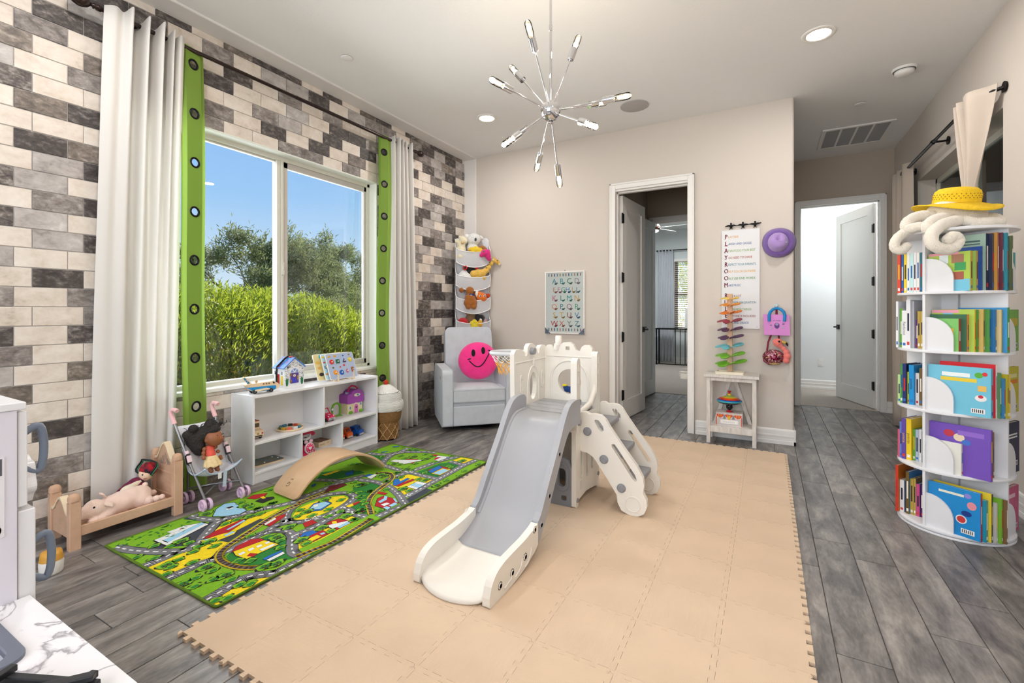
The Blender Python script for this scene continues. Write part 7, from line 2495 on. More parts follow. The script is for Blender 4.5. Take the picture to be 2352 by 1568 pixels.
MB().prism([(-.098, 0), (.100, -.004), (.092, .176), (-.106, .182)], 0.010, 0.075, 0, WL(0, 0, 0)).build('body', mat('pink_felt_bag', (222, 144, 214), .75, var=.05), hb, bevel=.008, seg=3)
MB().tube([(-.058, -.080, .120), (-.060, -.080, .170), (-.052, -.074, .200), (-.028, -.060, .226), (0, -.050, .234), (.028, -.060, .226), (.052, -.074, .200), (.060, -.080, .170), (.056, -.080, .120)], .0125, 10).build('handle', mat('blue_foam', (22, 132, 196), .7), hb)
MB().prism(circ(.020, 14, 0.0, .082, pi / 2, .026), 0, .001, 0, WL(0, -.0755, 0)).build('printed_shell', flat((96, 60, 130)), hb)
MB().prism(circ(.012, 10, 0.0, .094), 0, .0014, 0, WL(0, -.0756, 0)).build('printed_top', flat((170, 150, 190)), hb)
MB().text('MY PURSE', .013, 0, WL(0, -.0758, .125)).build('lettering', flat((84, 50, 100)), hb)
for x, z in ((-.045, .085), (-.040, .058), (.048, .096), (.046, .066)):
    MB().prism(circ(.010, 9, x, z, .2, .007), 0, .001, 0, WL(0, -.0755, 0)).build('printed_mark', flat((150, 110, 160) if z > .07 else (176, 170, 190)), hb)
ah = thing('adhesive_hook', 'pale round adhesive hook above the pink handbag', 'hook', (0.066, YB, 1.222))
MB().lathe([(.0001, .010), (.014, .010), (.017, .006), (.017, 0)], 22, 0, RX(90)).tube([(0, -.008, -.008), (0, -.020, -.024), (0, -.052, -.030), (0, -.060, -.022)], .004, 6).build('hook', flat((190, 208, 208), .4), ah)
fl = thing('flamingo_purse', 'plush flamingo purse with pink sequins hanging under the handbag', 'bag', (0.055, YB, 0.70))
metaball('neck', [(.085, -.05, .045, .026), (.092, -.05, .080, .027), (.086, -.05, .115, .024), (.066, -.05, .145, .020), (.040, -.05, .168, .020), (.018, -.052, .190, .028), (.010, -.054, .205, .026), (.030, -.054, .206, .024)],
         mat('flamingo_plush', (240, 128, 120), .95, bump=.4, bs=240, sheen=.4), fl, res=.007)
MB().tube([(.050, -.056, .206), (.074, -.058, .200), (.090, -.058, .184), (.094, -.058, .172)], [.013, .012, .008, .003], 10).build('beak', mat('beak_gold', (206, 170, 70), .6), fl)
MB().tube([(.080, -.0585, .196), (.092, -.059, .182), (.096, -.058, .168)], [.0105, .0085, .002], 10).build('beak_tip', flat((24, 22, 24)), fl)
MB().ell((.030, -.080, .208), (.009, .005, .009), 12, 8).build('eye', flat((20, 20, 24), .2), fl)
MB().ell((-.012, -.045, .070), (.082, .040, .062), 24, 14).build('body', mat('sequin_base', (176, 100, 122), .35, .3, c2=(150, 40, 80), vs=26), fl)
rn = random.Random(8)
SEQ = [mat('sequin_%d' % i, c_, .12, .85) for i, c_ in enumerate([(236, 190, 200), (196, 120, 140), (232, 190, 110), (150, 20, 70), (250, 226, 226)])]
sq = MB()
for i in range(420):
    a, b = rn.uniform(0, 2 * pi), rn.uniform(-.2, 1.35)
    n = Vector((cos(a) * cos(b), -sin(b) if b > 0 else -.15, sin(a) * cos(b))).normalized()
    p = Vector((-.012 + .084 * n.x, -.045 + .042 * n.y, .070 + .064 * n.z))
    q = (n + Vector((rn.gauss(0, .25), rn.gauss(0, .25), rn.gauss(0, .25)))).to_track_quat('Z', 'Y').to_matrix().to_4x4()
    inner = hypot(n.x - .1, n.z) < .45
    sq.lathe([(.0001, 0), (.0058, .0006)], 7, 3 if inner and rn.random() < .75 else rn.choice((0, 0, 1, 1, 2, 4)), T(*p) @ q, caps=False)
sq.build('sequins', SEQ, fl)
MB().ell((-.005, -.045, .016), (.046, .026, .018), 16, 9).build('base_fur', mat('tan_plush', (196, 164, 116), .95), fl)
for pts in ([(-.062, -.03, .12), (-.052, -.018, .20), (-.03, -.015, .262), (0.008, -.02, .40), (.011, -.03, .500)], [(.030, -.03, .22), (.028, -.018, .262), (.018, -.02, .40), (.012, -.03, .500)], [(-.09, -.03, .06), (-.084, -.035, .03), (-.05, -.04, .006), (-.02, -.045, .002)]):
    MB().tube(pts, .007, 6, flatten=(1, .35)).build('strap', flat((140, 24, 60), .7), fl)

# ================================================================== whitewashed side table and what stands on it
WASH = mat('whitewashed_wood', (226, 220, 214), .7, c2=(204, 196, 188), vs=10, stretch=(6, 6, 1), bump=.15, bs=50)
tb = thing('side_table', 'narrow whitewashed wooden side table against the back wall', 'side table', (-0.283, 4.565, 0.0))
tw, td = .198, .115
for x in (-tw + .016, tw - .016):
    for y in (-td + .016, td - .010):
        MB().box(x - .016, y - .016, 0, x + .016, y + .016, .588).build('leg', WASH, tb, bevel=.002)
MB().box(-tw - .020, -td - .018, .588, tw + .022, td + .012, .612).build('top', WASH, tb, bevel=.002)
for y in (-td + .014, td - .012):
    MB().box(-tw + .030, y - .010, .555, tw - .030, y + .010, .588).build('apron', WASH, tb, bevel=.001)
    MB().box(-tw + .030, y - .010, .100, tw - .030, y + .010, .152).build('shelf_rail', WASH, tb, bevel=.001)
MB().box(-tw + .004, -td + .02, .138, tw - .004, td - .02, .154).build('shelf', WASH, tb)
for s in (-1, 1):
    M = T(s * .145, td - .014, .150) @ RY(-s * 17.5)
    MB().box(-.015, -.008, 0, .015, .008, .425, 0, M).build('brace', WASH, tb, bevel=.001)

rb = thing('marble_tree', 'wooden marble run tower with rainbow paddle leaves on the side table', 'toy', (-0.297, 4.555, 0.612))
MB().prism(rrect(-.115, -.075, .115, .065, .012, 3), 0, .024, 0, None, holes=[rrect(-.103, -.063, .103, .053, .008, 3)]).prism(rrect(-.112, -.072, .112, .062, .012, 3), 0, .006).build('tray', mat('pale_tray_wood', (240, 228, 206), .6), rb)
MB().box(-.021, -.021, .006, .021, .021, .715).build('post', mat('light_post_wood', (218, 180, 148), .6, c2=(204, 164, 130), vs=8, stretch=(5, 5, 1)), rb, bevel=.002)
lv = [(.105, (112, 178, 40), .125), (.175, (118, 184, 50), .115), (.255, (110, 190, 200), .110), (.335, (96, 62, 96), .100), (.405, (92, 56, 90), .095), (.480, (156, 56, 76), .095), (.555, (226, 122, 34), .085), (.625, (234, 150, 44), .075), (.680, (232, 200, 90), .065)]
for i, (z, c_, L_) in enumerate(lv):
    for s, a0 in ((1, -62), (-1, -118), (1, 25), (-1, 160)):
        a = radians(a0 + (8 * (i % 3) - 8))
        M = T(.020 * cos(a), .020 * sin(a), z - .018 * (s > 0) + (.006 if a0 > 0 else 0)) @ RZ(math.degrees(a)) @ RY(-16 if s > 0 else 14) @ RX(18 * s)
        w = L_ * .24
        MB().prism([(L_ * (.5 - .5 * cos(t)), w * sin(t) * (1.1 - .25 * cos(t))) for t in [2 * pi * q / 20 for q in range(20)]], -.003, .003, 0, M).build('paddle', flat(c_, .5), rb)
bx2 = thing('keepsake_box', 'patterned keepsake box with red scallops on the side table shelf', 'box', (-0.302, 4.575, 0.154))
MB().box(-.106, -.065, 0, .106, .065, .104).build('case', flat((236, 230, 226)), bx2, bevel=.001)
MB().box(-.109, -.068, .100, .109, .068, .116).build('lid', mat('lid_sketch', (228, 218, 212), .6, c2=(190, 176, 172), vs=60), bx2, bevel=.001)
for i in range(3):
    x = -.072 + .072 * i
    sc = MB().prism([(x - .030, .098), (x + .030, .098)] + [(x + .030 * cos(t), .098 - .030 * sin(t)) for t in [pi * q / 10 for q in range(1, 10)]], 0, .001, 0, WL(0, -.0652, 0)).build('scallop', flat((222, 72, 40)), bx2)
    for q in (-.014, .004):
        MB().box(x + q, -.0668, .074, x + q + .008, -.0660, .098).build('stripe', flat((226, 150, 60)), sc)
for x in (-.036, .036):
    MB().prism([(x - .012, .060), (x + .012, .060), (x + .006, .094), (x - .006, .094)], 0, .001, 0, WL(0, -.0652, 0)).build('tassel', flat((130, 130, 140)), bx2)
MB().prism(rrect(-.068, .018, .068, .050, .014, 4), 0, .001, 0, WL(0, -.0654, 0)).build('cartouche', flat((244, 242, 238)), bx2)
for z in (.038, .030):
    MB().box(-.048, -.0668, z - .0008, .048, -.0662, z + .0008).build('caption', flat((150, 140, 140)), bx2)
MB().prism([(-.014, .085), (.014, .085), (.010, .062), (0, .050), (-.010, .062)], 0, .002, 0, WL(0, -.0664, 0)).build('clasp', flat((226, 178, 40), .4), bx2)
pt = MB()
for i in range(26):
    for j in range(8):
        x, z = -.100 + .008 * i, .006 + .008 * j
        if abs(x) < .072 and .014 < z < .054:
            continue
        if z < .066:
            pt.box(x, -.0656, z, x + .0038, -.0652, z + .0042)
pt.build('checker_print', flat((92, 58, 84)), bx2)
for x in (-.104, .096):
    MB().box(x, -.0658, .002, x + .008, -.0651, .080).build('edge_band', flat((206, 96, 60)), bx2)
tt = thing('spinning_top', 'striped tin spinning top with red knob standing on the keepsake box', 'spinning top', (-0.302, 4.562, 0.270))
for nm, prof, c_ in (('foot', [(.0001, 0), (.028, 0), (.026, .006), (.008, .012), (.008, .018)], (196, 30, 34)), ('stem_bowl', [(.006, .016), (.020, .024), (.028, .040), (.027, .058), (.022, .066)], (24, 22, 34)),
                     ('lower_shell', [(.022, .064), (.060, .070), (.092, .082), (.103, .094)], (22, 24, 46)), ('rim_band', [(.103, .094), (.105, .099), (.103, .104)], (60, 176, 170)),
                     ('blue_band', [(.103, .104), (.094, .112)], (24, 104, 190)), ('navy_band', [(.094, .112), (.088, .116)], (50, 26, 80)), ('red_band', [(.088, .116), (.070, .126)], (222, 60, 30)), ('orange_band', [(.070, .126), (.058, .131)], (240, 140, 30)),
                     ('yellow_band', [(.058, .131), (.046, .136)], (240, 208, 50)), ('green_cap', [(.046, .136), (.028, .144), (.016, .150)], (160, 190, 90)), ('collar', [(.014, .148), (.015, .160), (.012, .164)], (240, 196, 40)), ('knob', [(.008, .162), (.008, .170), (.017, .186), (.017, .188), (.0001, .188)], (190, 30, 34))):
    MB().lathe(prof, 36, 0, caps=False).build(nm, flat(c_, .22), tt)
for i in range(22):
    a = 2 * pi * i / 22
    MB().ell((.080 * cos(a), .080 * sin(a), .0765), (.0028, .0028, .0015), 7, 5).build('star', flat((230, 230, 240)), tt)
# ================================================================== rotating bookcase
BCX, BCY, BCR = 0.889, 3.379, -34.8
BZ = [0.030, 0.335, 0.648, 0.965, 1.275]
BTOP = 1.585
bc = thing('rotating_bookcase', 'tall white round rotating bookcase with five tiers by the right wall', 'bookcase', (BCX, BCY, 0.0), BCR)
RD = 0.236
MB().lathe([(.0001, 0), (RD, 0), (RD, .011), (.0001, .011)], 56).build('base_disc', WHITE, bc, bevel=.002)
MB().lathe([(.0001, .011), (RD - .02, .011), (RD - .02, .016), (.0001, .016)], 40).build('bearing', flat((60, 58, 60)), bc)
MB().lathe([(.0001, .016), (RD, .016), (RD, BZ[0]), (.0001, BZ[0])], 56).build('shelf_disc', WHITE, bc, bevel=.002)
for z in BZ[1:]:
    MB().lathe([(.0001, z - .014), (RD, z - .014), (RD, z), (.0001, z)], 56).build('shelf_disc', WHITE, bc, bevel=.002)
MB().lathe([(.0001, BTOP), (RD + .012, BTOP), (RD + .012, BTOP + .015), (.0001, BTOP + .015)], 56).build('top_disc', WHITE, bc, bevel=.002)
for i, z in enumerate(BZ):
    zt = (BZ[i + 1] - .014) if i < 4 else BTOP
    for k in range(4):
        M = RZ(90 * k)
        MB().box(-.046, -.226, z, -.034, .046, zt, 0, M).build('upright', WHITE, bc, bevel=.001)
        h = .175
        q = [(-.034, 0), (.078, 0), (.078, h - .11)] + [(.078 - .105 * (1 - cos(t)), h - .11 + .11 * sin(t)) for t in [pi / 2 * j / 9 for j in range(1, 10)]] + [(-.034, h)]
        MB().prism(q, .207, .217, 0, M @ basis((0, 0, z), (1, 0, 0), (0, 0, 1), (0, -1, 0))).build('book_stop', WHITE, bc, bevel=.001)

PAGE = mat('book_pages', (238, 230, 212), .85, bump=.2, bs=400)
TN = ['bottom', 'fourth', 'third', 'second', 'top']
ORD = ['first', 'second', 'third', 'fourth', 'fifth', 'sixth', 'seventh', 'eighth', 'ninth', 'tenth', 'eleventh', 'twelfth', 'thirteenth']
BAY = {0: 'cover-out', -1: 'spine-out', 1: 'wall-side'}
CN = {}

def book(tier, bay, n, y, h, w, t, cover, spine, word, art=None, x0=-.030, txt=None):
    """one book standing in a bay; in bay axes x runs from fore-edge to spine, y from front cover backwards"""
    B = T(BCX, BCY, 0) @ RZ(BCR) @ RZ(90 * bay)
    o = B @ Vector((x0 + w / 2, y + t / 2, BZ[tier]))
    b = thing('book', '%s book, %s from the curved stop, %s bay, %s bookcase tier' % (word, ORD[n], BAY[bay], TN[tier]), 'book', o, BCR + 90 * bay, 'books on the rotating bookcase')
    c = .0018 if t > .008 else .001
    cb = MB()
    cb.box(-w / 2, -t / 2, 0, w / 2 - .001, -t / 2 + c, h, 0)
    cb.box(-w / 2, t / 2 - c, 0, w / 2 - .001, t / 2, h, 0)
    cb.box(w / 2 - .002, -t / 2, 0, w / 2, t / 2, h, 1)
    cb.build('cover', [flat(cover, .35), flat(spine, .35)], b)
    MB().box(-w / 2 + .003, -t / 2 + c, .003, w / 2 - .002, t / 2 - c, h - .003).build('pages', PAGE, b)
    if t > .010:
        rnd = random.Random(tier * 100 + n * 7 + bay)
        lum = sum(spine) > 380
        col = (40, 40, 60) if lum else (240, 236, 226)
        if rnd.random() < .3:
            col = rnd.choice([(200, 40, 40), (30, 90, 170), (230, 190, 40)])
        if txt:
            MB().text(txt, t * .85, 0, basis((w / 2 + .0004, 0, h * .52), (0, 0, -1), (0, 1, 0), (1, 0, 0))).build('title', flat(col), b)
        else:
            a = h * rnd.uniform(.28, .4)
            MB().box(w / 2, -t * .22, a, w / 2 + .0004, t * .22, a + h * rnd.uniform(.3, .45)).build('title', flat(col), b)
        MB().box(w / 2, -t * .3, h * .06, w / 2 + .0004, t * .3, h * .13).build('publisher_mark', flat(rnd.choice([(240, 240, 236), (210, 60, 50), (40, 110, 180)])), b)
    for k, (shape, px, pz, sx, sz, cc) in enumerate(art or ()):
        F = basis((0, -t / 2 - .0003 - .00012 * k, 0), (1, 0, 0), (0, 0, 1), (0, -1, 0))
        p = circ(sx, 16, px, pz, 0, sz) if shape == 'o' else [(px - sx, pz - sz), (px + sx, pz - sz), (px + sx, pz + sz), (px - sx, pz + sz)]
        MB().prism(p, 0, .0003, 0, F).build('cover_art', flat(cc, .4), b)
    return b
GOLD, NAVY, LIME, SKY, WHT = (196, 164, 70), (26, 40, 74), (178, 208, 84), (120, 200, 226), (240, 240, 240)
bar = lambda x, z: [('r', x, z, .026, .012, WHT)] + [('r', x - .020 + .0075 * q, z, .0016, .008, (30, 30, 30)) for q in range(6)]
FRONT = {
    4: [(.200, .170, .022, LIME, GOLD, 'lime picture', [('r', -.02, .192, .062, .007, (236, 160, 176)), ('r', .03, .03, .052, .030, SKY), ('r', -.02, .165, .018, .022, (230, 240, 244)), ('r', .035, .165, .024, .022, (170, 120, 90)), ('r', .045, .125, .022, .020, (60, 160, 90)), ('r', .035, .078, .024, .020, (170, 90, 70))]),
        (.200, .170, .020, (150, 190, 90), GOLD, 'gold-spined'), (.222, .190, .010, (20, 70, 150), (20, 70, 150), 'royal blue'), (.285, .205, .026, (150, 176, 160), NAVY, 'sea green atlas', [('r', .0, .25, .08, .004, (60, 90, 90)), ('r', .0, .235, .08, .003, (60, 90, 90)), ('r', 0, .22, .08, .003, (70, 100, 90))]),
        (.285, .200, .020, NAVY, (30, 46, 80), 'navy'), (.290, .200, .014, (206, 150, 60), (170, 110, 90), 'sunset orange'), (.288, .195, .011, (96, 30, 50), (104, 36, 60), 'burgundy'), (.286, .19, .011, (40, 140, 160), (40, 140, 160), 'teal'), (.27, .185, .012, (70, 84, 50), (80, 90, 56), 'dark olive')],
    3: [(.168, .125, .021, (130, 200, 110), (176, 70, 50), 'mint board', [('r', -.030, .10, .022, .018, (40, 170, 190)), ('r', .020, .10, .022, .018, (240, 190, 70)), ('r', -.030, .058, .022, .018, (40, 30, 30)), ('r', .020, .058, .022, .018, (244, 170, 70)), ('r', -.005, .014, .04, .008, WHT)]),
        (.190, .150, .016, (60, 110, 80), (222, 120, 40), 'dark green'), (.214, .172, .014, LIME, (226, 186, 40), 'lime and pink', [('r', -.03, .205, .055, .008, (238, 160, 180)), ('r', -.02, .185, .02, .012, SKY)]), (.214, .172, .013, (70, 150, 60), (70, 160, 60), 'leaf green'),
        (.216, .170, .012, (220, 190, 110), GOLD, 'golden'), (.216, .170, .012, (80, 150, 70), (84, 150, 60), 'grass green'), (.214, .165, .013, (30, 110, 170), (34, 110, 160), 'deep blue'), (.214, .165, .010, (220, 200, 150), GOLD, 'gilt'), (.224, .185, .026, (60, 150, 210), (70, 160, 80), 'blue and green')],
    2: [(.242, .245, .021, SKY, (90, 184, 206), 'big sky blue', [('r', -.01, .200, .055, .010, (244, 250, 250)), ('r', .0, .176, .070, .009, (240, 210, 60)), ('o', .078, .205, .016, .014, (90, 180, 60)), ('o', .100, .212, .010, .010, (220, 60, 60)), ('r', .090, .140, .016, .014, (236, 190, 100)), ('o', .085, .092, .022, .016, (244, 240, 240)), ('o', .085, .100, .010, .008, (210, 50, 70))] + bar(.075, .028)),
        (.262, .215, .012, (206, 30, 44), (240, 240, 240), 'bright red'), (.222, .170, .015, (90, 140, 90), (90, 150, 100), 'sage green'), (.195, .165, .013, (60, 130, 180), (60, 130, 180), 'mid blue'), (.215, .175, .013, (190, 176, 40), (196, 180, 50), 'mustard'), (.212, .168, .018, (226, 200, 40), (230, 204, 50), 'yellow')],
    1: [(.160, .135, .014, (238, 236, 226), (230, 226, 216), 'small white'), (.252, .240, .016, (120, 84, 190), (110, 70, 160), 'violet picture', [('o', -.040, .205, .022, .018, (200, 60, 80)), ('o', .0, .190, .022, .020, (240, 220, 190)), ('o', .028, .170, .018, .014, (70, 120, 210)), ('r', .045, .215, .05, .012, (150, 110, 210))]),
        (.240, .225, .016, (190, 24, 36), (200, 26, 40), 'scarlet'), (.165, .150, .015, (40, 150, 160), (40, 150, 164), 'short teal'), (.225, .180, .012, (226, 206, 150), GOLD, 'gilt-edged'), (.205, .172, .012, (226, 120, 150), (226, 120, 150), 'rose pink'), (.225, .175, .012, (110, 150, 60), (110, 150, 70), 'moss green'), (.228, .170, .011, (120, 80, 50), (126, 84, 56), 'brown')],
    0: [(.238, .208, .017, (30, 144, 214), (176, 44, 48), 'blue counting', [('r', -.01, .205, .05, .006, (244, 240, 220)), ('o', .055, .21, .014, .012, (150, 140, 220)), ('o', .070, .165, .018, .020, (236, 150, 160)), ('o', .050, .120, .020, .014, (26, 60, 140)), ('o', .03, .085, .022, .022, (236, 236, 240)), ('o', .03, .085, .017, .017, (210, 60, 60))] + bar(.055, .030)),
        (.205, .185, .022, (30, 160, 190), (34, 150, 180), 'teal picnic', [('o', .030, .120, .026, .018, (236, 150, 60)), ('o', .045, .080, .030, .014, (240, 190, 110)), ('o', .02, .15, .02, .010, (90, 180, 80)), ('r', .055, .165, .014, .020, (226, 230, 220))] + bar(.05, .025)),
        (.238, .228, .012, (240, 214, 60), (40, 40, 44), 'lemon yellow'), (.196, .160, .014, (190, 190, 180), (196, 196, 186), 'pale grey'), (.218, .175, .013, (120, 180, 50), (124, 184, 56), 'apple green'), (.214, .165, .012, (130, 96, 60), (132, 100, 64), 'tan')]}
LEFT = {
    4: [(.218, .155, .015, (226, 66, 34), (226, 66, 34), 'orange-red'), (.218, .150, .012, (30, 92, 170), (30, 92, 170), 'cobalt'), (.220, .150, .013, (240, 210, 40), (240, 210, 40), 'canary'), (.222, .150, .013, WHT, (240, 240, 238), 'white'), (.222, .15, .014, (60, 190, 190), (200, 236, 236), 'aqua-striped'), (.224, .15, .014, WHT, (236, 238, 240), 'plain white'),
        (.222, .15, .013, WHT, (240, 236, 230), 'ivory'), (.222, .15, .013, (30, 110, 120), (36, 110, 126), 'petrol'), (.222, .15, .013, (20, 110, 180), (24, 116, 184), 'bright blue'), (.222, .15, .014, (170, 220, 230), (190, 226, 236), 'icy blue'), (.224, .15, .013, (238, 226, 200), (240, 230, 206), 'cream'), (.222, .15, .011, (140, 196, 216), (150, 206, 226), 'powder blue')],
    3: [(.262, .17, .011, (226, 226, 232), (236, 236, 240), 'tall white'), (.222, .155, .013, (226, 226, 230), (120, 190, 70), 'white and green'), (.210, .165, .021, WHT, (240, 240, 240), 'white rainforest', None, 'Rainforest'), (.270, .17, .019, (226, 226, 232), (236, 236, 240), 'tall grey-white', [('r', 0, .2, .05, .03, (120, 90, 80))]), (.262, .155, .010, (190, 190, 200), (196, 196, 206), 'silver', ), (.16, .14, .011, (104, 60, 150), (104, 60, 150), 'plum'), (.206, .15, .012, (226, 206, 150), GOLD, 'checked gold'), (.206, .15, .012, (226, 206, 150), (206, 176, 90), 'honey gold')],
    2: [(.160, .15, .013, (180, 216, 140), (184, 220, 146), 'pale green'), (.222, .155, .012, (70, 140, 80), (76, 146, 84), 'forest green'), (.225, .16, .017, NAVY, (30, 46, 110), 'midnight blue'), (.180, .15, .012, (226, 226, 50), (226, 226, 50), 'acid yellow'), (.222, .165, .023, (20, 140, 206), (24, 146, 212), 'azure', None, 'potette'), (.178, .15, .016, WHT, (236, 230, 226), 'off-white'), (.206, .15, .013, (220, 200, 150), (120, 96, 60), 'brown-gold'), (.206, .15, .022, (170, 166, 170), (176, 172, 176), 'ash grey')],
    1: [(.16, .15, .010, (220, 90, 120), (220, 90, 120), 'raspberry'), (.205, .155, .012, (90, 130, 200), (96, 136, 206), 'cornflower'), (.228, .165, .021, (92, 70, 160), (96, 74, 166), 'purple', None, 'potette'), (.230, .165, .023, (240, 204, 40), (240, 204, 40), 'sunny yellow', None, 'potette'), (.175, .15, .011, (90, 160, 60), (96, 166, 66), 'fern green'), (.175, .15, .015, (170, 186, 206), (176, 192, 212), 'steel blue'), (.18, .15, .012, (220, 220, 226), (226, 226, 232), 'pearl'), (.17, .15, .013, (80, 80, 90), (90, 90, 100), 'charcoal')],
    0: [(.262, .175, .013, (206, 110, 30), (214, 60, 34), 'tall red-spined'), (.180, .160, .019, WHT, (238, 238, 236), 'snow white'), (.175, .15, .009, (40, 60, 110), (40, 60, 110), 'dark navy'), (.236, .165, .015, (60, 130, 190), (110, 90, 40), 'bronze'), (.200, .155, .014, (226, 206, 150), GOLD, 'gilded'), (.206, .155, .011, (110, 96, 70), (190, 160, 80), 'old gold'), (.180, .155, .016, (60, 90, 170), (206, 80, 140), 'pink and blue'), (.175, .15, .013, (120, 40, 60), (90, 50, 110), 'mulberry'), (.17, .15, .012, (60, 50, 50), (70, 60, 60), 'black')]}
RIGHT = {4: [(.2, .15, .018, (40, 150, 160), (40, 150, 160), 'turquoise'), (.18, .14, .014, (230, 236, 238), (230, 236, 238), 'chalk white')], 3: [(.215, .19, .016, (120, 180, 70), (120, 180, 70), 'meadow green', [('r', .03, .15, .05, .02, (200, 180, 60))] + bar(.05, .03)), (.2, .15, .014, (190, 190, 60), (190, 190, 60), 'olive yellow')],
         2: [(.235, .19, .018, (206, 196, 40), (206, 196, 40), 'chartreuse', [('r', .02, .19, .05, .010, (236, 230, 170)), ('r', .03, .16, .05, .010, (226, 130, 40))] + bar(.05, .03)), (.2, .15, .012, (226, 190, 60), (226, 190, 60), 'amber')], 1: [(.262, .20, .018, (24, 26, 70), (24, 26, 70), 'ink blue', [('r', .0, .2, .07, .004, WHT), ('r', .0, .185, .07, .004, WHT)] + bar(.05, .05)), (.2, .15, .012, (20, 80, 60), (20, 80, 60), 'bottle green')],
         0: [(.235, .19, .018, (206, 80, 130), (206, 80, 130), 'magenta', [('r', 0, .19, .05, .010, (240, 200, 214))] + bar(.05, .03)), (.2, .15, .012, (170, 60, 100), (170, 60, 100), 'wine red')]}
for bay, data in ((0, FRONT), (-1, LEFT), (1, RIGHT)):
    for tier, lst in data.items():
        y = -.203
        stag = {4: .013, 3: .0175, 2: .010, 1: .012, 0: .013}[tier] if bay == 0 else 0
        for n, e in enumerate(lst):
            h, w, t, cv, sp_, word = e[:6]
            x0 = -.030
            if stag and n:
                x0 = max(-.030, min(.252, lst[0][1] - .030 + stag * n) - w)
            art = e[6] if len(e) > 6 else None
            txt = e[7] if len(e) > 7 else None
            h = min(h, (BZ[tier + 1] - .014 if tier < 4 else BTOP) - BZ[tier] - .006)
            book(tier, bay, n, y, h, w, t, cv, sp_, word, art, x0=x0, txt=txt)
            y += t + .0012

# ---------------------------------------------------------------- plush octopus in a straw hat on top
OCT = mat('octopus_plush', (242, 234, 220), .95, var=.04, vs=20, bump=.6, bs=120, sheen=.5)
oc = thing('plush_octopus', 'big cream plush octopus sprawled over the top of the bookcase', 'plush toy', (BCX, BCY, BTOP + .015))
OO = Vector((BCX, BCY, BTOP + .015))
metaball('head', [(.01, .02, .085, .100), (.055, .045, .085, .085), (-.035, -.005, .085, .085), (.01, .02, .06, .10)], OCT, oc, res=.015)
TENT = [([(0.812, 3.334, 1.692), (0.749, 3.299, 1.695), (0.698, 3.270, 1.682), (0.661, 3.238, 1.651), (0.661, 3.216, 1.618), (0.703, 3.205, 1.622), (0.736, 3.200, 1.621)], 0.029),
        ([(0.837, 3.279, 1.673), (0.769, 3.195, 1.652), (0.730, 3.151, 1.620), (0.727, 3.138, 1.595), (0.756, 3.142, 1.594)], 0.029),
        ([(0.896, 3.289, 1.653), (0.844, 3.214, 1.639), (0.782, 3.134, 1.613), (0.723, 3.044, 1.564), (0.713, 3.021, 1.514), (0.738, 3.029, 1.487), (0.779, 3.052, 1.478), (0.815, 3.072, 1.496), (0.826, 3.078, 1.528), (0.805, 3.067, 1.543), (0.784, 3.055, 1.528)], 0.030),
        ([(0.904, 3.316, 1.667), (0.904, 3.247, 1.642), (0.939, 3.244, 1.629), (0.989, 3.260, 1.630), (1.036, 3.298, 1.632), (1.056, 3.332, 1.626)], 0.027),
        ([(1.006, 3.441, 1.679), (1.035, 3.412, 1.674), (1.061, 3.392, 1.665), (1.072, 3.375, 1.645)], 0.028),
        ([(0.754, 3.256, 1.626), (0.675, 3.235, 1.610), (0.624, 3.206, 1.578), (0.598, 3.175, 1.536), (0.602, 3.171, 1.507), (0.628, 3.174, 1.499), (0.650, 3.187, 1.518)], 0.026)]
for pts, r0 in TENT:
    P_ = [Vector(p) - OO for p in pts]
    Q = [Vector(catmull([tuple(p) for p in P_], i / 36)) for i in range(37)]
    tb_ = MB().tube(Q, [r0 * (1 - .12 * (i / 36)) * (1 + .035 * sin(i * 2.1)) for i in range(37)], 12)
    tb_.ell(Q[-1], r0 * .88, 12, 8).ell(Q[0], r0, 12, 8)
    tb_.build('tentacle', OCT, oc)
hs_ = thing('straw_hat', 'yellow woven sun hat perched on the plush octopus', 'hat', (0.905, 3.40, 1.768))
STR = mat('yellow_straw', (250, 206, 30), .8, bump=.8, bs=90)
HM = RX(9) @ RY(4)
MB().grid(lambda u, v: ((.098 + .088 * v) * cos(2 * pi * u), (.098 + .088 * v) * sin(2 * pi * u), -.004 - .026 * v + .018 * sin(4 * pi * u + .8) * v * v), 48, 8, wrap_u=True, M=HM).build('brim', STR, hs_, solid=.005)
MB().lathe([(.100, -.004), (.100, .040), (.094, .060), (.076, .076), (.035, .083), (.0001, .084)], 36, 0, HM, caps=False).build('crown', STR, hs_)
pn = MB()
for i in range(34):
    for j in range(3):
        a = 2 * pi * (i + .5 * (j % 2)) / 34
        pn.ell(HM @ Vector((.1003 * cos(a), .1003 * sin(a), .020 + .011 * j)), (.0028, .0028, .0028), 6, 4)
pn.build('open_weave', flat((150, 116, 20)), hs_)['kind'] = 'stuff'
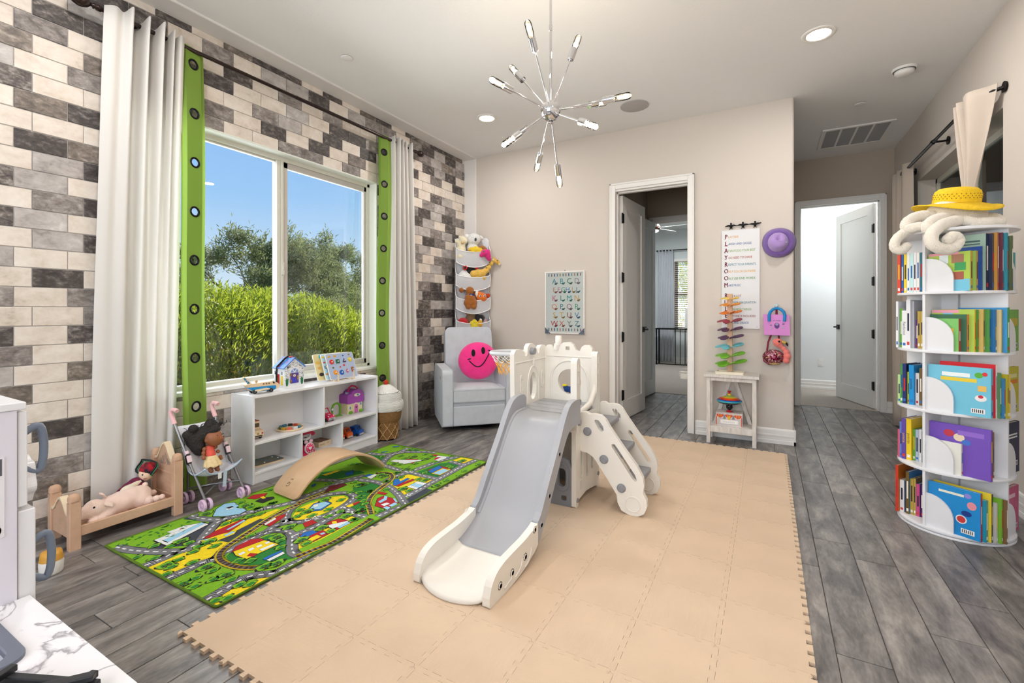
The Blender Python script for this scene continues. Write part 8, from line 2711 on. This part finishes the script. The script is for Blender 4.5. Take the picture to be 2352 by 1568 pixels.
# ================================================================== toy kitchen
LIL = mat('kitchen_lilac_white', (226, 223, 233), .45)
KGR = mat('kitchen_handle_grey', (116, 128, 146), .45)
KDK = mat('kitchen_sink_dark', (62, 66, 78), .35)
def marble():
    m = mat('marble_laminate', (242, 240, 242), .25, c2=(232, 230, 234), vs=3)
    nt = m.node_tree
    b = nt.nodes['Principled BSDF']
    tc = nt.nodes.new('ShaderNodeTexCoord')
    n = nt.nodes.new('ShaderNodeTexNoise')
    n.inputs['Scale'].default_value = 4.5
    n.inputs['Detail'].default_value = 8
    n.inputs['Distortion'].default_value = 1.6
    nt.links.new(tc.outputs['Object'], n.inputs['Vector'])
    rp = nt.nodes.new('ShaderNodeValToRGB')
    e = rp.color_ramp.elements
    e[0].position, e[0].color = 0.475, (1, 1, 1, 1)
    e[1].position, e[1].color = 0.525, (1, 1, 1, 1)
    e.new(0.497).color = (0.30, 0.28, 0.31, 1)
    e.new(0.487).color = (0.88, 0.87, 0.88, 1)
    nt.links.new(n.outputs[0], rp.inputs[0])
    mx = nt.nodes.new('ShaderNodeMix')
    mx.data_type = 'RGBA'
    mx.blend_type = 'MULTIPLY'
    mx.inputs[0].default_value = .85
    src = b.inputs['Base Color'].links[0].from_socket
    nt.links.new(src, mx.inputs[6])
    nt.links.new(rp.outputs[0], mx.inputs[7])
    nt.links.new(mx.outputs[2], b.inputs['Base Color'])
    return m
MARB = marble()
kt = thing('toy_kitchen', 'pale lilac toy kitchen with marble counter and grey handles beside the camera', 'toy kitchen', (-1.5, 0.2, 0.0))
kx, ky = 1.5, -0.2
def kb(nm, a, b, c, d, e, f, m=LIL, bev=.0015, par=kt):
    return MB().box(a + kx, b + ky, c, d + kx, e + ky, f).build(nm, m, par, bevel=bev, seg=1)
kb('tall_cabinet', -1.93, .03, 0.0, -1.526, .378, .941)
kb('cabinet_top', -1.94, .02, .941, -1.522, .392, .958, WHITE)
for z0, z1, hz in ((.712, .935, 0), (.03, .702, 0)):
    dr = kb('fridge_door', -1.925, .380, z0, -1.530, .396 if z0 > .1 else .410, z1, WHITE, .002)
    yf = .396 if z0 > .1 else .410
    za, zb = (.785, .891) if z0 > .1 else (.520, .625)
    pts = [(-1.552 + kx, yf + ky, za + .01), (-1.552 + kx, yf + .026 + ky, za), (-1.552 + kx, yf + .034 + ky, (za + zb) / 2), (-1.552 + kx, yf + .026 + ky, zb), (-1.552 + kx, yf + ky, zb - .01)]
    MB().tube([Vector(catmull(pts, i / 20)) for i in range(21)], .0085, 8, flatten=(1, 1)).build('handle', KGR, dr)
cl = MB()
cl.prism([(.0 + .046 * (1 + .10 * sin(6 * t)) * cos(t), .052 * (1 + .08 * sin(6 * t)) * sin(t)) for t in [2 * pi * i / 60 for i in range(60)]], 0, .018, 0, basis((-1.585 + kx, .396 + ky,   .763), (-1, 0, 0), (0, 0, 1), (0, 1, 0)))
o = cl.build('cloud_board', WHITE, kt, bevel=.003)
MB().prism(circ(.034, 30, 0, 0, 0, .040), .018, .0195, 0, basis((-1.585 + kx, .396 + ky, .763), (-1, 0, 0), (0, 0, 1), (0, 1, 0))).build('blue_face', mat('pale_blue_gloss', (168, 206, 226), .2), o)
pp = MB().box(-1.5256 + kx, .10 + ky, .655, -1.5246 + kx, .357 + ky, .838).build('side_notice', flat((236, 234, 238)), kt)
MB().box(-1.5246 + kx, .104 + ky, .796, -1.5242 + kx, .353 + ky, .834).build('notice_header', flat((92, 90, 104)), pp)
MB().text('tickets', .022, 0, basis((-1.5241 + kx, .349 + ky, .742), (0, 1, 0), (0, 0, 1), (1, 0, 0)), align='RIGHT').build('notice_text', flat((60, 58, 66)), pp)
MB().lathe([(.0001, .0006), (.014, .0006)], 16, 0, T(-1.5245 + kx, .338 + ky, .672) @ RY(90)).build('notice_badge', flat((196, 120, 60)), pp)
kb('base_cabinet', -1.526, .05, 0.0, -.60, .375, .486)
for a, b in ((-1.52, -1.22), (-1.21, -.91), (-.90, -.61)):
    dr = kb('cupboard_door', a, .377, .04, b, .390, .47, WHITE, .002)
    MB().tube([((a + b) / 2 + kx - .05, .390 + ky, .43), ((a + b) / 2 + kx - .045, .412 + ky, .43), ((a + b) / 2 + kx + .045, .412 + ky, .43), ((a + b) / 2 + kx + .05, .390 + ky, .43)], .007, 8).build('handle', KGR, dr)
MB().prism([(-1.526 + kx, .04 + ky), (-.595 + kx, .04 + ky), (-.595 + kx, .3985 + ky), (-1.526 + kx, .3985 + ky)], .486, .500, 0, None, holes=[rrect(-1.462 + kx, .085 + ky, -1.262 + kx, .312 + ky, .03, 5)]).build('counter_top', MARB, kt)
sk = MB().prism(rrect(-1.478 + kx, .07 + ky, -1.247 + kx, .328 + ky, .035, 6), .500, .507, 0, None, holes=[rrect(-1.460 + kx, .090 + ky, -1.268 + kx, .306 + ky, .03, 6)]).build('sink', mat('sink_rim', (104, 110, 124), .4), kt, bevel=.003)
MB().prism(rrect(-1.462 + kx, .088 + ky, -1.266 + kx, .308 + ky, .03, 6), .420, .424).build('sink_floor', KDK, sk)
pts = rrect(-1.461 + kx, .089 + ky, -1.267 + kx, .307 + ky, .03, 6)
MB().add([(p[0], p[1], .422) for p in pts] + [(p[0], p[1], .506) for p in pts], [(i, (i + 1) % len(pts), len(pts) + (i + 1) % len(pts), len(pts) + i) for i in range(len(pts))]).build('sink_wall', KDK, sk)
gr = thing('toy_trivet', 'black slatted plastic trivet lying on the toy kitchen counter', 'trivet', (-1.10, 0.265, 0.500), 24)
BLP = flat((30, 31, 34), .45)
for k in range(4):
    MB().box(-.10, -.062 + .036 * k, 0.004, .10, -.048 + .036 * k, .020).build('bar', BLP, gr, bevel=.002)
for x in (-.085, .075):
    MB().box(x, -.068, .018, x + .014, .066, .030).build('cross_bar', BLP, gr, bevel=.002)
MB().box(-.11, -.01, .028, .11, .006, .038, 0, RZ(28)).build('diagonal_bar', BLP, gr, bevel=.002)
for x in (-.09, .09):
    for y in (-.05, .05):
        MB().cyl((x, y, 0), (x, y, .006), .006, n=8).build('foot', BLP, gr)
tc_ = thing('toy_cup', 'little white toy cup with an ochre band on the floor by the doll bed', 'toy cup', (-2.80, .80, 0.0))
MB().lathe([(.0001, .001), (.034, .001), (.040, .012), (.042, .05), (.040, .062)], 24).build('cup', flat((240, 236, 228), .4), tc_)
MB().lathe([(.0405, .062), (.038, .085), (.034, .100), (.0001, .1)], 24).build('ochre_lid', flat((214, 156, 60), .5), tc_)

# ================================================================== bedroom beyond the door
bl = thing('window_blind', 'white slatted blind in the bedroom window', 'blind', (-1.38, 10.965, 2.36))
MB().box(-.48, -.03, -.06, .48, .02, 0).build('headrail', TRIM, bl)
sl_ = MB().box(-.47, -.024, -.0012, .47, .024, .0012).mesh('slat', TRIM)
for k in range(34):
    o = link('slat', sl_, bl)
    o.location = (0, 0, -.085 - .044 * k)
    o.rotation_euler = (radians(14), 0, 0)
for x in (-.3, .3):
    MB().cyl((x, 0, -1.56), (x, 0, -.06), .0015, n=5).build('cord', TRIM, bl)
w3 = struct(link('window_3', None))
MB().box(-1.86, 11.02, .78, -1.80, 11.08, 2.36).box(-.96, 11.02, .78, -.90, 11.08, 2.36).box(-1.86, 11.02, 2.30, -.90, 11.08, 2.36).box(-1.86, 11.02, .78, -.90, 11.08, .84).box(-1.86, 11.02, 1.545, -.90, 11.08, 1.60).build('frame', mat('bronze_frame', (120, 104, 86), .5), w3)
MB().box(-1.88, 10.96, .745, -.88, 11.12, .782).build('sill', TRIM, w3)
r = thing('curtain_rod', 'black curtain rod over the bedroom window', 'curtain rod', (-1.5, 10.90, 2.56))
MB().cyl((-.75, 0, 0), (.75, 0, 0), .012, n=10).build('pole', BLACK, r)
for x in (-.62, .62):
    MB().cyl((x, 0, 0), (x, .10, 0), .008, n=8).build('bracket', BLACK, r)
c = thing('curtain', 'pale grey curtain hanging beside the bedroom window', 'curtain', (-2.06, 10.90, 0.0))
mb = MB()
mb.grid(lambda u, v: (-.18 + .36 * u + .02 * sin(v * 3), .028 * sin(u * 2 * pi * 5), 2.58 - 2.54 * v), 60, 12)
mb.build('fabric', mat('pale_grey_curtain', (206, 210, 216), .9), c, solid=.003)
cs = thing('console_table', 'black metal console table standing under the bedroom window', 'console table', (-1.55, 10.58, 0.003))
MB().box(-.62, -.16, .77, .62, .16, .80).build('top', BLACK, cs)
for x in (-.60, .60):
    for y in (-.145, .145):
        MB().box(x - .015, y - .015, 0, x + .015, y + .015, .77).build('leg', BLACK, cs)
for x in (-.20, -.10, .0):
    MB().box(x - .007, -.152, .02, x + .007, -.138, .77).build('bar', BLACK, cs)
MB().box(-.60, -.155, .01, .60, -.135, .03).build('stretcher', BLACK, cs)
ct = thing('leaning_canvas', 'small white canvas leaning on the black console table', 'picture', (-1.42, 10.60, .803))
MB().box(-.16, -.012, 0, .16, .012, .43, 0, RX(-6)).build('canvas', flat((240, 238, 236)), ct)
MB().tube([(-.08, -.016, .12), (-.03, -.018, .22), (.02, -.02, .15), (.06, -.022, .3)], .003, 5).build('ink_line', flat((90, 90, 96)), ct)
fn = thing('ceiling_fan', 'brown and white ceiling fan in the bedroom', 'ceiling fan', (-1.86, 8.80, ZC))
MB().cyl((0, 0, 0), (0, 0, -.26), .014, n=10).lathe([(.05, 0), (.05, -.03), (.02, -.05)], 20).build('down_rod', flat((70, 40, 28), .4), fn)
MB().lathe([(.0001, -.24), (.09, -.25), (.115, -.29), (.11, -.34), (.06, -.36), (.0001, -.362)], 30).build('motor', flat((84, 46, 30), .35), fn)
MB().ell((0, 0, -.37), (.09, .09, .035), 24, 10).build('light_bowl', mat('fan_bowl', (236, 240, 244), .3, emit=(255, 250, 240), es=1.2), fn)
for k in range(5):
    a = radians(72 * k - 8)
    MB().box(.10, -.055, -.004, .60, .065, .004, 0, T(0, 0, -.315) @ RZ(math.degrees(a)) @ RX(10)).build('blade', flat((222, 222, 222), .5), fn, bevel=.003)
shrub('sunlit garden shrub beyond the bedroom blind', [(-1.4, 13.2, 1.0, 1.3, .8, 1.4), (-2.4, 13.4, 1.4, 1.2, .8, 1.5)], 7000, 21, (-1.8, 13.2, -.12), .14)
struct(MB().box(-30, 11.2, -.3, 12, 40, -.12).build('garden_ground_rear', GRND))
bpy.data.scenes.remove(BENCH)
bpy.context.view_layer.update()
